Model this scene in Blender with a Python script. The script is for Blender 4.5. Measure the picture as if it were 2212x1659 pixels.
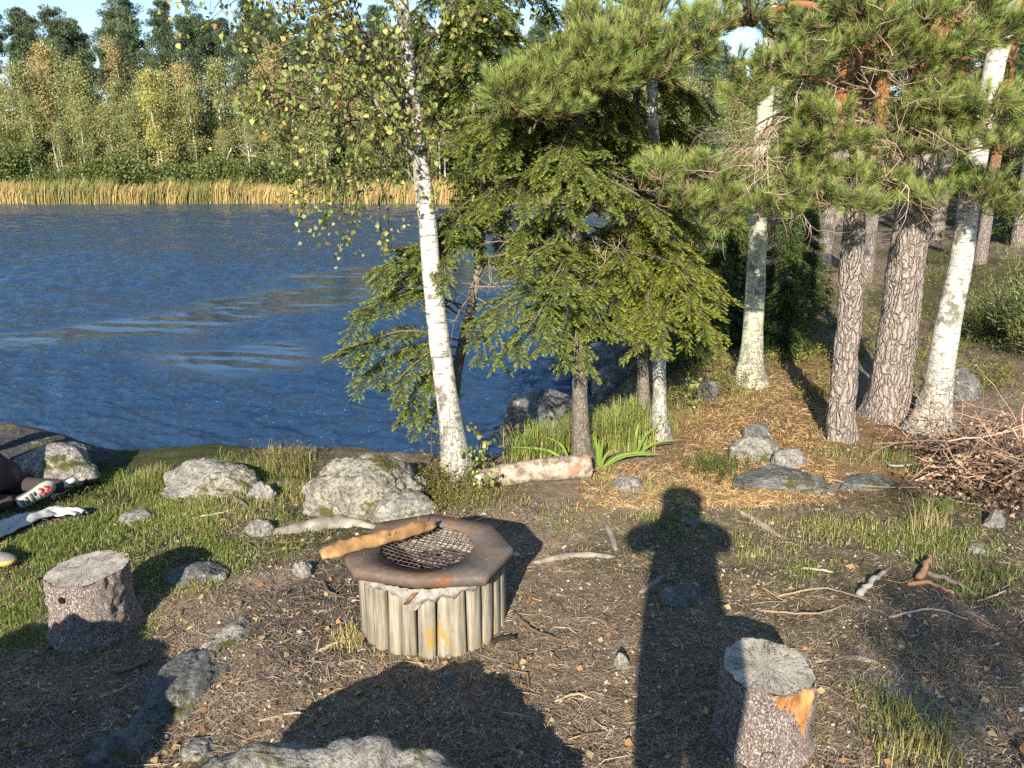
import bpy, bmesh, math
import numpy as np
from mathutils import Vector, Matrix

for o in list(bpy.data.objects):
    bpy.data.objects.remove(o)
S = bpy.context.scene
COL = S.collection
rng = np.random.default_rng(7)

# ------------------------------------------------------------------ camera
CAM_H, PITCH, FPX, IW, IH = 2.2, math.radians(15.8), 1664.0, 2212.0, 1659.0
cam_d = bpy.data.cameras.new('camera')
cam_d.sensor_width = 36.0
cam_d.lens = 36.0 * FPX / IW
cam_d.clip_start = 0.05
cam_d.clip_end = 2000
cam = bpy.data.objects.new('camera', cam_d)
cam.location = (0, 0, CAM_H)
cam.rotation_euler = (math.pi / 2 - PITCH, 0, 0)
COL.objects.link(cam)
S.camera = cam

# ------------------------------------------------------------------ sky and sun
SUN_EL, SUN_AZ = math.radians(25.4), math.radians(11.85)      # light travels towards +Y, turned AZ to +X
sun_dir = np.array([math.sin(SUN_AZ) * math.cos(SUN_EL), math.cos(SUN_AZ) * math.cos(SUN_EL), -math.sin(SUN_EL)])
world = bpy.data.worlds.new('World')
S.world = world
world.use_nodes = True
wn = world.node_tree
wn.nodes.clear()
sky = wn.nodes.new('ShaderNodeTexSky')
sky.sky_type = 'NISHITA'
sky.sun_disc = False
sky.sun_elevation = SUN_EL
sky.sun_rotation = math.pi + SUN_AZ
sky.air_density = 1.0
sky.dust_density = 0.0
sky.ozone_density = 2.2
bg = wn.nodes.new('ShaderNodeBackground')
bg.inputs['Strength'].default_value = 0.10
wo = wn.nodes.new('ShaderNodeOutputWorld')
wn.links.new(sky.outputs[0], bg.inputs[0])
wn.links.new(bg.outputs[0], wo.inputs[0])
sun_l = bpy.data.lights.new('sun', 'SUN')
sun_l.energy = 4.8
sun_l.angle = math.radians(0.5)
sun_l.color = (1.0, 0.90, 0.75)
sun = bpy.data.objects.new('sun', sun_l)
sun.rotation_euler = Vector(sun_dir).to_track_quat('-Z', 'Y').to_euler()
COL.objects.link(sun)
S.view_settings.view_transform = 'Standard'
S.view_settings.look = 'None'
S.view_settings.exposure = 1.1
S.view_settings.gamma = 1.0
S.view_settings.use_curve_mapping = False
S.cycles.use_adaptive_sampling = True
S.cycles.adaptive_threshold = 0.02
S.cycles.max_bounces = 6
S.cycles.diffuse_bounces = 3
S.cycles.glossy_bounces = 3
S.cycles.transmission_bounces = 3
S.cycles.volume_bounces = 0
S.cycles.caustics_reflective = False
S.cycles.caustics_refractive = False
S.cycles.sample_clamp_indirect = 6.0
S.cycles.sample_clamp_direct = 6.0
S.cycles.use_denoising = False

# ------------------------------------------------------------------ maths helpers
CP, SP = math.cos(PITCH), math.sin(PITCH)
def A(*a): return np.array(a, float)
def ray(px, py):
    dx = (np.asarray(px, float) - IW / 2) / FPX
    dy = (IH / 2 - np.asarray(py, float)) / FPX
    return np.stack([dx, CP + dy * SP, -SP + dy * CP], -1)
def P(px, py, Y):
    d = ray(px, py)
    t = np.asarray(Y, float) / d[..., 1]
    return d * t[..., None] + A(0, 0, CAM_H)
def Gz(px, py, z):
    d = ray(px, py)
    t = (np.asarray(z, float) - CAM_H) / d[..., 2]
    return d * t[..., None] + A(0, 0, CAM_H)
def mpp(p):                                   # metres for one photo pixel at that point
    p = np.asarray(p)
    return (p[..., 1] * CP + (CAM_H - p[..., 2]) * SP) / FPX
def sstep(a, b, x):
    t = np.clip((np.asarray(x, float) - a) / (b - a), 0, 1)
    return t * t * (3 - 2 * t)
def unit(v):
    v = np.asarray(v, float)
    return v / np.maximum(np.linalg.norm(v, axis=-1, keepdims=True), 1e-9)
def rdir(n, g=rng):
    return unit(g.normal(size=(n, 3)))
def _hash(i, j, k, s):
    n = (i * 73856093) ^ (j * 19349663) ^ (k * 83492791) ^ (s * 2654435761)
    n = n & 0xffffffff
    n = ((n ^ (n >> 13)) * 1274126177) & 0xffffffff
    n = ((n ^ (n >> 15)) * 2246822519) & 0xffffffff
    return ((n ^ (n >> 16)) & 0xffff) / 65535.0
def vnoise(p, s=0):
    p = np.asarray(p, float)
    f = np.floor(p)
    i = f.astype(np.int64)
    t = p - f
    t = t * t * (3 - 2 * t)
    r = 0
    for a in (0, 1):
        for b in (0, 1):
            for c in (0, 1):
                w = (t[..., 0] if a else 1 - t[..., 0]) * (t[..., 1] if b else 1 - t[..., 1]) * (t[..., 2] if c else 1 - t[..., 2])
                r = r + w * _hash(i[..., 0] + a, i[..., 1] + b, i[..., 2] + c, s)
    return r * 2 - 1
def fbm(p, octv=4, s=0, gain=0.5):
    p = np.asarray(p, float)
    r, a = 0, 1.0
    for o in range(octv):
        r = r + a * vnoise(p, s + o)
        p = p * 2.03 + 7.7
        a *= gain
    return r

# ------------------------------------------------------------------ mesh helpers
class MB:
    def __init__(s):
        s.v, s.c, s.t, s.q, s.tm, s.qm, s.n = [], [], [], [], [], [], 0
    def add(s, V, F, mat=0, col=None):
        V = np.asarray(V, float).reshape(-1, 3)
        F = np.asarray(F, np.int64)
        c = np.ones((len(V), 3)) * 0.5
        if col is not None:
            c[:] = np.asarray(col, float).reshape(-1, 3)
        s.v.append(V); s.c.append(c)
        if F.shape[1] == 3:
            s.t.append(F + s.n); s.tm.append(np.full(len(F), mat))
        else:
            s.q.append(F + s.n); s.qm.append(np.full(len(F), mat))
        s.n += len(V)
        return s
    def mesh(s, name, mats, origin=(0, 0, 0), smooth=False):
        V = np.concatenate(s.v) - np.asarray(origin, float)
        C = np.concatenate(s.c)
        T = np.concatenate(s.t) if s.t else np.zeros((0, 3), np.int64)
        Q = np.concatenate(s.q) if s.q else np.zeros((0, 4), np.int64)
        mi = np.concatenate(([np.concatenate(s.tm)] if s.t else []) + ([np.concatenate(s.qm)] if s.q else []))
        me = bpy.data.meshes.new(name)
        me.vertices.add(len(V))
        me.vertices.foreach_set('co', V.astype(np.float32).ravel())
        me.loops.add(T.size + Q.size)
        me.loops.foreach_set('vertex_index', np.concatenate([T.ravel(), Q.ravel()]).astype(np.int32))
        me.polygons.add(len(T) + len(Q))
        st = np.concatenate([np.arange(len(T)) * 3, T.size + np.arange(len(Q)) * 4])
        me.polygons.foreach_set('loop_start', st.astype(np.int32))
        me.polygons.foreach_set('material_index', mi.astype(np.int32))
        if smooth:
            me.polygons.foreach_set('use_smooth', np.ones(len(st), bool))
        for m in (mats if isinstance(mats, (list, tuple)) else [mats]):
            me.materials.append(m)
        at = me.attributes.new('Cd', 'FLOAT_COLOR', 'POINT')
        at.data.foreach_set('color', np.concatenate([C, np.ones((len(C), 1))], 1).astype(np.float32).ravel())
        me.update(calc_edges=True)
        return me
    def build(s, name, mats, parent=None, origin=None, smooth=False):
        if origin is None:
            origin = parent_origin(parent)
        ob = bpy.data.objects.new(name, s.mesh(name, mats, origin, smooth))
        COL.objects.link(ob)
        if parent is not None:
            ob.parent = parent
        else:
            ob.location = origin
        return ob
def parent_origin(p):
    o = A(0, 0, 0)
    while p is not None:
        o = o + np.array(p.location)
        p = p.parent
    return o
def tag(o, label, cat, group=None, kind=None):
    o['label'] = label
    o['category'] = cat
    if group: o['group'] = group
    if kind: o['kind'] = kind
    return o
def thing(name, loc, label, cat, group=None):
    o = bpy.data.objects.new(name, None)
    o.empty_display_size = 0.1
    COL.objects.link(o)
    o.location = tuple(float(x) for x in loc)
    return tag(o, label, cat, group)
def copy_tree(o, parent=None):
    c = o.copy()
    COL.objects.link(c)
    c.parent = parent
    for ch in o.children:
        copy_tree(ch, c)
    return c

def frames(pts):
    pts = np.asarray(pts, float)
    T = unit(np.gradient(pts, axis=0))
    ref = A(1, 0, 0) if abs(T[0][0]) < 0.8 else A(0, 1, 0)
    N = np.zeros_like(T)
    n = unit(ref - T[0] * np.dot(ref, T[0]))
    for i in range(len(pts)):
        n = unit(n - T[i] * np.dot(n, T[i]))
        N[i] = n
    return T, N, np.cross(T, N)
def tube(pts, rad, nseg=8, disp=None, caps=True):
    pts = np.asarray(pts, float)
    rad = np.broadcast_to(np.asarray(rad, float), (len(pts),))
    T, N, B = frames(pts)
    a = np.arange(nseg) * 2 * math.pi / nseg
    ring = N[:, None, :] * np.cos(a)[None, :, None] + B[:, None, :] * np.sin(a)[None, :, None]
    r = np.repeat(rad[:, None], nseg, 1)
    if disp is not None:
        r = r + disp(pts[:, None, :] + ring * r[..., None], np.repeat(a[None], len(pts), 0), r)
    V = (pts[:, None, :] + ring * r[..., None]).reshape(-1, 3)
    n = len(pts)
    i, j = np.meshgrid(np.arange(n - 1), np.arange(nseg), indexing='ij')
    j2 = (j + 1) % nseg
    F = np.stack([i * nseg + j, i * nseg + j2, (i + 1) * nseg + j2, (i + 1) * nseg + j], -1).reshape(-1, 4)
    if caps:
        V = np.concatenate([V, pts[:1], pts[-1:]])
        k = np.arange(nseg)
        k2 = (k + 1) % nseg
        c0, c1 = n * nseg, n * nseg + 1
        T3 = np.concatenate([np.stack([k2, k, np.full(nseg, c0)], 1), np.stack([(n - 1) * nseg + k, (n - 1) * nseg + k2, np.full(nseg, c1)], 1)])
        F = np.concatenate([F, np.concatenate([T3, T3[:, 2:]], 1)[:0]]) if False else F
        return V, F, T3
    return V, F, None
def add_tube(mb, pts, rad, nseg=8, mat=0, col=None, disp=None, caps=True):
    V, F, T3 = tube(pts, rad, nseg, disp, caps)
    mb.add(V, F, mat, col)
    if T3 is not None:
        mb.n -= len(V)                          # the caps share the tube's own vertices
        mb.t.append(T3 + mb.n); mb.tm.append(np.full(len(T3), mat))
        mb.n += len(V)
    return mb
def resample(pts, n):
    pts = np.asarray(pts, float)
    if len(pts) == 2:
        return pts[0] + (pts[1] - pts[0]) * np.linspace(0, 1, n)[:, None]
    ext = np.concatenate([2 * pts[:1] - pts[1:2], pts, 2 * pts[-1:] - pts[-2:-1]])
    u = np.linspace(0, len(pts) - 1, n)
    i = np.minimum(u.astype(int), len(pts) - 2)
    t = (u - i)[:, None]
    p0, p1, p2, p3 = ext[i], ext[i + 1], ext[i + 2], ext[i + 3]
    return 0.5 * (2 * p1 + (p2 - p0) * t + (2 * p0 - 5 * p1 + 4 * p2 - p3) * t ** 2 + (3 * p1 - p0 - 3 * p2 + p3) * t ** 3)
def prisms(mb, P0, P1, R0, R1, mat=0, col=None):
    P0, P1 = np.asarray(P0, float).reshape(-1, 3), np.asarray(P1, float).reshape(-1, 3)
    n = len(P0)
    if n == 0: return
    R0, R1 = np.broadcast_to(R0, (n,)), np.broadcast_to(R1, (n,))
    D = unit(P1 - P0)
    ref = np.where(np.abs(D[:, 2:3]) < 0.9, A(0, 0, 1), A(1, 0, 0))
    U = unit(np.cross(D, ref)); W = np.cross(D, U)
    V = np.zeros((n, 6, 3))
    for k in range(3):
        c, s = math.cos(k * 2.0944), math.sin(k * 2.0944)
        V[:, k] = P0 + (U * c + W * s) * R0[:, None]
        V[:, 3 + k] = P1 + (U * c + W * s) * R1[:, None]
    b = np.arange(n)[:, None] * 6
    F = np.concatenate([b + np.array(q) for q in ([0, 1, 4, 3], [1, 2, 5, 4], [2, 0, 3, 5])])
    if col is not None:
        col = np.repeat(np.broadcast_to(np.asarray(col, float), (n, 3)), 6, 0)
    mb.add(V, F, mat, col)
def needles(mb, Pn, D, L, Wd, mat=0, col=None, g=rng):
    n = len(Pn)
    L, Wd = np.broadcast_to(L, (n,)), np.broadcast_to(Wd, (n,))
    U = unit(np.cross(D, rdir(n, g)))
    V = np.stack([Pn - U * Wd[:, None] / 2, Pn + U * Wd[:, None] / 2, Pn + D * L[:, None]], 1)
    if col is not None:
        col = np.repeat(np.broadcast_to(np.asarray(col, float), (n, 3)), 3, 0)
    mb.add(V, np.arange(n * 3).reshape(-1, 3), mat, col)
def leafquads(mb, Pn, D, Nn, L, Wd, mat=0, col=None, fold=0.15):
    n = len(Pn)
    L, Wd = np.broadcast_to(L, (n,))[:, None], np.broadcast_to(Wd, (n,))[:, None]
    U = unit(np.cross(D, Nn))
    N2 = np.cross(U, D)
    V = np.stack([Pn, Pn + D * L * 0.42 + U * Wd / 2 + N2 * Wd * fold, Pn + D * L, Pn + D * L * 0.42 - U * Wd / 2 + N2 * Wd * fold], 1)
    if col is not None:
        col = np.repeat(np.broadcast_to(np.asarray(col, float), (n, 3)), 4, 0)
    mb.add(V, np.arange(n * 4).reshape(-1, 4), mat, col)
def vary(n, base, amt=0.2, hue=0.06, g=rng):
    base = np.asarray(base, float)
    k = np.exp(g.normal(0, amt, (n, 1)))
    h = np.exp(g.normal(0, hue, (n, 3)))
    return np.clip(base * k * h, 0.002, 0.9)

# ------------------------------------------------------------------ materials
class NT:
    def __init__(s, name):
        s.m = bpy.data.materials.new(name)
        s.m.use_nodes = True
        s.t = s.m.node_tree
        s.t.nodes.clear()
        s.out = s.t.nodes.new('ShaderNodeOutputMaterial')
    def n(s, typ, **kw):
        nd = s.t.nodes.new(typ)
        for k, v in kw.items():
            if k.startswith('_'):
                setattr(nd, k[1:], v)
        return nd
    def put(s, sock, v):
        if isinstance(v, bpy.types.NodeSocket): s.t.links.new(v, sock)
        elif v is not None:
            sock.default_value = v if not (isinstance(v, tuple) and len(v) == 3 and sock.type == 'RGBA') else (*v, 1)
    def coord(s, scale=(1, 1, 1), kind='Object', rot=(0, 0, 0)):
        tc = s.n('ShaderNodeTexCoord'); mp = s.n('ShaderNodeMapping')
        s.t.links.new(tc.outputs[kind], mp.inputs[0])
        mp.inputs['Scale'].default_value = scale
        mp.inputs['Rotation'].default_value = rot
        return mp.outputs[0]
    def noise(s, vec, scale, detail=4, rough=0.55, dist=0.0, out='Fac'):
        nd = s.n('ShaderNodeTexNoise')
        s.put(nd.inputs['Vector'], vec); nd.inputs['Scale'].default_value = scale
        nd.inputs['Detail'].default_value = detail; nd.inputs['Roughness'].default_value = rough
        nd.inputs['Distortion'].default_value = dist
        return nd.outputs[out]
    def voro(s, vec, scale, feat='F1', out='Distance', rnd=1.0):
        nd = s.n('ShaderNodeTexVoronoi'); nd.feature = feat
        s.put(nd.inputs['Vector'], vec); nd.inputs['Scale'].default_value = scale
        nd.inputs['Randomness'].default_value = rnd
        return nd.outputs[out]
    def ramp(s, fac, stops, interp='LINEAR'):
        nd = s.n('ShaderNodeValToRGB'); cr = nd.color_ramp; cr.interpolation = interp
        while len(cr.elements) < len(stops): cr.elements.new(0.5)
        for e, (p, c) in zip(cr.elements, stops):
            e.position = p
            e.color = (*c, 1) if isinstance(c, tuple) else (c, c, c, 1)
        s.put(nd.inputs[0], fac)
        return nd.outputs[0]
    def mix(s, fac, a, b, typ='MIX'):
        nd = s.n('ShaderNodeMix'); nd.data_type = 'RGBA'; nd.blend_type = typ
        s.put(nd.inputs[0], fac); s.put(nd.inputs[6], a); s.put(nd.inputs[7], b)
        return nd.outputs[2]
    def math(s, op, a, b=0.0, clamp=False):
        nd = s.n('ShaderNodeMath'); nd.operation = op; nd.use_clamp = clamp
        s.put(nd.inputs[0], a); s.put(nd.inputs[1], b)
        return nd.outputs[0]
    def attr(s, name='Cd'):
        nd = s.n('ShaderNodeAttribute'); nd.attribute_name = name
        return nd.outputs['Color']
    def bump(s, h, strength=0.5, dist=0.01, normal=None):
        nd = s.n('ShaderNodeBump'); nd.inputs['Strength'].default_value = strength
        nd.inputs['Distance'].default_value = dist
        s.put(nd.inputs['Height'], h)
        if normal is not None: s.put(nd.inputs['Normal'], normal)
        return nd.outputs[0]
    def principled(s, col, rough=0.8, normal=None, metal=0.0, spec=0.3, **kw):
        nd = s.n('ShaderNodeBsdfPrincipled')
        s.put(nd.inputs['Base Color'], col); s.put(nd.inputs['Roughness'], rough)
        s.put(nd.inputs['Metallic'], metal); s.put(nd.inputs['Specular IOR Level'], spec)
        if normal is not None: s.put(nd.inputs['Normal'], normal)
        for k, v in kw.items(): s.put(nd.inputs[k], v)
        return nd.outputs[0]
    def done(s, surf):
        s.t.links.new(surf, s.out.inputs['Surface'])
        return s.m
def cd_mat(name, rough=0.7, trans=0.0, spec=0.3, nscale=None):
    t = NT(name)
    c = t.attr()
    if nscale:
        c = t.mix(1.0, c, t.ramp(t.noise(t.coord(), nscale, 3), [(0.3, 0.85), (0.7, 1.12)]), 'MULTIPLY')
    sh = t.principled(c, rough, spec=spec)
    if trans:
        tr = t.n('ShaderNodeBsdfTranslucent')
        t.put(tr.inputs[0], t.mix(1.0, c, (1.0, 1.15, 0.5), 'MULTIPLY'))
        mx = t.n('ShaderNodeMixShader'); mx.inputs[0].default_value = trans
        t.t.links.new(sh, mx.inputs[1]); t.t.links.new(tr.outputs[0], mx.inputs[2])
        sh = mx.outputs[0]
    return t.done(sh)

M = {}
M['leaf'] = cd_mat('leaf', 0.55, 0.30, 0.4)
M['needle'] = cd_mat('needle', 0.5, 0.22, 0.4)
M['grass'] = cd_mat('grass', 0.6, 0.25, 0.3)
M['twig'] = cd_mat('twig', 0.85, 0, 0.15)
M['litter'] = cd_mat('litter', 0.8, 0.0, 0.2)
M['cloth'] = cd_mat('cloth', 0.95, 0, 0.1, 60)
M['plain'] = cd_mat('plain', 0.6, 0, 0.3)

def m_soil():
    t = NT('soil'); v = t.coord()
    c = t.attr()
    n1 = t.noise(v, 9, 6, 0.65); n2 = t.noise(v, 70, 5, 0.7); n3 = t.voro(v, 110)
    c = t.mix(1.0, c, t.ramp(n1, [(0.25, 0.6), (0.75, 1.35)]), 'MULTIPLY')
    c = t.mix(1.0, c, t.ramp(n2, [(0.3, 0.4), (0.7, 1.8)]), 'MULTIPLY')
    h = t.math('ADD', t.math('MULTIPLY', n2, 1.0), t.math('MULTIPLY', n3, 0.5))
    b = t.bump(h, 0.9, 0.02)
    return t.done(t.principled(c, 0.95, b, spec=0.1))
M['soil'] = m_soil()

def m_rock(name, base=(0.33, 0.31, 0.27), dark=(0.13, 0.125, 0.115), moss=0.35, mosscol=(0.105, 0.10, 0.030)):
    t = NT(name); v = t.coord()
    n1 = t.noise(v, 5, 6, 0.6, 0.6); n2 = t.noise(v, 45, 5, 0.7); vo = t.voro(v, 90)
    c = t.ramp(n1, [(0.3, dark), (0.52, base), (0.75, tuple(min(1, x * 1.35) for x in base))])
    c = t.mix(1.0, c, t.ramp(n2, [(0.34, 0.35), (0.5, 1.0), (0.70, 1.45)]), 'MULTIPLY')
    c = t.mix(t.ramp(t.noise(v, 24, 5, 0.7), [(0.60, 0.0), (0.66, 0.8)]), c, (0.06, 0.058, 0.052))
    c = t.mix(t.ramp(vo, [(0.1, 0.5), (0.3, 0.0)]), c, (0.07, 0.065, 0.06))
    li = t.ramp(t.noise(v, 11, 4, 0.6), [(0.60, 0.0), (0.66, 0.75)])
    c = t.mix(li, c, (0.43, 0.43, 0.36))
    g = t.n('ShaderNodeNewGeometry'); sx = t.n('ShaderNodeSeparateXYZ')
    t.put(sx.inputs[0], g.outputs['Normal'])
    mo = t.math('ADD', t.math('MULTIPLY', t.noise(v, 3.2, 5, 0.65), 1.0), t.math('MULTIPLY', sx.outputs[2], 0.12))
    mo = t.ramp(mo, [(0.78 - moss * 0.42, 0.0), (0.86 - moss * 0.42, 1.0)])
    mc = t.ramp(t.noise(v, 160, 4, 0.7), [(0.3, tuple(x * 0.35 for x in mosscol)), (0.7, tuple(x * 1.6 for x in mosscol))])
    c = t.mix(mo, c, mc)
    rid = t.noise(t.coord((1.0, 1.0, 1.8), rot=(0.3, 0.5, 0.2)), 6.0, 6, 0.7, 1.2)
    c = t.mix(t.ramp(rid, [(0.36, 0.7), (0.43, 0.0)]), c, (0.085, 0.08, 0.07))
    h = t.math('ADD', t.math('MULTIPLY', n2, 0.6), t.math('MULTIPLY', rid, 0.8))
    h = t.math('ADD', h, t.math('MULTIPLY', mo, 0.3))
    b = t.bump(h, 1.0, 0.035)
    return t.done(t.principled(c, 0.9, b, spec=0.2))
M['granite'] = m_rock('granite')
M['granite_mossy'] = m_rock('granite_mossy', (0.33, 0.305, 0.25), moss=0.52)
M['granite_shaded'] = m_rock('granite_shaded', (0.085, 0.083, 0.08), (0.04, 0.04, 0.04), moss=0.30)  # darkened granite: the left slab's shaded face is painted into its colour
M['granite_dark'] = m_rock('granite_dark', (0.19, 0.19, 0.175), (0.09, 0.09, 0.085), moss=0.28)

def m_birch(name, old=0.25, tint=(0.62, 0.595, 0.53)):
    t = NT(name); v = t.coord()
    c = t.ramp(t.noise(v, 7, 4), [(0.3, tuple(x * 0.78 for x in tint)), (0.65, tint)])
    lent = t.noise(t.coord((5, 5, 34)), 2.2, 3, 0.6)
    c = t.mix(t.ramp(lent, [(0.55, 0.0), (0.64, 0.85)]), c, (0.10, 0.085, 0.07))
    pat = t.noise(t.coord((1, 1, 0.75)), 6.5, 5, 0.62)
    c = t.mix(t.ramp(pat, [(0.60 - old * 0.25, 0.0), (0.67 - old * 0.25, 0.9)]), c, (0.16, 0.145, 0.115))
    fine = t.noise(t.coord((1, 1, 0.4)), 55, 4, 0.7)
    c = t.mix(1.0, c, t.ramp(fine, [(0.3, 0.6), (0.65, 1.15)]), 'MULTIPLY')
    wv = t.n('ShaderNodeVectorMath'); wv.operation = 'MULTIPLY_ADD'
    t.put(wv.inputs[0], t.noise(t.coord(), 14, 4, 0.6, out='Color')); wv.inputs[1].default_value = (0.09, 0.09, 0.09); t.put(wv.inputs[2], t.coord((1, 1, 0.28)))
    cr = t.voro(wv.outputs[0], 30, 'DISTANCE_TO_EDGE')
    sx = t.n('ShaderNodeSeparateXYZ'); t.put(sx.inputs[0], t.coord())
    low = t.ramp(sx.outputs[2], [(0.25, 1.0), (0.75, 0.0)])
    ck = t.math('MULTIPLY', t.ramp(cr, [(0.0, 1.0), (0.06, 0.0)]), low)
    c = t.mix(t.math('MULTIPLY', ck, 0.85), c, (0.06, 0.05, 0.04))
    c = t.mix(t.math('MULTIPLY', low, 0.35), c, (0.30, 0.28, 0.22))
    h = t.math('SUBTRACT', fine, t.math('MULTIPLY', ck, 1.2))
    return t.done(t.principled(c, 0.75, t.bump(h, 0.8, 0.012), spec=0.2))
M['birch'] = m_birch('birch_bark')
M['birch_lichen'] = m_birch('birch_bark_lichen', 0.12, (0.60, 0.60, 0.44))
M['birch_far'] = m_birch('birch_bark_far', 0.05, (0.72, 0.68, 0.60))

def m_pine():
    t = NT('pine_bark'); w = t.noise(t.coord(), 6, 3, 0.5, out='Color')
    vec = t.n('ShaderNodeVectorMath'); vec.operation = 'MULTIPLY_ADD'
    t.put(vec.inputs[0], w); vec.inputs[1].default_value = (0.11, 0.11, 0.16); t.put(vec.inputs[2], t.coord((1, 1, 0.20)))
    e = t.voro(vec.outputs[0], 24, 'DISTANCE_TO_EDGE'); e2 = t.voro(vec.outputs[0], 46, 'DISTANCE_TO_EDGE')
    fl = t.noise(t.coord((1, 1, 0.35)), 60, 4, 0.7)
    sx = t.n('ShaderNodeSeparateXYZ'); t.put(sx.inputs[0], t.coord())
    up = t.ramp(t.math('MULTIPLY', t.math('ADD', sx.outputs[2], t.math('MULTIPLY', t.noise(t.coord(), 4, 3), 0.6)), 0.2), [(0.50, 0.0), (0.66, 1.0)])
    c = t.ramp(fl, [(0.25, (0.21, 0.175, 0.15)), (0.5, (0.36, 0.305, 0.265)), (0.75, (0.48, 0.42, 0.37))])
    co = t.ramp(fl, [(0.25, (0.22, 0.09, 0.03)), (0.6, (0.46, 0.20, 0.075)), (0.8, (0.55, 0.30, 0.14))])
    c = t.mix(up, c, co)
    ck = t.ramp(e, [(0.0, 1.0), (0.10, 0.0)])
    c = t.mix(t.math('MULTIPLY', ck, 0.6), c, (0.08, 0.062, 0.05))
    h = t.math('ADD', t.math('MULTIPLY', t.ramp(e, [(0.0, 0.0), (0.2, 1.0)]), 1.0), t.math('MULTIPLY', fl, 0.5))
    h = t.math('ADD', h, t.math('MULTIPLY', t.ramp(e2, [(0.0, 0.0), (0.12, 1.0)]), 0.25))
    return t.done(t.principled(c, 0.9, t.bump(h, 1.0, 0.022), spec=0.15))
M['pine'] = m_pine()
def m_spruce_bark(name, a=(0.12, 0.10, 0.085), b=(0.30, 0.26, 0.21)):
    t = NT(name)
    fl = t.voro(t.coord((1, 1, 0.7)), 60); n = t.noise(t.coord(), 14, 5, 0.65)
    c = t.ramp(n, [(0.3, a), (0.7, b)])
    c = t.mix(1.0, c, t.ramp(fl, [(0.0, 1.25), (0.6, 0.6)]), 'MULTIPLY')
    return t.done(t.principled(c, 0.9, t.bump(fl, 0.8, 0.01), spec=0.15))
M['spruce'] = m_spruce_bark('spruce_bark')
M['dead_wood'] = m_spruce_bark('dead_wood', (0.20, 0.17, 0.14), (0.42, 0.37, 0.31))

def m_water():
    t = NT('lake_water')
    calm = t.math('SUBTRACT', 1.0, t.math('MULTIPLY', t.attr(), 0.97))
    w1 = t.noise(t.coord((1.0, 2.0, 1), 'Object', (0, 0, 0.35)), 5.0, 4, 0.65, 0.4)
    w2 = t.noise(t.coord((1.0, 1.6, 1), 'Object', (0, 0, -0.4)), 16, 3, 0.6, 0.3)
    h = t.math('MULTIPLY', t.math('ADD', t.math('MULTIPLY', w1, 0.060), t.math('MULTIPLY', w2, 0.016)), calm)
    b = t.bump(h, 1.0, 1.0)
    return t.done(t.principled((0.016, 0.043, 0.095), 0.08, b, spec=0.5, IOR=1.333))
M['water'] = m_water()

def m_wood(name, cols, zs=0.06, scale=26, lichen=None, bumpd=0.006):
    t = NT(name); v = t.coord((1, 1, zs))
    g = t.noise(v, scale, 5, 0.6, 0.3); n = t.noise(t.coord(), 4, 4)
    c = t.ramp(g, [(0.3, cols[0]), (0.55, cols[1]), (0.75, cols[2])])
    c = t.mix(1.0, c, t.ramp(n, [(0.3, 0.7), (0.7, 1.2)]), 'MULTIPLY')
    c = t.mix(t.ramp(t.noise(v, scale * 3.2, 3), [(0.66, 0.0), (0.72, 0.8)]), c, tuple(x * 0.3 for x in cols[0]))
    if lichen:
        c = t.mix(t.ramp(t.noise(t.coord((1, 1, 0.6)), 8.5, 4, 0.6), [(0.60, 0.0), (0.66, 0.9)]), c, lichen)
    return t.done(t.principled(c, 0.85, t.bump(g, 0.6, bumpd), spec=0.2))
M['pole'] = m_wood('weathered_pole', ((0.13, 0.112, 0.085), (0.29, 0.26, 0.20), (0.41, 0.375, 0.30)), 0.05, 60, lichen=(0.34, 0.22, 0.05))
M['firewood'] = m_wood('firewood', ((0.16, 0.085, 0.035), (0.36, 0.21, 0.09), (0.52, 0.36, 0.19)), 1.0, 14)
M['old_wood'] = m_wood('old_root', ((0.18, 0.155, 0.125), (0.31, 0.28, 0.235), (0.42, 0.385, 0.33)), 1, 14)

def m_rust():
    t = NT('rusty_steel'); v = t.coord()
    n = t.noise(v, 4.2, 7, 0.66, 0.7); n2 = t.noise(v, 40, 4, 0.7)
    c = t.ramp(n, [(0.3, (0.115, 0.105, 0.098)), (0.46, (0.135, 0.108, 0.09)), (0.58, (0.165, 0.098, 0.06)), (0.70, (0.27, 0.10, 0.035))])
    c = t.mix(1.0, c, t.ramp(n2, [(0.3, 0.75), (0.7, 1.25)]), 'MULTIPLY')
    c = t.mix(t.ramp(t.noise(v, 7.5, 3), [(0.70, 0.0), (0.73, 0.9)]), c, (0.42, 0.20, 0.04))
    return t.done(t.principled(c, t.ramp(n, [(0.3, 0.62), (0.7, 0.92)]), t.bump(t.noise(v, 120, 5, 0.7), 0.5, 0.004), metal=0.0, spec=0.25))
M['rust'] = m_rust()
def m_noise(name, cols, scale, rough=0.9, bumpd=0.01, vor=False, zs=1.0, spec=0.2):
    t = NT(name); v = t.coord((1, 1, zs))
    n = t.noise(v, scale, 6, 0.65)
    c = t.ramp(n, [(0.28 + 0.44 * i / (len(cols) - 1), k) for i, k in enumerate(cols)])
    h = t.voro(v, scale * 2.5) if vor else n
    return t.done(t.principled(c, rough, t.bump(h, 0.9, bumpd), spec=spec))
M['concrete'] = m_noise('mortar', ((0.12, 0.11, 0.10), (0.30, 0.275, 0.24), (0.42, 0.39, 0.35)), 24, 0.95, 0.02)
M['ash'] = m_noise('ash', ((0.02, 0.02, 0.02), (0.16, 0.15, 0.14), (0.62, 0.60, 0.57)), 20, 1.0, 0.03, True)
M['wire'] = m_noise('grate_wire', ((0.05, 0.035, 0.028), (0.13, 0.09, 0.07), (0.20, 0.15, 0.12)), 30, 0.6, 0.002)
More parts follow.
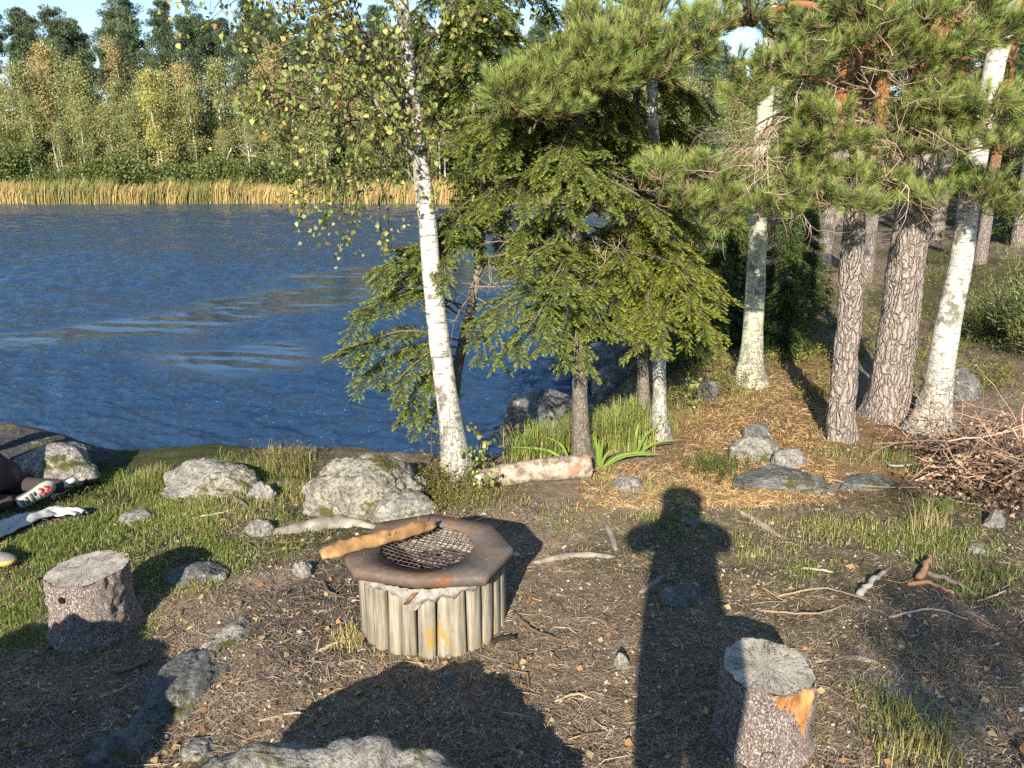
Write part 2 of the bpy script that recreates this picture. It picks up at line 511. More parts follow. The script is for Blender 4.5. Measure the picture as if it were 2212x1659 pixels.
def m_stump_bark():
    t = NT('stump_bark'); vm = t.n('ShaderNodeVectorMath'); vm.operation = 'MULTIPLY_ADD'
    t.put(vm.inputs[0], t.noise(t.coord(), 30, 4, 0.65, out='Color')); vm.inputs[1].default_value = (0.045, 0.045, 0.045); t.put(vm.inputs[2], t.coord((1, 1, 0.55))); v = vm.outputs[0]
    e = t.voro(v, 85, 'F1', 'Color'); ed = t.voro(v, 85, 'DISTANCE_TO_EDGE'); n = t.noise(t.coord(), 5, 4); fl = t.noise(t.coord(), 90, 4, 0.7)
    bw = t.n('ShaderNodeRGBToBW'); t.put(bw.inputs[0], e)
    c = t.ramp(bw.outputs[0], [(0.1, (0.27, 0.215, 0.185)), (0.5, (0.36, 0.30, 0.265)), (0.9, (0.45, 0.395, 0.36))])
    c = t.mix(1.0, c, t.ramp(fl, [(0.3, 0.55), (0.7, 1.3)]), 'MULTIPLY')
    c = t.mix(t.ramp(n, [(0.60, 0.0), (0.68, 0.8)]), c, (0.24, 0.12, 0.07))
    h = t.math('ADD', t.ramp(ed, [(0.0, 0.0), (0.12, 0.6)]), t.math('MULTIPLY', fl, 0.5))
    return t.done(t.principled(c, 0.9, t.bump(h, 1.0, 0.015), spec=0.2))
M['stump_bark'] = m_stump_bark()
def m_cut():
    t = NT('cut_face')
    v = t.coord()
    sx = t.n('ShaderNodeSeparateXYZ'); t.put(sx.inputs[0], v)
    r = t.math('SQRT', t.math('ADD', t.math('POWER', sx.outputs[0], 2.0), t.math('POWER', sx.outputs[1], 2.0)))
    w = t.math('SINE', t.math('MULTIPLY', t.math('ADD', r, t.math('MULTIPLY', t.noise(v, 6, 3), 0.03)), 420.0))
    n = t.noise(v, 9, 5, 0.65); f = t.noise(v, 80, 4, 0.7)
    c = t.ramp(n, [(0.3, (0.19, 0.165, 0.125)), (0.46, (0.40, 0.355, 0.285)), (0.66, (0.60, 0.54, 0.44))])
    c = t.mix(1.0, c, t.ramp(w, [(0.0, 0.93), (1.0, 1.03)]), 'MULTIPLY')
    c = t.mix(1.0, c, t.ramp(f, [(0.3, 0.7), (0.7, 1.2)]), 'MULTIPLY')
    an = t.math('ARCTAN2', sx.outputs[1], sx.outputs[0])
    cb = t.n('ShaderNodeCombineXYZ'); t.put(cb.inputs[0], t.math('MULTIPLY', an, 5.0)); t.put(cb.inputs[1], t.math('MULTIPLY', r, 9.0))
    ckr = t.ramp(t.math('ABSOLUTE', t.math('SUBTRACT', t.noise(cb.outputs[0], 1.0, 2, 0.5), 0.5)), [(0.0, 1.0), (0.022, 0.0)])
    c = t.mix(t.math('MULTIPLY', ckr, 0.75), c, (0.05, 0.04, 0.03))
    return t.done(t.principled(c, 0.85, t.bump(t.math('SUBTRACT', f, ckr), 0.6, 0.006), spec=0.2))
M['cut'] = m_cut()
# ================================================================== setting: ground, lake, far shore
WATER_Z = -1.3
SHORE = np.array([(-60, 10), (-20, 9.0), (-8, 8.3), (-5.2, 7.9), (-4, 7.6), (-2.5, 7.4), (-1.0, 7.1), (-0.2, 7.15), (0.55, 7.7), (0.95, 8.7), (1.15, 10.2), (1.4, 12),
                  (2.3, 15.5), (5, 21), (6.8, 25), (9.2, 30), (14, 44), (25, 76), (240, 76), (240, -40), (-60, -40)], float)
def shore_sd(x, y):
    """signed distance to the shoreline, positive on land"""
    x, y = np.asarray(x, float), np.asarray(y, float)
    d = np.full(x.shape, 1e9); inside = np.zeros(x.shape, bool)
    n = len(SHORE)
    for i in range(n):
        a, b = SHORE[i], SHORE[(i + 1) % n]
        e = b - a
        t = np.clip(((x - a[0]) * e[0] + (y - a[1]) * e[1]) / (e @ e), 0, 1)
        d = np.minimum(d, np.hypot(x - a[0] - t * e[0], y - a[1] - t * e[1]))
        c = ((a[1] > y) != (b[1] > y)) & (x < (b[0] - a[0]) * (y - a[1]) / (b[1] - a[1] + 1e-12) + a[0])
        inside ^= c
    return np.where(inside, d, -d)
def hgt(x, y):
    x, y = np.asarray(x, float), np.asarray(y, float)
    sd = shore_sd(x, y) + 0.18 * fbm(np.stack([x * 0.9, y * 0.9, 0 * x], -1), 3, 31)
    bank = 1.35 + 1.4 * sstep(1.0, 6.0, x)
    land = 0.05 * np.maximum(0, x - 4.2) + 0.018 * np.maximum(0, y - 9) + 0.03 * np.maximum(0, x - 9) * sstep(8, 30, y)
    land = np.minimum(land, 6 + 0.02 * x)
    p3 = np.stack([x, y, 0 * x], -1)
    land = land + 0.045 * fbm(p3 * 0.7, 3, 5) + 0.018 * fbm(p3 * 3.1, 3, 9) + 0.008 * fbm(p3 * 11, 2, 14)
    land = land + 0.83 * sstep(1.45, 0.1, y) * sstep(3.2, 1.2, np.abs(x)) + 0.12 * sstep(2.4, 1.2, y)
    land = land - 0.10 * sstep(-1.6, -3.4, x) * sstep(4.2, 5.6, y)
    k = sstep(-0.25, bank, sd)
    k = k ** 0.8
    under = WATER_Z - 0.12 + np.maximum(sd * 0.35, -2.0)
    return np.where(sd > -0.25, WATER_Z - 0.2 + (land - WATER_Z + 0.2) * k, np.minimum(under, WATER_Z - 0.12))
def gnd(px, py, it=8):
    """where the view ray through a photo pixel meets the ground"""
    px, py = np.asarray(px, float), np.asarray(py, float)
    z = np.zeros(np.broadcast(px, py).shape)
    for _ in range(it):
        p = Gz(px, py, z)
        z = 0.5 * z + 0.5 * np.clip(hgt(p[..., 0], p[..., 1]), -1.4, 1.5)
    p = Gz(px, py, z)
    p[..., 2] = hgt(p[..., 0], p[..., 1])
    return p
def drop(p):
    p = np.array(p, float); p[..., 2] = hgt(p[..., 0], p[..., 1]); return p

def axis(segs):
    out = []
    for a, b, st in segs:
        out.append(np.arange(a, b - 1e-6, st))
    out.append(np.array([segs[-1][1]]))
    return np.concatenate(out)
xs = axis([(-60, -20, 4), (-20, -8, 1.0), (-8, -4.6, 0.2), (-4.6, 4.6, 0.034), (4.6, 9, 0.12), (9, 30, 0.6), (30, 80, 4), (80, 240, 20)])
ys = axis([(-40, -6, 4), (-6, 0, 0.5), (0, 2.2, 0.1), (2.2, 7.2, 0.03), (7.2, 14, 0.09), (14, 34, 0.4), (34, 76, 1.6), (76, 90, 7)])
X, Y = np.meshgrid(xs, ys, indexing='ij')
Z = hgt(X, Y)
V = np.stack([X, Y, Z], -1).reshape(-1, 3)
nx, ny = X.shape
i, j = np.meshgrid(np.arange(nx - 1), np.arange(ny - 1), indexing='ij')
Fq = np.stack([i * ny + j, (i + 1) * ny + j, (i + 1) * ny + j + 1, i * ny + j + 1], -1).reshape(-1, 4)
# soil colours that belong to the place: dark trodden humus, charred soil round the fire, pale path, straw needle carpet, green patches
p3 = V * A(1, 1, 0)
col = np.tile(A(0.185, 0.142, 0.106), (len(V), 1))
def blob(cx, cy, rx, ry, rot=0.0, rough=0.45, s=50):
    c, sn = math.cos(rot), math.sin(rot)
    u = ((V[:, 0] - cx) * c + (V[:, 1] - cy) * sn) / rx
    w = (-(V[:, 0] - cx) * sn + (V[:, 1] - cy) * c) / ry
    return sstep(1.25, 0.7, np.hypot(u, w) + rough * fbm(p3 * 2.2, 4, s))
def lay(k, c, amt=1.0):
    global col
    col = col + (np.asarray(c) - col) * (k * amt)[:, None]
lay(sstep(-0.25, 0.45, fbm(p3 * 1.3, 4, 71)), (0.235, 0.182, 0.132))
lay(blob(0.55, 3.1, 1.5, 0.9, 0.1, 0.5, 3), (0.215, 0.165, 0.115), 0.8)           # needle-strewn ground right of the fire
lay(blob(-0.95, 3.55, 0.75, 0.55, 0.3, 0.45, 4), (0.075, 0.067, 0.061), 0.85)      # charred soil
lay(blob(2.4, 6.4, 1.5, 1.7, 0.2, 0.4, 6), (0.23, 0.145, 0.070))                  # straw carpet by the path
lay(blob(3.1, 9.2, 0.9, 2.4, -0.2, 0.4, 8), (0.23, 0.15, 0.078))
lay(blob(1.0, 4.7, 1.3, 0.7, 0.0, 0.5, 12), (0.25, 0.195, 0.135), 0.8)
gr = blob(-2.6, 4.5, 1.5, 1.0, -0.2, 0.5, 21)
lay(gr, (0.055, 0.062, 0.022), 0.85)
lay(blob(-3.6, 6.3, 3.2, 1.0, 0, 0.3, 23), (0.05, 0.06, 0.02), 0.9)
lay(blob(2.2, 4.2, 1.4, 0.7, 0.0, 0.6, 25), (0.085, 0.082, 0.035), 0.6)
lay(sstep(8.5, 12.0, V[:, 1] + 0.5 * np.abs(V[:, 0] - 3) * 0) * sstep(-0.2, 0.35, fbm(p3 * 0.8, 4, 91)), (0.05, 0.055, 0.02), 0.75)
sdv = shore_sd(V[:, 0], V[:, 1])
lay(sstep(0.5, 0.1, sdv), (0.055, 0.050, 0.042), 0.8)
g = MB().add(V, Fq, 0, col)
ground = g.build('ground', M['soil'], origin=(0, 0, 0), smooth=True)
ground['kind'] = 'structure'

# ------------------------------------------------------------------ lake
mb = MB()
# a fan of rows whose spacing grows with distance, displaced by wind waves; smaller waves are left to the bump
rows_ = 5.2 * np.exp(np.arange(0, math.log(84 / 5.2), 0.0043)); cols_ = np.linspace(-0.95, 0.95, 560)
YY, UU = np.meshgrid(rows_, cols_, indexing='ij'); XX = UU * YY * (1 + 0.0 * YY)
gw = np.random.default_rng(12)
sp_ = YY * 0.0043
nbx = 3.0 * fbm(np.stack([XX * 0.22, YY * 0.22, 0 * XX], -1), 3, 44)
dl = np.abs((XX + 7.6) * 0.80 - (YY - 18.6) * 0.60 + nbx)
SLK = sstep(3.4, 1.6, dl)
rough_ = 0.75 + 0.35 * fbm(np.stack([XX * 0.12, YY * 0.2, 0 * XX], -1), 3, 45)
ZZ = np.zeros_like(XX); WN = [vnoise(np.stack([XX * 0.5, YY * 0.5, 0 * XX + q], -1), q) for q in range(5)]
for q in range(64):
    lam = 0.12 * (2.4 / 0.12) ** (q / 63.0)
    th_ = 1.15 + gw.normal(0, 0.42)                            # travel direction
    amp = lam * (0.0205 if lam < 0.5 else 0.0105 if lam < 1.0 else 0.0055)
    fade = sstep(2.2, 4.0, lam / sp_)
    cal = 1 - (0.985 if lam < 0.6 else 0.74) * SLK
    ph_ = 2 * math.pi / lam * (XX * math.cos(th_) + YY * math.sin(th_)) + gw.uniform(0, 6.28) + 1.3 * WN[q % 5]
    ZZ += amp * fade * cal * rough_ * (np.sin(ph_) + 0.22 * np.sin(2 * ph_ + 1.2))
nr, nc = XX.shape
i, j = np.meshgrid(np.arange(nr - 1), np.arange(nc - 1), indexing='ij')
mb.add(np.stack([XX, YY, WATER_Z + ZZ], -1).reshape(-1, 3), np.stack([i * nc + j, i * nc + j + 1, (i + 1) * nc + j + 1, (i + 1) * nc + j], -1).reshape(-1, 4), 0, np.repeat(SLK.reshape(-1, 1), 3, 1))
lake = mb.build('lake', M['water'], origin=(0, 0, 0), smooth=True)
lake['kind'] = 'structure'

# ------------------------------------------------------------------ far hill
def fhill(x, y):
    x, y = np.asarray(x, float), np.asarray(y, float)
    k = sstep(80, 122, y)
    base = WATER_Z + 0.15 + 0.02 * np.maximum(0, y - 78)
    top = 9.0 + 1.4 * sstep(-10, -60, x) - 3.0 * sstep(-6, 28, x)
    return np.where(y < 78, WATER_Z - 0.6 + (y - 74) * 0.15, base + top * k + 0.3 * fbm(np.stack([x * 0.1, y * 0.1, 0 * x], -1), 3, 17))
fx = np.arange(-260, 261, 5.0); fy = axis([(74, 90, 1.0), (90, 150, 3), (150, 400, 25)])
X, Y = np.meshgrid(fx, fy, indexing='ij'); Z = fhill(X, Y)
i, j = np.meshgrid(np.arange(len(fx) - 1), np.arange(len(fy) - 1), indexing='ij'); ny = len(fy)
mb = MB().add(np.stack([X, Y, Z], -1).reshape(-1, 3), np.stack([i * ny + j, (i + 1) * ny + j, (i + 1) * ny + j + 1, i * ny + j + 1], -1).reshape(-1, 4), 0, (0.05, 0.045, 0.025))
o = mb.build('far_hill', M['soil'], origin=(0, 0, 0), smooth=True)
o['kind'] = 'structure'
# ================================================================== rocks
_ico = {}
def ico(sub):
    if sub not in _ico:
        bm = bmesh.new(); bmesh.ops.create_icosphere(bm, subdivisions=sub, radius=1.0)
        bm.verts.ensure_lookup_table()
        _ico[sub] = (np.array([v.co[:] for v in bm.verts]), np.array([[v.index for v in f.verts] for f in bm.faces]))
        bm.free()
    return _ico[sub]
def rock_shape(size, seed, sub=5, facets=9, amp=0.10, flat=0.0, rot=0.0, tilt=0.0, fine=0.026):
    Vn, F = ico(sub)
    gg = np.random.default_rng(seed)
    n = unit(gg.normal(size=(facets, 3)) * A(1, 1, 0.9)); d = gg.uniform(0.62, 0.95, facets)
    dots = Vn @ n.T
    r = np.min(np.where(dots > 0.05, d / np.maximum(dots, 0.05), 9.0), 1)
    r = -np.log(np.exp(-16 * np.minimum(r, 1.15)) + np.exp(-16 * 1.03)) / 16
    r = r * (1 + amp * fbm(Vn * 1.7 + seed, 4, seed) + fine * fbm(Vn * 9 + seed, 3, seed + 4) - 0.06 * np.maximum(0, 0.22 - np.abs(fbm(Vn * 2.3 + 3 * seed, 3, seed + 9))) / 0.22 + 0.5 * fine * fbm(Vn * 24, 2, seed + 2))
    V = Vn * r[:, None] * np.asarray(size, float)
    V[:, 2] *= np.where(V[:, 2] > 0, 1 - flat, 1)
    c, s = math.cos(tilt), math.sin(tilt)
    V = V @ np.array([[c, 0, s], [0, 1, 0], [-s, 0, c]]).T
    c, s = math.cos(rot), math.sin(rot)
    return V @ np.array([[c, -s, 0], [s, c, 0], [0, 0, 1]]).T, F
def rock(name, pos, size, seed, label, cat='rock', m='granite', group=None, **kw):
    V, F = rock_shape(size, seed, **kw)
    mb = MB().add(V, F)
    ob = mb.build(name, M[m], origin=(0, 0, 0), smooth=True)
    ob.location = tuple(float(x) for x in pos)
    return tag(ob, label, cat, group)

def pxrock(px, py, wpx, hpx, depth_ratio, seed, label, zc=0.0, Yadd=0.0, **kw):
    """rock whose foot is seen at (px, py) and whose outline is about wpx x hpx"""
    f = gnd(px, py)
    k = mpp(f)
    sx = wpx * k / 2; sy = sx * depth_ratio
    sz = hpx * k * kw.pop('hk', 0.98)
    pos = f + A(0, sy * 0.85 + Yadd, -sz * 0.06 + zc)
    return rock(kw.pop('name', 'boulder'), pos, (sx * 1.06, sy, sz), seed, label, **kw)

pxrock(775, 1122, 270, 128, 0.62, 3, 'large pale granite boulder with moss between the fire pit and the water', facets=7, amp=0.13, sub=6, m='granite_mossy', rot=0.2)
pxrock(868, 1130, 150, 62, 0.7, 12, 'smaller grey boulder leaning on the front of the large pale one', rot=0.5, amp=0.12)
pxrock(690, 1118, 110, 82, 0.8, 43, 'rough lichen-covered rock at the left flank of the large pale boulder', m='granite_mossy')
pxrock(430, 1075, 230, 88, 0.6, 5, 'flat-topped pale rock at the grassy water edge', facets=8, flat=0.25, amp=0.12, sub=6, rot=-0.1)
pxrock(512, 1062, 80, 48, 0.8, 16, 'small lichen-spotted rock beside the flat-topped one', m='granite_mossy')
pxrock(565, 1085, 72, 44, 0.7, 61, 'small pointed stone between the two shore boulders')
# the slab dipping to the water at left; its shade is put into the colour
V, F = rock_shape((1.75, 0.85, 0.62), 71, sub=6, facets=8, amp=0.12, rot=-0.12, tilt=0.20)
ob = MB().add(V, F).build('boulder', M['granite_shaded'], origin=(0, 0, 0), smooth=True); ob.location = (-4.30, 5.95, -0.50)
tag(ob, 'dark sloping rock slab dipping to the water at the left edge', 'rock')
V, F = rock_shape((0.40, 0.26, 0.20), 72, sub=5, facets=8, amp=0.15, rot=-0.4, tilt=0.15)
ob = MB().add(V, F).build('boulder', M['granite'], origin=(0, 0, 0), smooth=True); ob.location = (-3.42, 5.42, 0.02)
tag(ob, 'sunlit pale lump of rock in front of the dark left slab', 'rock')
# in the water and along the bay
V, F = rock_shape((0.85, 0.8, 0.78), 81, sub=6, facets=8, amp=0.10, rot=0.6)
ob = MB().add(V, F).build('boulder', M['granite_dark'], origin=(0, 0, 0), smooth=True); ob.location = (0.55, 9.55, -1.30)
tag(ob, 'rounded grey boulder standing in the water behind the sedge', 'rock')
for k, (x, y, z, s, lab) in enumerate([(1.75, 11.2, -1.05, (0.5, 0.5, 0.5), 'shaded shore rock nearest the boulder in the water'),
                                       (1.55, 12.6, -1.1, (0.55, 0.45, 0.5), 'dark shore rock at the mouth of the little bay'),
                                       (2.35, 13.2, -0.85, (0.6, 0.5, 0.5), 'dark humped rock on the shaded bank of the bay'),
                                       (2.3, 10.4, -0.75, (0.45, 0.4, 0.42), 'low rock on the bank left of the lichen-pale birch')]):
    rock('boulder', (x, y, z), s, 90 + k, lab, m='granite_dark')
# outcrops on the right
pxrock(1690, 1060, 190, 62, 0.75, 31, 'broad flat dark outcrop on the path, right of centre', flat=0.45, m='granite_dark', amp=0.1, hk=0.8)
pxrock(1645, 1000, 120, 48, 0.7, 32, 'pale angular rock just above the broad flat outcrop', facets=7)
pxrock(1712, 1014, 76, 50, 0.7, 33, 'pale split rock touching the right end of the angular rock', facets=6)
pxrock(1640, 952, 62, 34, 0.9, 34, 'small square stone alone on the needle path', facets=6, m='granite_dark')
pxrock(1885, 1062, 130, 36, 0.7, 35, 'flat grey slab in front of the two pines', flat=0.35, m='granite_dark')
pxrock(1720, 1060, 170, 22, 0.6, 36, 'low dark ledge along the front of the broad outcrop', flat=0.4, m='granite_dark', Yadd=-0.05)
pxrock(1530, 868, 54, 56, 0.8, 37, 'mossy stone at the left foot of the lichen-pale birch', m='granite_dark')
pxrock(2170, 905, 84, 75, 0.9, 38, 'grey rounded stone behind the brush pile at the right edge', m='granite_dark', Yadd=0.6)
pxrock(2155, 1140, 50, 34, 0.8, 39, 'upright grey stone in the grass near the right edge')
pxrock(2125, 1196, 62, 20, 0.7, 40, 'flat pale stone in the grass below the upright one', flat=0.3)
# foreground
V, F = rock_shape((0.72, 0.55, 0.62), 112, sub=6, facets=8, amp=0.10, rot=0.15)
ob = MB().add(V, F).build('boulder', M['granite'], origin=(0, 0, 0), smooth=True); ob.location = (-0.52, 1.62, 0.02)
tag(ob, 'big mossy foreground boulder cut off by the bottom edge', 'rock')
V, F = rock_shape((0.80, 0.85, 0.80), 113, sub=5, facets=9, amp=0.12, rot=0.5)  # made-up block out of frame, shaped to throw the shadow at the left
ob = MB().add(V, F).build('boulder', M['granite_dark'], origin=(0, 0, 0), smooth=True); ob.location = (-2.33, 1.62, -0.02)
tag(ob, 'unseen rock left of the camera, added to cast the shade over the left stump', 'rock')
def ledge(x0, y0, x1, y1, wd, h, seed, label, m='granite_dark'):
    a_, b_ = gnd(x0, y0), gnd(x1, y1); d_ = b_ - a_
    V, F = rock_shape((np.linalg.norm(d_) * 0.56, wd, h), seed, sub=5, facets=8, amp=0.16, flat=0.3, rot=math.atan2(d_[1], d_[0]))
    ob = MB().add(V, F).build('boulder', M[m], origin=(0, 0, 0), smooth=True); ob.location = tuple((a_ + b_) / 2 + A(0, 0, -0.02))
    tag(ob, label, 'rock')
ledge(300, 1600, 470, 1400, 0.17, 0.13, 121, 'long grey ledge running up through the left foreground shade')
ledge(215, 1659, 330, 1560, 0.15, 0.10, 122, 'rough grey end of the ledge at the lower left')
ledge(450, 1410, 535, 1335, 0.09, 0.09, 123, 'small upper end of the foreground ledge catching the sun', 'granite')
ledge(385, 1645, 470, 1600, 0.10, 0.07, 141, 'knobbly sunlit rock left of the foreground boulder', 'granite')
pxrock(405, 1270, 125, 52, 0.9, 124, 'half-shaded flat rock just right of the left stump', flat=0.25, hk=0.65, m='granite_dark')
pxrock(285, 1138, 84, 28, 0.8, 125, 'low pale rock in the grass above the left stump', flat=0.2)
pxrock(555, 1160, 66, 34, 0.8, 126, 'jagged cream-coloured stone on the trodden soil', facets=6)
pxrock(650, 1250, 44, 52, 0.9, 127, 'knobbly brown stone left of the fire pit', amp=0.25, hk=0.6)
pxrock(2100, 1640, 330, 90, 1.2, 128, 'flat grey bedrock at the lower right corner', flat=0.55, m='granite_dark', hk=0.4, rot=0.6)
pxrock(1345, 1450, 34, 40, 0.8, 129, 'small pale stone at the edge of the photographer shadow', facets=6)
pxrock(968, 1475, 30, 24, 0.8, 130, 'pebble lying in the shadow of the foreground boulder', facets=6)
pxrock(1490, 1310, 110, 26, 0.9, 131, 'low buried stone inside the photographer shadow', flat=0.45, hk=0.5, m='granite_dark')
pxrock(1355, 1062, 70, 34, 0.8, 132, 'round grey stone in front of the fallen birch log', flat=0.2)
pxrock(1510, 1145, 90, 26, 0.9, 133, 'buried stone strip beyond the shadow of the head', flat=0.4, hk=0.6)
pxrock(1050, 1045, 46, 30, 0.8, 134, 'mossy stone at the left end of the fallen log', m='granite_mossy')
pxrock(1945, 800, 60, 30, 0.9, 135, 'half-hidden boulder on the forest floor behind the pines', m='granite_dark')

# ================================================================== fire pit
PIT = A(-0.395, 3.44, 0.0); PIT[2] = hgt(PIT[0], PIT[1])
pit = thing('fire_pit', PIT, 'fire pit ringed with weathered poles under a rusty octagonal plate', 'fire pit')
PZ = 0.42
oct_px = [(933, 1109), (1060, 1131), (1109, 1185), (1049, 1246), (898, 1252), (762, 1232), (744, 1205), (818, 1128)]
octw = np.array([Gz(a, b, PZ) for a, b in oct_px])
octw = octw[::-1]                                                # counter-clockwise from above
hole_c = Gz(922, 1179, PZ); hole_r = 0.225
na = 64
def on_oct(a):
    d = A(math.cos(a), math.sin(a)); best = 9
    for k in range(8):
        p, q = octw[k][:2] - hole_c[:2], octw[(k + 1) % 8][:2] - hole_c[:2]
        e = q - p; den = d[0] * e[1] - d[1] * e[0]
        if abs(den) < 1e-9: continue
        t = (p[0] * e[1] - p[1] * e[0]) / den; u = (p[0] * d[1] - p[1] * d[0]) / den
        if t > 0 and -1e-6 <= u <= 1 + 1e-6: best = min(best, t)
    return d * best
angs = sorted(list(np.linspace(0, 2 * math.pi, na, endpoint=False)) + [math.atan2(p[1] - hole_c[1], p[0] - hole_c[0]) % (2 * math.pi) for p in octw])
outer = np.array([on_oct(a) for a in angs]); inner = np.array([(math.cos(a) * hole_r, math.sin(a) * hole_r) for a in angs])
n = len(angs); k = np.arange(n); k2 = (k + 1) % n
bev = 0.004; TH = 0.046
def ring3(xy, z): return np.concatenate([xy + hole_c[:2], np.full((len(xy), 1), z)], 1)
rings = [ring3(inner, PZ - 0.012), ring3(inner * 1.002, PZ), ring3(outer * (1 - bev / 0.4), PZ), ring3(outer, PZ - bev), ring3(outer, PZ - TH), ring3(outer * 0.985, PZ - TH), ring3(outer * 0.98, PZ - 0.012)]
Vp = np.concatenate(rings); Fp = []
for r in range(len(rings)):
    r2 = (r + 1) % len(rings)
    Fp.append(np.stack([r * n + k, r * n + k2, r2 * n + k2, r2 * n + k], 1))
plate = MB().add(Vp, np.concatenate(Fp)[:, ::-1]).build('plate', M['rust'], pit)
plate['label'] = 'rusty octagonal steel plate with a round opening'
for kx, (a, b) in enumerate([(905, 1222), (960, 1228), (787, 1195), (1052, 1207), (985, 1120), (830, 1150)]):
    c = Gz(a, b, PZ + 0.001)
    mb = MB(); add_tube(mb, [c + A(0, 0, -0.003), c + A(0, 0, 0.002), c + A(0, 0, 0.0035)], [0.006, 0.006, 0.004], 8)
    mb.build('bolt', M['wire'], plate)
# grate: zigzag wires
mb = MB(); cw, chh = 0.042, 0.021; GR = hole_r + 0.012
P0, P1 = [], []
for r in range(-14, 15):
    y0 = r * chh
    for c in range(-14, 15):
        for s in (0, 1):
            x0, x1 = (c + 0.5 * s) * cw, (c + 0.5 * s + 0.5) * cw
            ya, yb = (y0, y0 + chh) if s == 0 else (y0 + chh, y0)
            if r % 2: x0 += 0; ya, yb = (y0 + chh, y0) if s == 0 else (y0, y0 + chh)
            if max(math.hypot(x0, ya), math.hypot(x1, yb)) < GR:
                wv = lambda x, y: hole_c + A(x * 0.94 - y * 0.34, x * 0.34 + y * 0.94, -0.016 - 0.012 * (1 - (x * x + y * y) / GR ** 2) + 0.004 * math.sin(31 * x + 17 * y))
                P0.append(wv(x0, ya)); P1.append(wv(x1, yb))
prisms(mb, P0, P1, 0.0024, 0.0024)
mb.build('grate', M['wire'], pit)['label'] = 'diamond-mesh iron grate'
# inner concrete ring, ash bed
mb = MB(); a = np.linspace(0, 2 * math.pi, 40, endpoint=False)
R1 = np.stack([np.cos(a), np.sin(a)], 1)
def rg(r, z): return np.concatenate([R1 * r + PIT[:2], np.full((40, 1), z)], 1)
rr = [rg(0.298, -0.1), rg(0.298, PZ - 0.05), rg(0.262, PZ - 0.05), rg(0.255, -0.05)]
k = np.arange(40); k2 = (k + 1) % 40
mb.add(np.concatenate(rr), np.concatenate([np.stack([r * 40 + k, r * 40 + k2, (r + 1) * 40 + k2, (r + 1) * 40 + k], 1) for r in range(3)]))
mb.build('inner_ring', M['concrete'], pit, smooth=True)
u = np.linspace(-1, 1, 41); X, Y = np.meshgrid(u * 0.27, u * 0.27, indexing='ij')
Z = 0.235 + 0.03 * fbm(np.stack([X * 14, Y * 14, 0 * X], -1), 4, 3) + 0.05 * (1 - (X ** 2 + Y ** 2) / 0.07)
i, j = np.meshgrid(np.arange(40), np.arange(40), indexing='ij')
Fa = np.stack([i * 41 + j, (i + 1) * 41 + j, (i + 1) * 41 + j + 1, i * 41 + j + 1], -1).reshape(-1, 4)
Va = np.stack([X + PIT[0], Y + PIT[1], Z], -1).reshape(-1, 3)
keep = np.all(np.hypot(Va[Fa][:, :, 0] - PIT[0], Va[Fa][:, :, 1] - PIT[1]) < 0.268, 1)
MB().add(Va, Fa[keep]).build('ash_bed', M['ash'], pit, smooth=True)
# poles
NP = 27
for q in range(NP):
    gg = np.random.default_rng(500 + q)
    th = -math.pi / 2 + (q + 0.12 * gg.uniform(-1, 1)) * 2 * math.pi / NP
    w = 0.0398 * gg.uniform(0.90, 1.04); R0 = 0.330 + gg.uniform(-0.004, 0.006)
    face = sstep(0.9, 0.2, abs(((th + math.pi / 2 + 0.16 + math.pi) % (2 * math.pi)) - math.pi))
    top = PZ - 0.058 - 0.050 * face * gg.uniform(0.7, 1.2) + gg.uniform(-0.006, 0.006)
    bot = -0.06
    er = A(math.cos(th), math.sin(th), 0); et = A(-math.sin(th), math.cos(th), 0)
    sec = [(-w, -0.012), (-w, 0.010), (-w * 0.88, 0.026), (-w * 0.50, 0.033), (0, 0.035), (w * 0.50, 0.033), (w * 0.88, 0.026), (w, 0.010), (w, -0.012)]
    zsl = np.linspace(bot, top, 9); ns = len(sec); Vs = []
    lean = gg.uniform(-0.008, 0.008); bulge = gg.uniform(0.96, 1.04)
    for zi, z in enumerate(zsl):
        f = (z - bot) / (top - bot)
        sc = 1.05 - 0.07 * f + 0.01 * math.sin(5 * f + q)
        for (sx_, sy_) in sec:
            zz = z + (gg.uniform(-0.008, 0.008) if zi == 8 else 0)
            Vs.append(PIT * A(1, 1, 0) + er * (R0 + sy_ * sc * bulge - 0.004) + et * (sx_ * min(sc, 1.0) + lean * f) + A(0, 0, zz))
    Vs = np.array(Vs)
    Fs = [[z * ns + s, z * ns + (s + 1) % ns, (z + 1) * ns + (s + 1) % ns, (z + 1) * ns + s] for z in range(8) for s in range(ns)]
    mb = MB().add(Vs, np.array(Fs))
    c = Vs[-ns:].mean(0); b = len(Vs)
    mb.v[-1] = np.concatenate([Vs, [c + A(0, 0, 0.002)]]); mb.c[-1] = np.ones((b + 1, 3)) * 0.5; mb.n += 1
    mb.t.append(np.array([[8 * ns + s, 8 * ns + (s + 1) % ns, b] for s in range(ns)])); mb.tm.append(np.zeros(ns, int))
    o = mb.build('pole', M['pole'], pit)
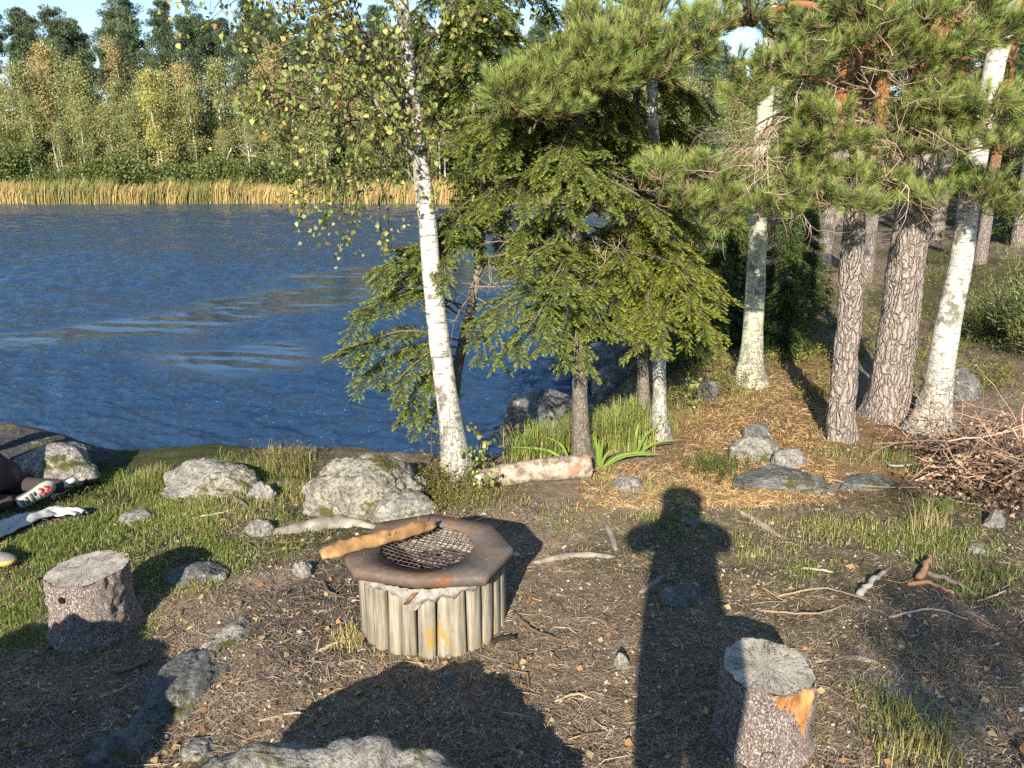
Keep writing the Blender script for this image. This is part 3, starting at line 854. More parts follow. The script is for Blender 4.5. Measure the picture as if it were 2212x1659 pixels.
# lumpy mortar under the plate, thickest at the front
aa = np.linspace(-math.pi / 2 - 1.15, -math.pi / 2 + 0.95, 70)
Vm = []
for a_ in aa:
    d0 = abs(a_ + math.pi / 2 + 0.14)
    low = 0.088 + 0.055 * math.exp(-(d0 / 0.16) ** 2) + 0.022 * vnoise(A(a_ * 9, 0, 0), 5) + 0.012 * vnoise(A(a_ * 25, 0, 0), 6)
    fade = float(sstep(1.15, 0.75, abs(a_ + math.pi / 2 + 0.1)))
    for k_ in range(7):
        f = k_ / 6
        z = PZ - 0.046 - (low - 0.046) * f * (0.35 + 0.65 * fade)
        r = 0.368 + 0.016 * math.sin(math.pi * min(1, f * 1.15)) * (0.5 + 0.5 * fade) + 0.008 * vnoise(A(a_ * 22, f * 3.0, 1), 8)
        Vm.append((PIT[0] + math.cos(a_) * r, PIT[1] + math.sin(a_) * r, z))
Vm = np.array(Vm)
Fm = [[x * 7 + y, (x + 1) * 7 + y, (x + 1) * 7 + y + 1, x * 7 + y + 1] for x in range(69) for y in range(6)]
MB().add(Vm, Fm).build('mortar', M['concrete'], pit, smooth=True)['label'] = 'crumbling mortar bulging under the plate'
mb = MB(); th = -math.pi / 2 - 0.10
c0 = PIT * A(1, 1, 0) + A(math.cos(th) * 0.402, math.sin(th) * 0.402, PZ - 0.048)
c1 = PIT * A(1, 1, 0) + A(math.cos(th - 0.12) * 0.394, math.sin(th - 0.12) * 0.394, PZ - 0.115)
e = A(0.012, -0.004, 0.004); nn = A(0.002, 0.004, 0)
mb.add([c0 - e, c0 + e, c1 + e, c1 - e, c0 - e + nn, c0 + e + nn, c1 + e + nn, c1 - e + nn], [[3, 2, 1, 0], [4, 5, 6, 7], [0, 1, 5, 4], [1, 2, 6, 5], [2, 3, 7, 6], [3, 0, 4, 7]])
mb.build('bracket', M['rust'], pit)

# firewood lying on the plate
a, b = P(700, 1196, 3.16), P(938, 1128, 3.60)
a[2] = PZ + 0.032; b[2] = PZ + 0.034
a = Gz(693, 1197, PZ + 0.03); b = Gz(940, 1131, PZ + 0.03)
pts = resample(np.array([a, a * 0.7 + b * 0.3 + A(0, 0, 0.006), a * 0.35 + b * 0.65 + A(0, 0, 0.004), b]), 24)
rad = 0.034 * np.concatenate([np.linspace(0.62, 1.0, 5), np.linspace(1.0, 0.95, 14), np.linspace(0.9, 0.40, 5)])
mb = MB()
add_tube(mb, pts, rad, 14, disp=lambda p, an, r: 0.010 * fbm(p * 22, 3, 2) + 0.004 * fbm(p * 70, 2, 5) + 0.006 * np.cos(3 * an + 0.6))
fw = mb.build('firewood_log', M['firewood'], origin=(a + b) / 2, smooth=True)
tag(fw, 'split orange-brown piece of firewood lying across the rusty plate', 'firewood')
kn = a * 0.42 + b * 0.58 + A(0.005, -0.028, 0.022)
mb = MB(); add_tube(mb, [kn, kn + A(0, -0.006, 0.005)], [0.007, 0.004], 8); mb.build('knot', M['wire'], fw)
mb = MB(); tw0 = b * 0.86 + a * 0.14 + A(0, 0, 0.03)
add_tube(mb, [tw0, tw0 + A(-0.012, 0.01, 0.03)], [0.004, 0.002], 6); mb.build('splinter', M['firewood'], fw)

# ================================================================== sitting stumps
def stump(foot_px, foot_py, wtop, wbot, h, seed, label, lobe, topn, patch):
    f = gnd(foot_px, foot_py); k = mpp(f)
    rt, rb = wtop * k / 2, wbot * k / 2
    base = drop(f + A(0, rb, 0))
    t = thing('stump', base, label, 'stump')
    gg = np.random.default_rng(seed)
    na_ = 72; nz = 34
    an = np.linspace(0, 2 * math.pi, na_, endpoint=False)
    ph = gg.uniform(0, 6.28, 4)
    V = []
    zs = np.linspace(-0.05, h, nz)
    for z in zs:
        f_ = np.clip(z / h, 0, 1)
        r = rb + (rt - rb) * f_ ** 0.8
        lob = 1 + lobe * (np.sin(2 * an + ph[0]) + 0.6 * np.sin(3 * an + ph[1])) * (1 - 0.3 * f_) + 0.25 * lobe * np.sin(5 * an + ph[2])
        pr = np.stack([np.cos(an) * r, np.sin(an) * r, np.full(na_, z)], 1)
        bark = 0.010 * fbm(pr * A(26, 26, 9), 3, seed) + 0.006 * fbm(pr * A(60, 60, 40), 2, seed + 3)
        rr_ = r * lob + bark + (0.03 * (1 - f_) ** 4)
        V.append(np.stack([np.cos(an) * rr_, np.sin(an) * rr_, np.full(na_, z)], 1))
    V = np.array(V)
    V[-1, :, 2] += 0.006 * fbm(V[-1] * 30, 2, seed)
    i, j = np.meshgrid(np.arange(nz - 1), np.arange(na_), indexing='ij'); j2 = (j + 1) % na_
    F = np.stack([i * na_ + j, i * na_ + j2, (i + 1) * na_ + j2, (i + 1) * na_ + j], -1).reshape(-1, 4)
    MB().add(V.reshape(-1, 3) + base, F).build('bark', M['stump_bark'], t, smooth=True)
    V1 = V[-1].copy(); V1[:, 2] = h
    Vt = [V1 * A(s, s, 1) + A(0, 0, -0.002 - 0.004 * (1 - s)) for s in (0.975, 0.93, 0.8, 0.6, 0.4, 0.2)]
    Vt = np.array(Vt)
    Vc = np.concatenate([Vt.reshape(-1, 3), [[0, 0, h - 0.006]]])
    i, j = np.meshgrid(np.arange(5), np.arange(na_), indexing='ij'); j2 = (j + 1) % na_
    F = np.stack([i * na_ + j, i * na_ + j2, (i + 1) * na_ + j2, (i + 1) * na_ + j], -1).reshape(-1, 4)
    mb = MB().add(Vc + base, F)
    j = np.arange(na_); mb.t.append(np.stack([5 * na_ + j, 5 * na_ + (j + 1) % na_, np.full(na_, 6 * na_)], 1)); mb.tm.append(np.zeros(na_, int))
    mb.build('cut_face', M['cut'], t, smooth=True)
    return t, base, V, zs, an
st_l, bl_, Vl, zl, anl = stump(168, 1405, 160, 160, 0.325, 41, 'left stump with a knot hole, its lower half in shade', 0.05, 0.004, None)
st_r, br_, Vr, zr, anr = stump(1672, 1652, 200, 196, 0.315, 42, 'right stump with an orange strip of bare wood, standing in the sun', 0.035, 0.004, None)
def on_stump(V, base, an_deg, zf, out=0.0):
    ai = int(round((an_deg % 360) / 360 * V.shape[1])) % V.shape[1]; zi = int(zf * (V.shape[0] - 1))
    p = V[zi, ai].copy(); d = unit(A(p[0], p[1], 0)); return base + p + d * out
p = on_stump(Vl, bl_, 262, 0.83, 0.002)
mb = MB(); add_tube(mb, [p + A(0, 0.02, 0), p + A(0, -0.004, 0), p + A(0, -0.005, 0)], [0.018, 0.017, 0.010], 12)
mb.build('knot_hole', m_noise('hole_dark', ((0.004, 0.003, 0.003), (0.012, 0.009, 0.007)), 20), st_l)
# bare orange wood: a ragged patch laid on the bark
mb = MB(); gg = np.random.default_rng(9)
aidx = np.arange(258, 326, 1.5); Vq = []; zi_n = 16
def vr_at(deg, zf):
    a_ = (deg % 360) / 5.0; i0 = int(a_); fa = a_ - i0; zz = zf * (len(zr) - 1); z0 = int(zz); fz = zz - z0; z1 = min(z0 + 1, len(zr) - 1)
    return (Vr[z0, i0 % 72] * (1 - fa) + Vr[z0, (i0 + 1) % 72] * fa) * (1 - fz) + (Vr[z1, i0 % 72] * (1 - fa) + Vr[z1, (i0 + 1) % 72] * fa) * fz
for ai in aidx:
    dd = (ai - 262) / 60.0
    depth = 0.11 + 0.42 * math.exp(-((dd - 0.70) / 0.13) ** 2) + 0.16 * math.exp(-((dd - 0.45) / 0.16) ** 2) + 0.05 * float(fbm(A(ai * 0.35, 0, 0), 3, 4))
    depth = max(0.02, depth * float(sstep(-0.06, 0.06, dd)) * float(sstep(1.04, 0.92, dd)))
    for zi in range(zi_n):
        q = vr_at(ai, max(0.3, 0.99 - depth * zi / (zi_n - 1)))
        Vq.append(br_ + q + unit(A(q[0], q[1], 0)) * (0.004 + 0.003 * float(fbm(q * A(60, 60, 20), 2, 7))))
F = [[x * zi_n + y, (x + 1) * zi_n + y, (x + 1) * zi_n + y + 1, x * zi_n + y + 1] for x in range(len(aidx) - 1) for y in range(zi_n - 1)]
M['bare_wood'] = m_wood('bare_wood', ((0.20, 0.075, 0.03), (0.46, 0.23, 0.085), (0.60, 0.40, 0.22)), 0.35, 26)
MB().add(Vq, F).build('bare_wood_patch', M['bare_wood'], st_r, smooth=True)['label'] = 'orange strip where the bark has come off'
p = on_stump(Vr, br_, 258, 0.28, -0.004)
mb = MB(); add_tube(mb, [p, p + A(0, -0.010, 0), p + A(0, -0.016, 0)], [0.030, 0.026, 0.008], 14); mb.build('knot', M['stump_bark'], st_r)
mb = MB(); q = br_ + A(-0.15, -0.02, 0.10)
add_tube(mb, resample(np.array([br_ + A(-0.07, 0, 0.20), br_ + A(-0.13, -0.01, 0.09), br_ + A(-0.165, -0.02, -0.03)]), 8), [0.04, 0.042, 0.044, 0.046, 0.048, 0.05, 0.052, 0.055], 12, disp=lambda p, an, r: 0.008 * fbm(p * 25, 3, 2))
mb.build('root_flare', M['stump_bark'], st_r, smooth=True)
# ================================================================== near trees
BARKDISP = {
    'pine': lambda p, an, r: 0.012 * fbm(p * A(16, 16, 4.0), 3, 4) + 0.006 * fbm(p * A(50, 50, 16), 2, 6),
    'birch': lambda p, an, r: 0.004 * fbm(p * A(9, 9, 5), 3, 4) + 0.010 * fbm(p * A(22, 22, 6), 2, 8) * sstep(0.7, 0.1, p[..., 2:3].mean(-1)),
    'spruce': lambda p, an, r: 0.003 * fbm(p * A(30, 30, 16), 3, 4),
}
def trunk_path(pxs, Y0, ext=2.0, Ys=None, flare=0.5, flare_h=0.16, roots=0):
    """px list [(x, y, width)] from the foot up -> centre line and radii in metres"""
    pts, rad = [], []
    for q, (x, y, w) in enumerate(pxs):
        p = P(x, y, Ys[q] if Ys else Y0)
        pts.append(p); rad.append(w * mpp(p) / 2)
    pts, rad = np.array(pts), np.array(rad)
    if ext:
        d = unit(pts[-1] - pts[-2]); d = unit(d * 0.6 + A(0, 0, 0.4))
        pts = np.concatenate([pts, [pts[-1] + d * ext]]); rad = np.append(rad, rad[-1] * max(0.25, 1 - ext * 0.10))
    d = pts[1] - pts[0]
    pts = np.concatenate([[pts[0] - unit(d) * 0.22], pts]); rad = np.concatenate([[rad[0]], rad])
    L = np.linalg.norm(np.diff(pts, axis=0), axis=1).sum()
    n = int(max(20, L / 0.045))
    cp = resample(np.concatenate([pts, rad[:, None]], 1), n)
    hgt_ = cp[:, 2] - hgt(pts[1][0], pts[1][1])
    r = cp[:, 3] * (1 + flare * np.exp(-np.maximum(hgt_, 0) / flare_h))
    return cp[:, :3], r
def near_tree(name, pxs, Y0, kind, label, cat='tree', nseg=28, m=None, roots=4, **kw):
    pts, r = trunk_path(pxs, Y0, **kw)
    base = np.array([pts[4][0], pts[4][1], hgt(pts[4][0], pts[4][1])])
    t = thing(name, base, label, cat)
    mb = MB()
    ph = rng.uniform(0, 6.28)
    def disp(p, an, rr):
        hh = np.maximum(p[..., 2] - base[2], 0)
        return BARKDISP[kind](p - base, an, rr) + rr * 0.22 * np.maximum(0, np.cos(roots * an + ph)) * np.exp(-hh / 0.13)
    add_tube(mb, pts, r, nseg, disp=disp)
    mb.build('trunk', M[m or kind], t, smooth=True)
    return t, pts, r
class Wood:
    """collects limbs and twigs of one tree part"""
    def __init__(s): s.mb = MB(); s.p0, s.p1, s.r0, s.r1, s.c = [], [], [], [], []
    def limb(s, pts, r0, r1, col=(0.12, 0.10, 0.08), n=None, nseg=6):
        pts = resample(np.asarray(pts, float), n or max(6, len(pts) * 4))
        pts[1:-1] += rng.normal(0, 0.25 * r0 + 0.003, pts[1:-1].shape)
        add_tube(s.mb, pts, np.linspace(r0, r1, len(pts)), nseg, col=col, caps=False)
        return pts
    def twig(s, a, b, r0, r1, col):
        s.p0.append(a); s.p1.append(b); s.r0.append(r0); s.r1.append(r1); s.c.append(col)
    def twigs(s, Aa, Bb, r0, r1, col):
        for a, b in zip(Aa, Bb): s.twig(a, b, r0, r1, col)
    def build(s, name, parent, m='twig'):
        if s.p0: prisms(s.mb, np.array(s.p0), np.array(s.p1), np.array(s.r0), np.array(s.r1), 0, np.array(s.c))
        return s.mb.build(name, M[m], parent) if s.mb.n else None
def bare(wood, p, d, L, r, lev, col, droop=0.0, g=rng):
    """a leafless branch that forks"""
    n = 5; q = p.copy(); d = unit(d)
    for k in range(n):
        d = unit(d + g.normal(0, 0.16, 3) + A(0, 0, -droop))
        q2 = q + d * L / n
        wood.twig(q, q2, r * (1 - 0.15 * k), r * (1 - 0.15 * (k + 1)), col)
        if lev > 0 and k > 0:
            for _ in range(1 if g.random() < 0.75 else 2):
                bare(wood, q2, d + g.normal(0, 0.65, 3), L * g.uniform(0.35, 0.6), r * 0.55, lev - 1, col, droop, g)
        q = q2
    return q

# ---------- spruce sprays
def spruce_bough(shoots, wood, a, b, sag=0.12, width=0.28, n=16, hang=0.5, col=(0.19, 0.15, 0.11), r0=0.010, g=rng):
    """main axis a->b, side branchlets left and right, shoots on them; shoots gets (pos, dir, len)"""
    a, b = np.asarray(a, float), np.asarray(b, float)
    L = np.linalg.norm(b - a)
    mid = (a + b) / 2 + A(0, 0, sag)
    ax = resample(np.array([a, mid, b]), 14)
    add_tube(wood.mb, ax, np.linspace(r0, 0.0025, 14), 5, col=col, caps=False)
    T = unit(np.gradient(ax, axis=0))
    for q in range(n):
        f = 0.18 + 0.82 * (q + g.random()) / n
        i = min(13, int(f * 13)); p = ax[i] + (ax[min(13, i + 1)] - ax[i]) * (f * 13 - i)
        t = T[i]; side = unit(np.cross(t, A(0, 0, 1))) * (1 if q % 2 else -1)
        wl = width * (0.35 + 0.75 * math.sin(math.pi * min(1, 0.15 + 0.85 * (1 - abs(f - 0.55) * 1.1)))) * g.uniform(0.6, 1.15)
        d = unit(side * 0.85 + t * 0.75 + A(0, 0, -hang * g.uniform(0.3, 1.2)) + g.normal(0, 0.15, 3))
        prev = p; nn_ = max(3, int(wl / 0.032))
        for s in range(nn_):
            d = unit(d + A(0, 0, -0.10 * hang) + g.normal(0, 0.06, 3))
            nx_ = prev + d * wl / nn_
            wood.twig(prev, nx_, 0.0022, 0.0016, col)
            sd = unit(np.cross(d, A(0, 0, 1)))
            for sg in (-1, 1, -1, 1):
                if g.random() < 0.9:
                    dd = unit(d * 0.75 + sd * sg * g.uniform(0.5, 0.9) + A(0, 0, -0.35 * hang + g.normal(0, 0.2)))
                    shoots.append((nx_, dd, g.uniform(0.055, 0.10)))
            prev = nx_
        shoots.append((prev, d, 0.07))
    shoots.append((ax[-1], T[-1], 0.08))
def needle_shoots(mb, shoots, base, tip, nper=28, nl=0.020, nw=0.0062, g=rng, amt=0.34):
    Pn = np.array([s[0] for s in shoots]); D = np.array([s[1] for s in shoots]); L = np.array([s[2] for s in shoots])
    n = len(Pn)
    k = np.tile(np.arange(nper), n); idx = np.repeat(np.arange(n), nper)
    f = (k + g.random(n * nper)) / nper
    pos = Pn[idx] + D[idx] * (L[idx] * f)[:, None]
    rad = unit(np.cross(D[idx], rdir(n * nper, g)))
    rad[:, 2] = np.abs(rad[:, 2]) * 0.6 + rad[:, 2] * 0.4
    nd = unit(rad + D[idx] * (0.65 + 0.5 * f)[:, None])
    sc = vary(n, (1, 1, 1), amt, 0.07, g)[idx]
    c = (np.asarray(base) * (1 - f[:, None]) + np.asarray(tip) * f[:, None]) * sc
    needles(mb, pos, nd, nl * g.uniform(0.8, 1.2, n * nper), nw, 0, c, g)
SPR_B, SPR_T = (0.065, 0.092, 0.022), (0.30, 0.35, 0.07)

# ---------- pine tufts
def pine_cluster(tufts, wood, c, rx, ry, rz, n, anchor, g=rng, col=(0.20, 0.14, 0.09)):
    """tufts spread in a flattened cloud; twigs run back to a node on the limb"""
    c = np.asarray(c, float)
    node = c + (np.asarray(anchor) - c) * 0.25 + A(0, 0, -rz * 0.5)
    bl = wood.limb([anchor, (np.asarray(anchor) + node) / 2 + g.normal(0, 0.04, 3), node], 0.014, 0.007, col, 8)
    subs = [node + g.normal(0, 1, 3) * A(rx, ry, rz) * 0.45 for _ in range(max(3, n // 9))]
    for s in subs: wood.limb([node, (node + s) / 2 + g.normal(0, 0.02, 3), s], 0.006, 0.004, col, 5, 4)
    for _ in range(n):
        d = g.normal(0, 1, 3); d = d / np.linalg.norm(d) * g.random() ** 0.45
        p = c + d * A(rx, ry, rz)
        s = min(subs, key=lambda q: np.sum((q - p) ** 2))
        m = (p + s) / 2 + A(0, 0, -0.015)
        wood.twig(s, m, 0.0035, 0.003, col); wood.twig(m, p, 0.003, 0.0025, col)
        out = unit(unit(p - s) * 0.9 + A(0, 0, 0.55) + g.normal(0, 0.25, 3) + A(-0.05, -0.25, 0))
        tufts.append((p - out * 0.03, out, g.uniform(0.07, 0.12)))
def pine_needles(mb, tufts, base, tip, nper=80, nl=0.068, nw=0.0036, g=rng, amt=0.22):
    Pn = np.array([s[0] for s in tufts]); D = np.array([s[1] for s in tufts]); L = np.array([s[2] for s in tufts])
    n = len(Pn); idx = np.repeat(np.arange(n), nper)
    f = g.random(n * nper) ** 0.7
    pos = Pn[idx] + D[idx] * (L[idx] * f)[:, None]
    rad = unit(np.cross(D[idx], rdir(n * nper, g)))
    nd = unit(rad * (1.05 - 0.55 * f)[:, None] + D[idx] * (0.55 + 0.75 * f)[:, None] + g.normal(0, 0.10, (n * nper, 3)))
    sc = vary(n, (1, 1, 1), amt, 0.06, g)[idx] * np.exp(g.normal(0, 0.12, (n * nper, 1)))
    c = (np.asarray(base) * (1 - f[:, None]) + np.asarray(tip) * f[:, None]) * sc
    yl = (g.random(n * nper) < 0.05)
    c[yl] = A(0.26, 0.17, 0.05) * np.exp(g.normal(0, 0.2, (yl.sum(), 1)))
    needles(mb, pos, nd, nl * g.uniform(0.75, 1.15, n * nper), nw, 0, c, g)
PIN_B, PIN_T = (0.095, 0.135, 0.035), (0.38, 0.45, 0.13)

# ---------- birch sprays
def birch_spray(leaves, wood, a, d, L, lev, g=rng, droop=0.12, dens=1.0, col=(0.075, 0.055, 0.045)):
    n = max(4, int(L / 0.07)); q = np.asarray(a, float).copy(); d = unit(d)
    r = 0.0022 + 0.006 * L * 0.5 * (lev > 0) + 0.002 * lev
    for k in range(n):
        d = unit(d + g.normal(0, 0.14, 3) + A(0, 0, -droop))
        q2 = q + d * L / n
        wood.twig(q, q2, r * (1 - 0.7 * k / n), r * (1 - 0.7 * (k + 1) / n), col)
        if lev > 0 and g.random() < 0.8:
            birch_spray(leaves, wood, q2, d + g.normal(0, 0.75, 3), L * g.uniform(0.35, 0.6), lev - 1, g, droop * 1.4, dens, col)
        if lev <= 1:
            for _ in range(2):
                if g.random() < 0.75 * dens: leaves.append((q2 + g.normal(0, 0.012, 3), unit(g.normal(0, 0.8, 3) + A(0, 0, -0.9))))
        q = q2
def birch_leaves(mb, leaves, size=0.036, g=rng):
    Pn = np.array([l[0] for l in leaves]); D = np.array([l[1] for l in leaves]); n = len(Pn)
    pet = Pn + D * 0.012
    s = size * g.uniform(0.65, 1.2, n)
    c = vary(n, (0.20, 0.225, 0.055), 0.28, 0.10, g)
    yl = g.random(n); c[yl < 0.18] = vary(int((yl < 0.18).sum()), (0.38, 0.37, 0.11), 0.2, 0.08, g)
    br = yl > 0.95; c[br] = vary(int(br.sum()), (0.27, 0.16, 0.045), 0.25, 0.08, g)
    Nn = unit(g.normal(0, 1, (n, 3)) + A(-0.15, -0.7, 0.35))
    Nn = unit(Nn - D * np.sum(Nn * D, 1, keepdims=True))
    U = unit(np.cross(D, Nn)); L = s[:, None]; W = s[:, None] * 0.86
    # rounded diamond: six points folded along the midrib
    V = np.stack([pet, pet + D * L * 0.22 + U * W * 0.46 + Nn * W * 0.1, pet + D * L * 0.5 + U * W * 0.40 + Nn * W * 0.08, pet + D * L,
                  pet + D * L * 0.5 - U * W * 0.40 + Nn * W * 0.08, pet + D * L * 0.22 - U * W * 0.46 + Nn * W * 0.1], 1)
    b = np.arange(n)[:, None] * 6
    F = np.concatenate([b + np.array([0, 1, 2, 3]), b + np.array([0, 3, 4, 5])])
    mb.add(V, F, 0, np.repeat(c, 6, 0))

# ================= 1 leaning birch at the water's edge
t1, p1, r1 = near_tree('birch_tree', [(992, 1028, 58), (972, 900, 50), (952, 760, 45), (934, 600, 41), (918, 430, 38), (900, 300, 34), (884, 160, 31), (868, 0, 28)], 5.32, 'birch',
                       'leaning white birch at the water edge beside the big pale boulder', Ys=[5.32, 5.33, 5.36, 5.4, 5.45, 5.5, 5.55, 5.6], ext=1.6, flare=0.30, roots=3)
wood, leaves = Wood(), []
WB = (0.45, 0.42, 0.37)
L1 = wood.limb([P(908, 385, 5.45), P(893, 335, 5.40), P(868, 285, 5.36), P(835, 248, 5.30), P(780, 190, 5.22), P(700, 120, 5.15)], 0.026, 0.008, (0.33, 0.30, 0.26), 24, 8)
L2 = wood.limb([P(895, 240, 5.5), P(840, 130, 5.4), P(760, 40, 5.3), P(650, -40, 5.2)], 0.018, 0.006, (0.14, 0.11, 0.09), 20)
L3 = wood.limb([P(905, 395, 5.45), P(860, 360, 5.5), P(780, 380, 5.45), P(700, 385, 5.4)], 0.012, 0.004, (0.20, 0.17, 0.14), 16)
L4 = wood.limb([P(890, 200, 5.52), P(930, 90, 5.4), P(985, 10, 5.3)], 0.012, 0.004, (0.12, 0.09, 0.07), 12)
L5 = wood.limb([P(900, 320, 5.5), P(850, 200, 5.25), P(790, 110, 5.1), P(735, 10, 5.0)], 0.012, 0.005, (0.10, 0.08, 0.065), 16)
L6 = wood.limb([P(875, 40, 5.58), P(780, -70, 5.4), P(640, -90, 5.2), P(560, -40, 5.1)], 0.014, 0.005, (0.12, 0.09, 0.07), 16)
L7 = wood.limb([P(840, 250, 5.3), P(760, 255, 5.2), P(660, 215, 5.1), P(575, 180, 5.0)], 0.010, 0.004, (0.13, 0.10, 0.08), 16)
L8 = wood.limb([P(905, 345, 5.48), P(940, 300, 5.4), P(965, 280, 5.35)], 0.007, 0.003, (0.13, 0.10, 0.08), 8)
gb = np.random.default_rng(21)
for LL, num, ln in ((L1, 30, 0.42), (L2, 26, 0.45), (L3, 18, 0.36), (L4, 14, 0.32), (L5, 24, 0.42), (L6, 30, 0.5), (L7, 30, 0.42), (L8, 7, 0.22)):
    for q in range(num):
        i = int(len(LL) * (0.22 + 0.78 * (q + gb.random()) / num)) % len(LL)
        d = unit(LL[min(len(LL) - 1, i + 1)] - LL[max(0, i - 1)])
        birch_spray(leaves, wood, LL[i], d * 0.5 + gb.normal(0, 0.7, 3) + A(-0.1, -0.1, 0.05), ln * gb.uniform(0.6, 1.25), 1, gb, 0.07, 0.62)
for (x, y, yy, ln) in [(735, 380, 5.35, 0.42), (745, 400, 5.3, 0.32), (815, 375, 5.4, 0.55), (820, 420, 5.4, 0.40), (655, 395, 5.3, 0.25), (700, 385, 5.35, 0.3), (780, 385, 5.4, 0.45), (640, 330, 5.2, 0.3), (930, 330, 5.35, 0.35), (945, 300, 5.35, 0.3)]:
    birch_spray(leaves, wood, P(x, y, yy), A(gb.normal(0, 0.15), gb.normal(0, 0.15), -1), ln, 1, gb, 0.1, 0.8)
wood.build('branches', t1)
mb = MB(); birch_leaves(mb, leaves, 0.037, gb); mb.build('crown', M['leaf'], t1)['label'] = 'sparse green and yellow birch leaves'

# ================= 2 small spruce behind the leaning birch
t2, p2, r2 = near_tree('spruce_tree', [(968, 985, 24), (988, 800, 22), (1012, 690, 20), (1030, 600, 18), (1042, 480, 17), (1046, 300, 15), (1044, 120, 12)], 6.0, 'spruce',
                       'slender spruce whose boughs reach left behind the leaning birch', nseg=14, ext=1.4, Ys=[5.75, 5.85, 5.9, 5.9, 5.95, 6, 6.05], flare=0.2)
def spruce_part(t, boughs, seed, dead=(), base=SPR_B, tip=SPR_T, sag=0.10, path=None, fill=(0, 0, 0)):
    g = np.random.default_rng(seed); sh, w = [], Wood()
    for q in range(fill[2]):                                        # the upper crown all round the trunk
        k = path[int(g.uniform(fill[0], fill[1]) * (len(path) - 1))]
        a = g.uniform(0, 6.283); L = g.uniform(0.35, 0.72); e = k + A(math.cos(a) * L, math.sin(a) * L, -0.35 * L)
        spruce_bough(sh, w, k, e, 0.05, 0.26, 13, 0.6, g=g)
    for (x0, y0, Y0, x1, y1, Y1, wd, n) in boughs:
        spruce_bough(sh, w, P(x0, y0, Y0), P(x1, y1 - 22, Y1), sag, wd * 0.80, int(n * 0.95), 0.34, g=g)
    for (x0, y0, Y0, x1, y1, Y1, r) in dead:
        a, b = P(x0, y0, Y0), P(x1, y1, Y1)
        bare(w, a, b - a, np.linalg.norm(b - a), r, 2, tuple(vary(1, (0.27, 0.22, 0.17), 0.25, 0.04, g)[0]), 0.02, g)
    w.build('branches', t)
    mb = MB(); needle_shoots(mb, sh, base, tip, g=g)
    return mb.build('crown', M['needle'], t)
spruce_part(t2, [
    (985, 570, 5.9, 830, 600, 5.6, 0.30, 16), (985, 585, 5.9, 860, 560, 5.8, 0.22, 12), (1000, 660, 5.9, 785, 688, 5.5, 0.34, 20), (990, 680, 5.9, 840, 650, 5.7, 0.26, 14),
    (990, 735, 5.88, 758, 772, 5.45, 0.34, 22), (985, 750, 5.86, 800, 820, 5.6, 0.30, 18), (980, 790, 5.84, 885, 905, 5.6, 0.30, 18), (980, 800, 5.85, 945, 915, 5.7, 0.26, 14), (985, 770, 5.86, 850, 850, 5.5, 0.26, 14),
    (1015, 680, 5.9, 1050, 790, 5.75, 0.24, 12), (1030, 600, 5.9, 1095, 590, 5.7, 0.26, 12), (1030, 560, 5.9, 960, 520, 5.6, 0.26, 12), (1040, 520, 5.95, 1100, 490, 5.7, 0.26, 12),
    (1040, 470, 5.95, 990, 480, 5.6, 0.26, 12), (1040, 470, 5.95, 1080, 440, 5.6, 0.24, 10), (1044, 380, 6, 1110, 400, 5.8, 0.24, 10), (1044, 330, 6, 985, 390, 5.9, 0.26, 12), (1044, 250, 6, 1000, 330, 5.8, 0.26, 14),
    (1044, 200, 6, 1085, 300, 5.7, 0.26, 14), (1044, 170, 6.0, 980, 240, 5.9, 0.26, 12), (1044, 120, 6.05, 1090, 200, 5.8, 0.26, 12), (1040, 60, 6.05, 970, 130, 5.9, 0.26, 14), (1040, 30, 6.05, 1080, 90, 5.8, 0.24, 12), (1040, -30, 6.05, 1000, 50, 5.7, 0.26, 14), (1040, -60, 6.05, 950, 20, 5.7, 0.26, 14)],
    31, path=p2, fill=(0.55, 0.98, 24), dead=[(1030, 600, 5.9, 900, 690, 5.6, 0.008), (1010, 690, 5.9, 930, 640, 5.7, 0.007), (1040, 500, 5.95, 1150, 560, 5.8, 0.007), (1042, 420, 6, 940, 470, 5.8, 0.006), (1025, 640, 5.9, 1120, 700, 5.8, 0.007), (1040, 440, 5.9, 1180, 480, 5.7, 0.006)])

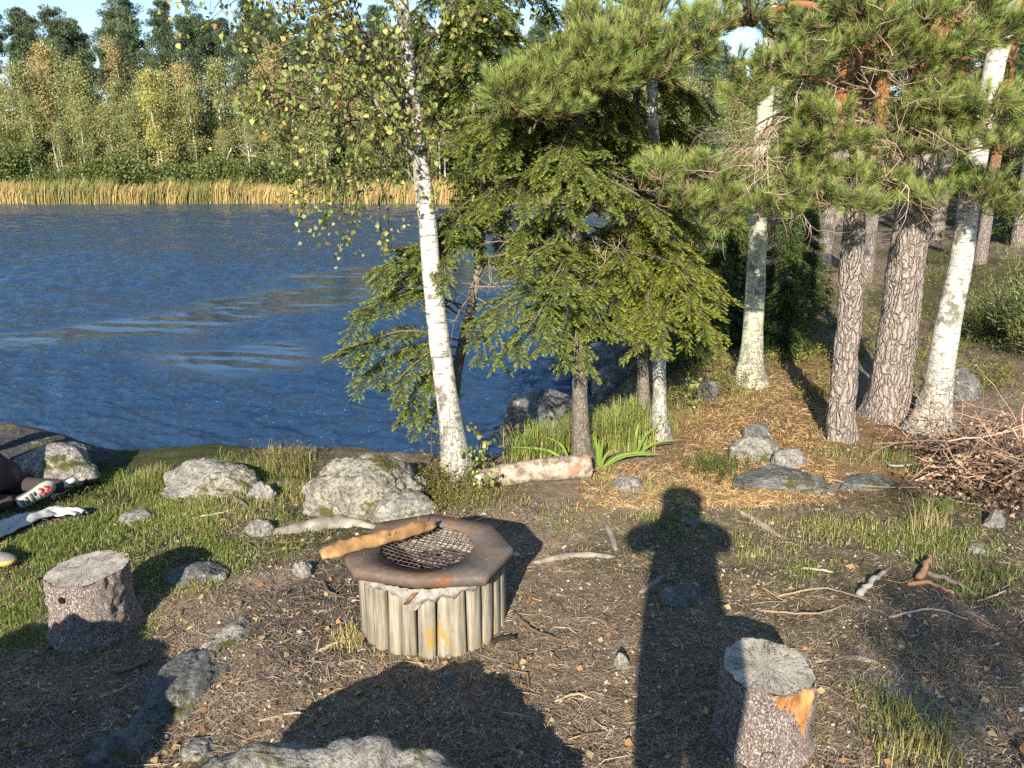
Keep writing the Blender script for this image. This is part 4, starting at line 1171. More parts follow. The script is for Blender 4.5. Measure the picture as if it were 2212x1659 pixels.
# ================= 3 straight spruce in the middle
t3, p3_, r3 = near_tree('spruce_tree', [(1257, 990, 37), (1253, 880, 34), (1252, 750, 32), (1248, 600, 31), (1245, 450, 30), (1248, 300, 29), (1250, 180, 27), (1246, 0, 24)], 5.72, 'spruce',
                        'straight grey-barked spruce in the middle above the fallen log', nseg=20, ext=2.5, flare=0.35, roots=3)
spruce_part(t3, [
    (1245, 610, 5.7, 1065, 690, 5.3, 0.34, 20), (1245, 640, 5.7, 1110, 760, 5.35, 0.32, 18), (1245, 620, 5.7, 1150, 720, 5.2, 0.30, 16), (1250, 690, 5.7, 1240, 795, 5.4, 0.28, 14), (1250, 660, 5.7, 1195, 760, 5.3, 0.26, 14),
    (1245, 540, 5.7, 1120, 600, 5.3, 0.28, 14), (1245, 570, 5.7, 1190, 640, 5.2, 0.26, 12), (1250, 640, 5.7, 1300, 720, 5.5, 0.24, 10),
    (1245, 420, 5.7, 1115, 440, 5.3, 0.30, 16), (1246, 395, 5.7, 1150, 395, 5.2, 0.28, 14), (1246, 390, 5.7, 1290, 410, 5.3, 0.28, 14), (1246, 420, 5.7, 1210, 470, 5.2, 0.26, 14),
    (1248, 230, 5.75, 1010, 310, 5.4, 0.32, 18), (1248, 250, 5.75, 1060, 290, 5.2, 0.30, 14), (1248, 200, 5.75, 1330, 260, 5.6, 0.28, 14), (1248, 300, 5.8, 1380, 380, 5.9, 0.3, 16), (1248, 330, 5.8, 1140, 350, 5.9, 0.28, 14), (1248, 480, 5.8, 1390, 450, 6.0, 0.3, 14)],
    32, path=p3_, fill=(0.50, 0.9, 28), dead=[(1248, 560, 5.7, 1090, 610, 5.6, 0.011), (1248, 470, 5.7, 1060, 570, 5.6, 0.012), (1248, 440, 5.7, 1130, 500, 5.5, 0.009), (1252, 500, 5.7, 1400, 540, 5.6, 0.010), (1250, 350, 5.7, 1100, 400, 5.6, 0.010), (1250, 330, 5.7, 1430, 400, 5.7, 0.010), (1250, 240, 5.7, 1120, 330, 5.6, 0.009), (1250, 420, 5.7, 1350, 380, 5.6, 0.008), (1250, 620, 5.7, 1330, 560, 5.6, 0.008)])

# ================= 4 slim birch with a young spruce around it
t4, p4, r4 = near_tree('birch_tree', [(1428, 948, 33), (1425, 860, 30), (1424, 750, 28), (1420, 600, 27), (1416, 450, 25), (1412, 300, 24), (1408, 150, 22), (1404, 0, 20)], 6.15, 'birch',
                       'slim white birch half hidden by bright young spruce boughs', nseg=20, ext=2.0, flare=0.25, roots=3)
t5, p5, r5 = near_tree('spruce_tree', [(1392, 900, 26), (1388, 760, 24), (1384, 600, 22), (1380, 480, 20), (1376, 300, 17), (1374, 120, 12)], 6.45, 'spruce',
                       'young spruce with bright sunlit boughs around the slim birch', nseg=14, ext=1.0, flare=0.2)
gf = np.random.default_rng(77)
fan = []
for (x1, y1) in [(1215, 560), (1245, 610), (1275, 650), (1310, 690), (1335, 640), (1365, 740), (1400, 690), (1405, 750), (1440, 740), (1455, 690), (1490, 720), (1520, 700), (1545, 745), (1560, 655), (1500, 640), (1465, 600), (1530, 610), (1430, 640), (1340, 590), (1390, 620), (1290, 560), (1475, 550), (1420, 540), (1350, 530)]:
    fan.append((1382 + gf.uniform(-20, 20), min(y1 - 60, 500 + gf.uniform(-30, 50)) + (y1 - 520) * 0.35, 6.3, x1, y1, 5.75 + gf.uniform(-0.25, 0.2), 0.30, 15))
for (x1, y1) in [(1290, 430), (1480, 440), (1500, 340), (1300, 330), (1450, 250), (1320, 200), (1480, 500)]:
    fan.append((1378, y1 - 60, 6.4, x1, y1, 6.3, 0.30, 14))
spruce_part(t5, fan, 33, path=p5, fill=(0.60, 0.98, 18), base=(0.085, 0.11, 0.022), tip=(0.35, 0.38, 0.060), dead=[(1384, 560, 6.4, 1260, 500, 6.0, 0.008), (1384, 520, 6.4, 1480, 460, 6.2, 0.008), (1382, 650, 6.4, 1500, 560, 6.2, 0.007), (1382, 470, 6.4, 1300, 470, 6.0, 0.007)])

# ================= 5 birch with yellow-green lichen on its foot
t6, p6, r6 = near_tree('birch_tree', [(1620, 838, 55), (1626, 720, 43), (1633, 600, 40), (1638, 470, 37), (1645, 330, 36), (1655, 200, 33), (1662, 100, 30), (1668, 0, 28)], 7.7, 'birch',
                       'pale birch with yellow-green lichen on its trunk beside the path', m='birch_lichen', ext=3.0, flare=0.45, roots=4)
# ================= 6 and 7 pines, 8 birch at the right
t7, p7, r7 = near_tree('pine_tree', [(1815, 962, 55), (1820, 860, 54), (1832, 700, 48), (1842, 560, 47), (1850, 420, 45), (1862, 280, 45), (1870, 130, 42), (1876, 0, 40)], 5.97, 'pine',
                       'front pine with grey-brown bark below and orange bark above', ext=3.0, flare=0.16, nseg=44, roots=5)
t8, p8, r8 = near_tree('pine_tree', [(1915, 908, 88), (1928, 800, 80), (1943, 680, 76), (1962, 540, 72), (1980, 420, 70), (1998, 280, 70), (2020, 130, 64), (2038, 0, 60)], 6.62, 'pine',
                       'thick plated pine between the front pine and the white birch', ext=4.0, flare=0.28, flare_h=0.22, nseg=56, roots=4)
t9, p9, r9 = near_tree('birch_tree', [(2008, 938, 68), (2028, 820, 56), (2050, 690, 50), (2076, 560, 46), (2096, 420, 44), (2120, 290, 42), (2148, 140, 42), (2184, 0, 38)], 6.25, 'birch',
                       'white birch leaning right beside the brush pile', ext=3.0, flare=0.5, flare_h=0.2, roots=4)
# the front pine's boughs
wood, tufts = Wood(), []
gp = np.random.default_rng(5)
RED = (0.30, 0.15, 0.07)
limbs = {
    'a': [P(1868, 60, 5.97), P(1740, 10, 5.6), P(1640, 40, 5.4), P(1540, 62, 5.2), P(1420, 110, 5.1), P(1290, 170, 5.05), P(1140, 235, 5.0)],
    'b': [P(1866, 150, 5.97), P(1790, 175, 5.7), P(1700, 160, 5.5), P(1620, 190, 5.4)],
    'c': [P(1860, 330, 5.97), P(1800, 300, 5.6), P(1740, 280, 5.4)],
    'd': [P(1866, 200, 5.97), P(1940, 140, 5.6), P(2050, 110, 5.4)],
    'e': [P(1860, 300, 5.97), P(1950, 290, 5.6), P(2090, 260, 5.4)],
    'f': [P(1858, 360, 5.97), P(1790, 395, 5.6), P(1700, 430, 5.45), P(1620, 450, 5.4)],
    'g': [P(1866, 160, 5.97), P(1700, 240, 5.8), P(1620, 330, 5.6), P(1530, 410, 5.5), P(1440, 400, 5.4)],
    'h': [P(1857, 370, 5.97), P(1930, 400, 5.7), P(1990, 430, 5.5)],
    'i': [P(2008, 210, 6.6), P(2080, 330, 6.1), P(2150, 420, 5.8)],
    'j': [P(1874, 20, 5.97), P(1950, -30, 5.6), P(2080, 40, 5.4)],
}
for k_, l_ in limbs.items():
    limbs[k_] = wood.limb(l_, 0.034 if k_ == 'a' else 0.022, 0.009, RED if k_ in 'abdj' else (0.22, 0.15, 0.10), 26, 8)
clusters = [  # px centre, half sizes in px, distance, limb
    (1110, 205, 90, 55, 4.95, 'a'), (1185, 235, 95, 40, 5.0, 'a'), (1180, 165, 95, 50, 5.05, 'a'), (1290, 115, 105, 50, 5.05, 'a'), (1290, 180, 90, 40, 5.0, 'a'), (1400, 90, 95, 50, 5.1, 'a'), (1400, 150, 80, 35, 5.05, 'a'),
    (1500, 55, 95, 45, 5.15, 'a'), (1500, 110, 75, 35, 5.2, 'a'), (1610, 20, 100, 40, 5.3, 'a'), (1270, 40, 70, 30, 5.2, 'a'), (1390, 25, 80, 30, 5.3, 'a'),
    (1640, 150, 85, 40, 5.4, 'b'), (1720, 130, 85, 45, 5.45, 'b'), (1600, 205, 60, 30, 5.4, 'b'), (1790, 95, 90, 45, 5.5, 'b'), (1720, 60, 90, 35, 5.5, 'j'),
    (1880, 60, 100, 45, 5.4, 'd'), (1960, 120, 95, 45, 5.45, 'd'), (2060, 90, 95, 50, 5.4, 'd'), (2150, 60, 75, 50, 5.4, 'j'), (1990, 30, 95, 35, 5.4, 'j'), (2120, 10, 90, 30, 5.5, 'j'), (1830, 10, 80, 30, 5.4, 'j'), (2000, 170, 70, 30, 5.5, 'd'),
    (1770, 240, 75, 35, 5.4, 'c'), (1800, 300, 85, 32, 5.45, 'c'), (1740, 300, 60, 28, 5.4, 'c'),
    (1960, 250, 85, 38, 5.5, 'e'), (2040, 225, 90, 45, 5.4, 'e'), (2130, 230, 85, 50, 5.4, 'e'), (2050, 300, 95, 38, 5.45, 'e'), (1950, 320, 85, 35, 5.6, 'e'), (2170, 300, 60, 40, 5.5, 'e'),
    (1800, 380, 80, 32, 5.5, 'f'), (1720, 400, 85, 36, 5.45, 'f'), (1650, 440, 75, 32, 5.4, 'f'), (1780, 430, 90, 30, 5.4, 'f'), (1860, 440, 75, 26, 5.4, 'f'), (1700, 355, 60, 28, 5.6, 'f'),
    (1430, 375, 65, 38, 5.4, 'g'), (1500, 360, 65, 32, 5.5, 'g'), (1540, 430, 70, 42, 5.45, 'g'), (1470, 430, 60, 32, 5.4, 'g'), (1570, 480, 45, 32, 5.45, 'g'), (1580, 380, 55, 30, 5.55, 'g'),
    (1930, 395, 60, 26, 5.6, 'h'), (1990, 425, 60, 36, 5.5, 'h'), (1900, 380, 50, 26, 5.6, 'h'),
    (2120, 400, 70, 40, 5.8, 'i'), (2170, 440, 60, 36, 5.8, 'i'), (2070, 390, 55, 28, 5.9, 'i')]
for (x, y, hx, hy, YY, lk) in clusters:
    c = P(x, y, YY); k_ = mpp(c)
    LL = limbs[lk]; anc = LL[np.argmin(np.sum((LL - c) ** 2, 1))]
    pine_cluster(tufts, wood, c, hx * k_ * 0.92, 0.22, hy * k_ * 0.85, int(10 + hx * hy / 75), anc, gp)
for (x0, y0, Y0, x1, y1, Y1, r) in [(1700, 240, 5.75, 1590, 380, 5.6, 0.009), (1720, 230, 5.75, 1560, 330, 5.6, 0.009), (1680, 260, 5.7, 1640, 430, 5.5, 0.008), (1660, 290, 5.7, 1550, 390, 5.5, 0.009), (1860, 290, 5.9, 1960, 210, 5.6, 0.009), (1860, 300, 5.9, 1990, 330, 5.6, 0.008),
                                    (1858, 330, 5.9, 1760, 360, 5.5, 0.008), (1858, 350, 5.9, 1920, 420, 5.5, 0.010), (1864, 220, 5.95, 1780, 250, 5.6, 0.010), (1858, 370, 5.9, 2000, 400, 5.5, 0.008), (1990, 330, 6.5, 2080, 350, 5.9, 0.008), (1862, 240, 5.9, 1960, 250, 5.5, 0.009), (1864, 200, 5.9, 1760, 190, 5.5, 0.009), (2125, 270, 6.2, 2200, 220, 6.0, 0.012)]:
    for _ in range(2):
        a, b = P(x0, y0, Y0), P(x1 + gp.uniform(-25, 25), y1 + gp.uniform(-25, 25), Y1 - 0.15)
        bare(wood, a, b - a, np.linalg.norm(b - a), r, 2, tuple(vary(1, (0.40, 0.31, 0.22), 0.2, 0.04, gp)[0]), 0.01, gp)
wood.build('branches', t7)
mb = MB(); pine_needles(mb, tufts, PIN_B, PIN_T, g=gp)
mb.build('crown', M['needle'], t7)['label'] = 'long-needled green boughs sweeping left over the water'
print('pine tufts', len(tufts), 'birch leaves', len(leaves))
# upper crowns of the other near trees (mostly above the frame)
def top_birch(t, tip, seed, n=16, spread=0.9):
    g = np.random.default_rng(seed); w, lv = Wood(), []
    for q in range(n):
        a = tip + A(0, 0, -g.uniform(0, 2.2)); d = unit(A(g.normal(0, 1), g.normal(0, 1), g.uniform(-0.1, 0.5)))
        birch_spray(lv, w, a, d, spread * g.uniform(0.5, 1.1), 2, g, 0.06, 0.6)
    w.build('branches', t); mb = MB(); birch_leaves(mb, lv, 0.05, g); mb.build('crown', M['leaf'], t)
top_birch(t4, p4[-1], 41); top_birch(t6, p6[-1], 42); top_birch(t9, p9[-1], 43)
def top_pine(t, tip, seed, n=12):
    g = np.random.default_rng(seed); w, tf = Wood(), []
    for q in range(n):
        c = tip + A(g.normal(0, 0.8), g.normal(0, 0.8), -g.uniform(-0.3, 1.6))
        pine_cluster(tf, w, c, 0.4, 0.4, 0.18, 24, tip + A(0, 0, -0.8), g)
    w.build('branches', t); mb = MB(); pine_needles(mb, tf, PIN_B, PIN_T, 50, g=g); mb.build('crown', M['needle'], t)
top_pine(t8, p8[-1], 51)

# ================= fallen birch log
a, b = gnd(1082, 1048), gnd(1272, 1030)
a[2] += 0.075; b[2] += 0.085
lg = thing('fallen_log', (a + b) / 2, 'fallen birch log with peeling bark below the middle spruce', 'log')
mb = MB(); pts = resample(np.array([a, (a + b) / 2 + A(0, 0, 0.01), b]), 40)
add_tube(mb, pts, np.linspace(0.080, 0.088, 40), 24, disp=lambda p, an, r: 0.006 * fbm(p * 14, 3, 2), caps=True)
m_log = NT('log_bark'); v_ = m_log.coord()
c_ = m_log.ramp(m_log.noise(v_, 16, 5, 0.65), [(0.36, (0.16, 0.115, 0.08)), (0.50, (0.36, 0.30, 0.23)), (0.72, (0.52, 0.46, 0.38))])
c_ = m_log.mix(m_log.ramp(m_log.noise(v_, 7, 4), [(0.60, 0.0), (0.66, 0.8)]), c_, (0.33, 0.17, 0.09))
M['log'] = m_log.done(m_log.principled(c_, 0.85, m_log.bump(m_log.noise(v_, 60, 4), 0.6, 0.01)))
mb.build('bark', M['log'], lg, smooth=True)
mb = MB(); e0 = pts[-1] + A(-0.02, -0.045, -0.03); d_ = unit(pts[-1] - pts[-4])
for q in range(7):
    s = e0 + rng.normal(0, 0.022, 3); add_tube(mb, [s - d_ * 0.12, s + d_ * rng.uniform(0.0, 0.05)], [0.016, 0.004], 5)
mb.build('broken_end', M['firewood'], lg)
a, b = gnd(1030, 1052), gnd(1085, 1040); a[2] += 0.04; b[2] += 0.06
mb = MB(); add_tube(mb, resample(np.array([a, b]), 12), np.linspace(0.055, 0.075, 12), 18, disp=lambda p, an, r: 0.01 * fbm(p * 16, 3, 3))
tag(mb.build('log_piece', M['log'], origin=(a + b) / 2, smooth=True), 'short grey log end between the leaning birch and the fallen log', 'log')
M['root_bark'] = m_noise('root_bark', ((0.12, 0.10, 0.08), (0.26, 0.22, 0.18), (0.38, 0.34, 0.29)), 14, 0.9, 0.01)
# pale root across the ground behind the fire pit
def root(px, rad, label, m='root_bark', lift=-0.35):
    pts = np.array([gnd(x, y) for x, y in px]); pts[:, 2] += lift * rad
    mb = MB(); rp = resample(pts, 30)
    add_tube(mb, rp, rad * (1 - 0.5 * np.abs(np.linspace(-1, 1, 30)) ** 2), 10, disp=lambda p, an, r: 0.25 * r * fbm(p * 16, 3, 2))
    return tag(mb.build('root', M[m], origin=rp[15], smooth=True), label, 'root')
root([(590, 1150), (680, 1136), (745, 1128), (815, 1140)], 0.06, 'bleached root bulging from the soil behind the fire pit', 'old_wood', -0.2)
root([(1470, 1100), (1510, 1122), (1550, 1150)], 0.028, 'grey root right of the shadow of the head')
root([(1590, 1100), (1640, 1130), (1690, 1160)], 0.030, 'weathered root lying across the grass right of the head shadow')
root([(1310, 1130), (1322, 1160), (1330, 1190)], 0.022, 'short pale root at the left of the shadow shoulder')
root([(1150, 1215), (1240, 1198), (1330, 1202)], 0.026, 'flat grey root between the fire pit and the long shadow')
root([(1380, 1280), (1420, 1255), (1450, 1235)], 0.022, 'grey root stub inside the photographer shadow')
root([(1480, 1515), (1520, 1500), (1560, 1495)], 0.018, 'thin curved root running to the right stump')
root([(1880, 1520), (1930, 1600), (1985, 1659)], 0.026, 'grey root sloping down at the lower right')
root([(1760, 1430), (1840, 1420), (1900, 1432)], 0.02, 'low root just right of the right stump')
# ================================================================== tree kinds for the middle distance and the far shore
def thatch(mb, Pn, Dn, L, Wd, col, g):
    needles(mb, Pn, Dn, L, Wd, 0, col, g)
def proto(name, wood_mb, wood_m, crown_mb, crown_m):
    """a hidden-free pair of meshes shared by all copies of one kind"""
    return (wood_mb.mesh(name + '_trunk', M[wood_m], smooth=True), crown_mb.mesh(name + '_crown', M[crown_m]))
def far_pine(seed, H=17.0):
    g = np.random.default_rng(seed); w, c = MB(), MB()
    top = A(g.normal(0, 0.5), g.normal(0, 0.5), H)
    tp = resample(np.array([A(0, 0, -0.5), top * 0.35 + g.normal(0, 0.15, 3), top * 0.7 + g.normal(0, 0.2, 3), top]), 16)
    add_tube(w, tp, np.linspace(0.20, 0.05, 16), 7)
    for q in range(64):
        d = rdir(1, g)[0] * g.random() ** 0.4; zc = H * 0.66 + d[2] * H * 0.33
        wr = 2.5 * (1 - 0.35 * max(0, d[2])); pc = A(d[0] * wr, d[1] * wr, zc) + top * A(1, 1, 0) * zc / H
        ctr = tp[min(15, int(max(0.1, (zc - 0.5) / H) * 15))]
        if q % 2: prisms(w, [ctr], [pc], 0.045, 0.02)
        n = 190; d = rdir(n, g); R = A(0.85, 0.85, 0.6) * g.uniform(0.7, 1.25)
        Pn = pc + d * R * (g.random((n, 1)) ** 0.4)
        D = unit(d * 0.7 + A(0, 0, 0.5) + g.normal(0, 0.5, (n, 3)))
        thatch(c, Pn, D, g.uniform(0.20, 0.36, n), 0.14, vary(1, (0.10, 0.145, 0.075), 0.25, 0.06, g)[0] * vary(n, (1, 1, 1), 0.18, 0.05, g), g)
    return w, c
def far_spruce(seed, H=18.0, R=2.6):
    g = np.random.default_rng(seed); w, c = MB(), MB()
    add_tube(w, [A(0, 0, -0.5), A(0, 0, H * 0.5), A(0, 0, H)], [0.2, 0.12, 0.02], 7)
    nw_ = 34
    for q in range(nw_):
        f = (q + g.random() * 0.5) / nw_; z = H * (0.08 + 0.92 * f)
        for b in range(7):
            a = g.uniform(0, 6.283); r = R * (1 - f) ** 0.85 * g.uniform(0.65, 1.1) + 0.12
            n = int(16 + 26 * (1 - f)); t = g.random(n) ** 0.7
            rr_ = r * t
            Pn = np.stack([np.cos(a) * rr_, np.sin(a) * rr_, z - 0.30 * rr_ - 0.06 * rr_ ** 2], 1) + g.normal(0, 1, (n, 3)) * A(0.16, 0.16, 0.09)
            D = unit(np.stack([np.full(n, math.cos(a)), np.full(n, math.sin(a)), np.full(n, -0.9)], 1) + g.normal(0, 0.5, (n, 3)))
            thatch(c, Pn, D, g.uniform(0.25, 0.5, n), 0.13, vary(n, (0.080, 0.110, 0.050), 0.22, 0.06, g), g)
    return w, c
def far_birch(seed, H=12.0, leaf=(0.27, 0.275, 0.105), dens=1.0, lean=0.6, crown0=0.35):
    g = np.random.default_rng(seed); w, c = MB(), MB()
    top = A(g.normal(0, lean), g.normal(0, lean), H)
    tp = resample(np.array([A(0, 0, -0.4), top * 0.35 + g.normal(0, 0.12, 3) * A(1, 1, 0), top * 0.7 + g.normal(0, 0.2, 3) * A(1, 1, 0), top]), 18)
    add_tube(w, tp, np.linspace(0.12, 0.025, 18), 7)
    Pl, Dl = [], []
    for q in range(24):
        f = crown0 + (1 - crown0) * (q + g.random()) / 24
        p = tp[min(17, int(f * 17))]; a = g.uniform(0, 6.283)
        L = (0.7 + 1.7 * math.sin(math.pi * min(1, (f - crown0 * 0.6) / (1.02 - crown0 * 0.6)))) * g.uniform(0.6, 1.15)
        d = A(math.cos(a), math.sin(a), g.uniform(0.7, 1.5)); pts = [p]
        for s in range(6):
            d = unit(d + g.normal(0, 0.12, 3) + A(0, 0, -0.16)); pts.append(pts[-1] + d * L / 6)
        pts = np.array(pts)
        prisms(w, pts[:-1], pts[1:], np.linspace(0.03, 0.012, 6), np.linspace(0.026, 0.01, 6))
        n = int(170 * dens); k = g.integers(1, 7, n)
        Pl.append(pts[k] + g.normal(0, 1, (n, 3)) * A(0.42, 0.42, 0.40) + A(0, 0, -0.22)); Dl.append(unit(g.normal(0, 1, (n, 3)) + A(0, 0, -0.6)))
    Pl, Dl = np.concatenate(Pl), np.concatenate(Dl); n = len(Pl)
    leafquads(c, Pl, Dl, rdir(n, g), g.uniform(0.12, 0.22, n), 0.13, 0, vary(n, leaf, 0.25, 0.09, g))
    return w, c
def shrub(seed, H=2.8, R=1.6, leaf=(0.13, 0.165, 0.045), n=3400):
    g = np.random.default_rng(seed); w, c = MB(), MB()
    Pl = []
    for q in range(12):
        a = g.uniform(0, 6.283); r = R * g.uniform(0.2, 0.8); top = A(math.cos(a) * r, math.sin(a) * r, H * g.uniform(0.55, 1.0))
        pts = resample(np.array([A(0, 0, -0.2), top * A(0.4, 0.4, 0.5), top]), 6)
        prisms(w, pts[:-1], pts[1:], 0.03, 0.02)
        m = n // 12; f = g.random(m) ** 0.6
        Pl.append(top * (0.25 + 0.75 * f[:, None]) + g.normal(0, 1, (m, 3)) * A(0.42, 0.42, 0.32) * R / 1.6)
    Pl = np.concatenate(Pl); m = len(Pl); Pl[:, 2] = np.maximum(Pl[:, 2], 0.05)
    leafquads(c, Pl, unit(g.normal(0, 1, (m, 3))), rdir(m, g), g.uniform(0.14, 0.26, m), 0.15, 0, vary(m, leaf, 0.25, 0.08, g))
    return w, c
KINDS = {}
for s in range(3): KINDS['pine', s] = proto('far_pine', *[x for p in zip(far_pine(200 + s, 16 + s), ('spruce', 'needle')) for x in p])
for s in range(3): KINDS['spruce', s] = proto('far_spruce', *[x for p in zip(far_spruce(210 + s, 17 + s, 2.4 + 0.2 * s), ('spruce', 'needle')) for x in p])
for s in range(4): KINDS['birch', s] = proto('far_birch', *[x for p in zip(far_birch(220 + s, 11.5 + 0.6 * s, dens=1.25), ('birch_far', 'leaf')) for x in p])
for s in range(2): KINDS['brown', s] = proto('far_brown', *[x for p in zip(far_birch(230 + s, 14, (0.40, 0.32, 0.14), 1.3, 0.4, 0.4), ('birch_far', 'leaf')) for x in p])
KINDS['yellow', 0] = proto('far_yellow', *[x for p in zip(far_birch(240, 12.5, (0.40, 0.365, 0.115), 1.7, 0.3, 0.25), ('birch_far', 'leaf')) for x in p])
for s in range(3): KINDS['shrub', s] = proto('far_shrub', *[x for p in zip(shrub(250 + s, 3.0 + 0.5 * s, 1.8), ('spruce', 'leaf')) for x in p])
KINDS['bare', 0] = proto('far_bare', *[x for p in zip(far_birch(260, 8.5, (0.25, 0.2, 0.09), 0.10, 0.5, 0.3), ('birch_far', 'leaf')) for x in p])
def plant(kind, var, name, loc, rz, sc, label, cat, group):
    t = thing(name, loc, label, cat, group)
    t.rotation_euler = (0, 0, rz); t.scale = sc if isinstance(sc, tuple) else (sc, sc, sc)
    for part, me in zip(('trunk', 'crown'), KINDS[kind, var]):
        o = bpy.data.objects.new(part, me); COL.objects.link(o); o.parent = t
    return t
ORD = ['first', 'second', 'third', 'fourth', 'fifth', 'sixth', 'seventh', 'eighth', 'ninth', 'tenth', 'eleventh', 'twelfth', 'thirteenth', 'fourteenth', 'fifteenth', 'sixteenth', 'seventeenth', 'eighteenth', 'nineteenth', 'twentieth']
TENS = {2: 'twenty', 3: 'thirty', 4: 'forty', 5: 'fifty', 6: 'sixty'}
def ordn(i):
    if i < 20: return ORD[i]
    n = i + 1
    return {20: 'twentieth', 30: 'thirtieth', 40: 'fortieth', 50: 'fiftieth', 60: 'sixtieth'}.get(n) if n % 10 == 0 else TENS[n // 10] + '-' + ORD[n % 10 - 1]
gF = np.random.default_rng(99)
def row(kinds, y0, y1, x0, x1, step, name, what, where, cat, group, smin, smax, nvar):
    xs_ = np.arange(x0, x1, step); xs_ = np.sort(xs_ + gF.uniform(-0.35, 0.35, len(xs_)) * step)
    for q, x in enumerate(xs_):
        y = gF.uniform(y0, y1); k = kinds[gF.integers(len(kinds))]
        s = gF.uniform(smin, smax)
        plant(k, int(gF.integers(nvar[k])), name, (x, y, float(fhill(x, y)) - 0.1), gF.uniform(0, 6.28), (s, s, s * gF.uniform(0.92, 1.08)),
              '%s %s, %s from the left' % (what, where, ordn(q)), cat, group)
NV = {'pine': 3, 'spruce': 3, 'birch': 4, 'brown': 2, 'yellow': 1, 'shrub': 3, 'bare': 1}
row(['pine'], 116, 124, -84, 46, 3.8, 'pine_tree', 'rounded blue-green pine', 'in the hindmost row on the far hill', 'tree', 'hindmost pines on the far hill', 0.78, 0.95, NV)
row(['pine', 'pine', 'spruce'], 102, 112, -78, 42, 3.2, 'conifer_tree', 'dark conifer', 'on the crest of the far hill', 'tree', 'conifers on the far crest', 0.72, 0.95, NV)
row(['pine', 'pine', 'spruce'], 97.5, 101, -74, 40, 3.0, 'conifer_tree', 'green conifer', 'just under the crest of the far hill', 'tree', 'conifers under the far crest', 0.66, 0.86, NV)
row(['pine', 'spruce', 'spruce'], 91, 96, -70, 40, 3.0, 'conifer_tree', 'shaded conifer', 'halfway up the far slope', 'tree', 'conifers halfway up the far slope', 0.58, 0.82, NV)
row(['birch', 'birch', 'birch', 'birch', 'birch', 'brown'], 84.5, 88, -62, 36, 2.6, 'birch_tree', 'tall olive birch', 'in the second rank of the far shore', 'tree', 'second rank of far birches', 0.85, 1.12, NV)
row(['birch'], 80, 83.5, -60, 34, 2.8, 'birch_tree', 'thin-stemmed white birch', 'in the front rank of the far shore', 'tree', 'front rank of far birches', 0.6, 0.9, NV)
row(['shrub'], 78.6, 80, -58, 34, 2.5, 'alder_bush', 'round green alder bush', 'right behind the far reeds', 'bush', 'alder bushes behind the reeds', 0.8, 1.5, NV)
def fpx(px, Y): return float(P(px, 400, Y)[0])
plant('yellow', 0, 'aspen_tree', (fpx(352, 80.5), 80.5, float(fhill(0, 80.5)) - 0.1), 1.0, 0.98, 'bright yellow tree standing out on the far shore', 'tree', None)
plant('brown', 0, 'birch_tree', (fpx(135, 96), 96, float(fhill(-40, 96)) - 0.1), 0.4, 1.0, 'rust-tinted treetop below the left end of the far crest', 'tree', None)
plant('brown', 1, 'birch_tree', (fpx(300, 97), 97, float(fhill(-40, 97)) - 0.1), 2.4, 1.0, 'rust-tinted treetop above the bright yellow tree', 'tree', None)
plant('bare', 0, 'birch_tree', (fpx(545, 79.5), 79.5, WATER_Z + 0.2), 0.4, 0.8, 'nearly leafless pale tree right of the leaning dead trunk', 'tree', None)
mb = MB(); a = A(fpx(452, 79.2), 79.2, WATER_Z + 0.3); b = P(500, 320, 80.0)
add_tube(mb, [a, (a + b) / 2, b], [0.11, 0.09, 0.05], 8)
tag(mb.build('dead_trunk', M['birch_far'], origin=a), 'pale dead trunk leaning over the far reeds', 'trunk')
mb = MB(); a = A(fpx(103, 98), 98, 4.0); b = P(96, 165, 98)
add_tube(mb, [a, (a + b) / 2, b], [0.13, 0.10, 0.04], 7)
for q in range(9):
    p_ = a + (b - a) * (0.55 + 0.05 * q); prisms(mb, [p_], [p_ + A(gF.normal(0, 0.7), 0, gF.uniform(-0.3, 0.2))], 0.03, 0.01)
tag(mb.build('dead_trunk', M['dead_wood'], origin=a), 'grey dead snag among the far pines at the left', 'trunk')

# ------------------------------------------------------------------ reeds along the far shore and in the bay
def reeds(name, pts, hmin, hmax, label, wd=0.055, seed=1, tint=(0.46, 0.34, 0.14)):
    g = np.random.default_rng(seed); n = len(pts)
    h = g.uniform(hmin, hmax, n) * (0.92 + 0.22 * vnoise(pts * A(0.45, 0.6, 0), 8) + 0.12 * vnoise(pts * A(1.7, 1.7, 0), 9)); d = unit(np.stack([g.normal(0.10, 0.10, n), g.normal(0, 0.10, n), np.ones(n)], 1))
    bend = np.stack([g.normal(0.22, 0.12, n), g.normal(0, 0.12, n), g.uniform(-0.15, 0, n)], 1) * h[:, None] * 0.5
    ang = g.uniform(0, 3.14, n); U = np.stack([np.cos(ang), np.sin(ang) * 0.5, 0 * ang], 1) * wd / 2
    mid = pts + d * h[:, None] * 0.6; tip = pts + d * h[:, None] + bend
    V = np.stack([pts - U, pts + U, mid + U, mid - U, tip], 1)
    c = vary(n, tint, 0.22, 0.07, g)
    gm = vnoise(pts * A(0.22, 0.3, 0), 3) + 0.5 * vnoise(pts * A(0.9, 0.9, 0), 4)
    gk = sstep(-0.1, 0.6, gm + g.normal(0, 0.25, n))[:, None]
    c = c * (1 - gk) + vary(n, (0.20, 0.20, 0.062), 0.2, 0.06, g) * gk
    c5 = np.repeat(c[:, None], 5, 1); c5[:, :2] *= 0.95
    b = np.arange(n)[:, None] * 5
    mb = MB().add(V, b + np.array([0, 1, 2, 3]), 0, c5.reshape(-1, 3))
    mb.t.append(b + np.array([3, 2, 4])); mb.tm.append(np.zeros(n, int))
    return tag(mb.build(name, M['grass'], origin=pts.mean(0)), label, 'reeds', kind='stuff')
n = 30000
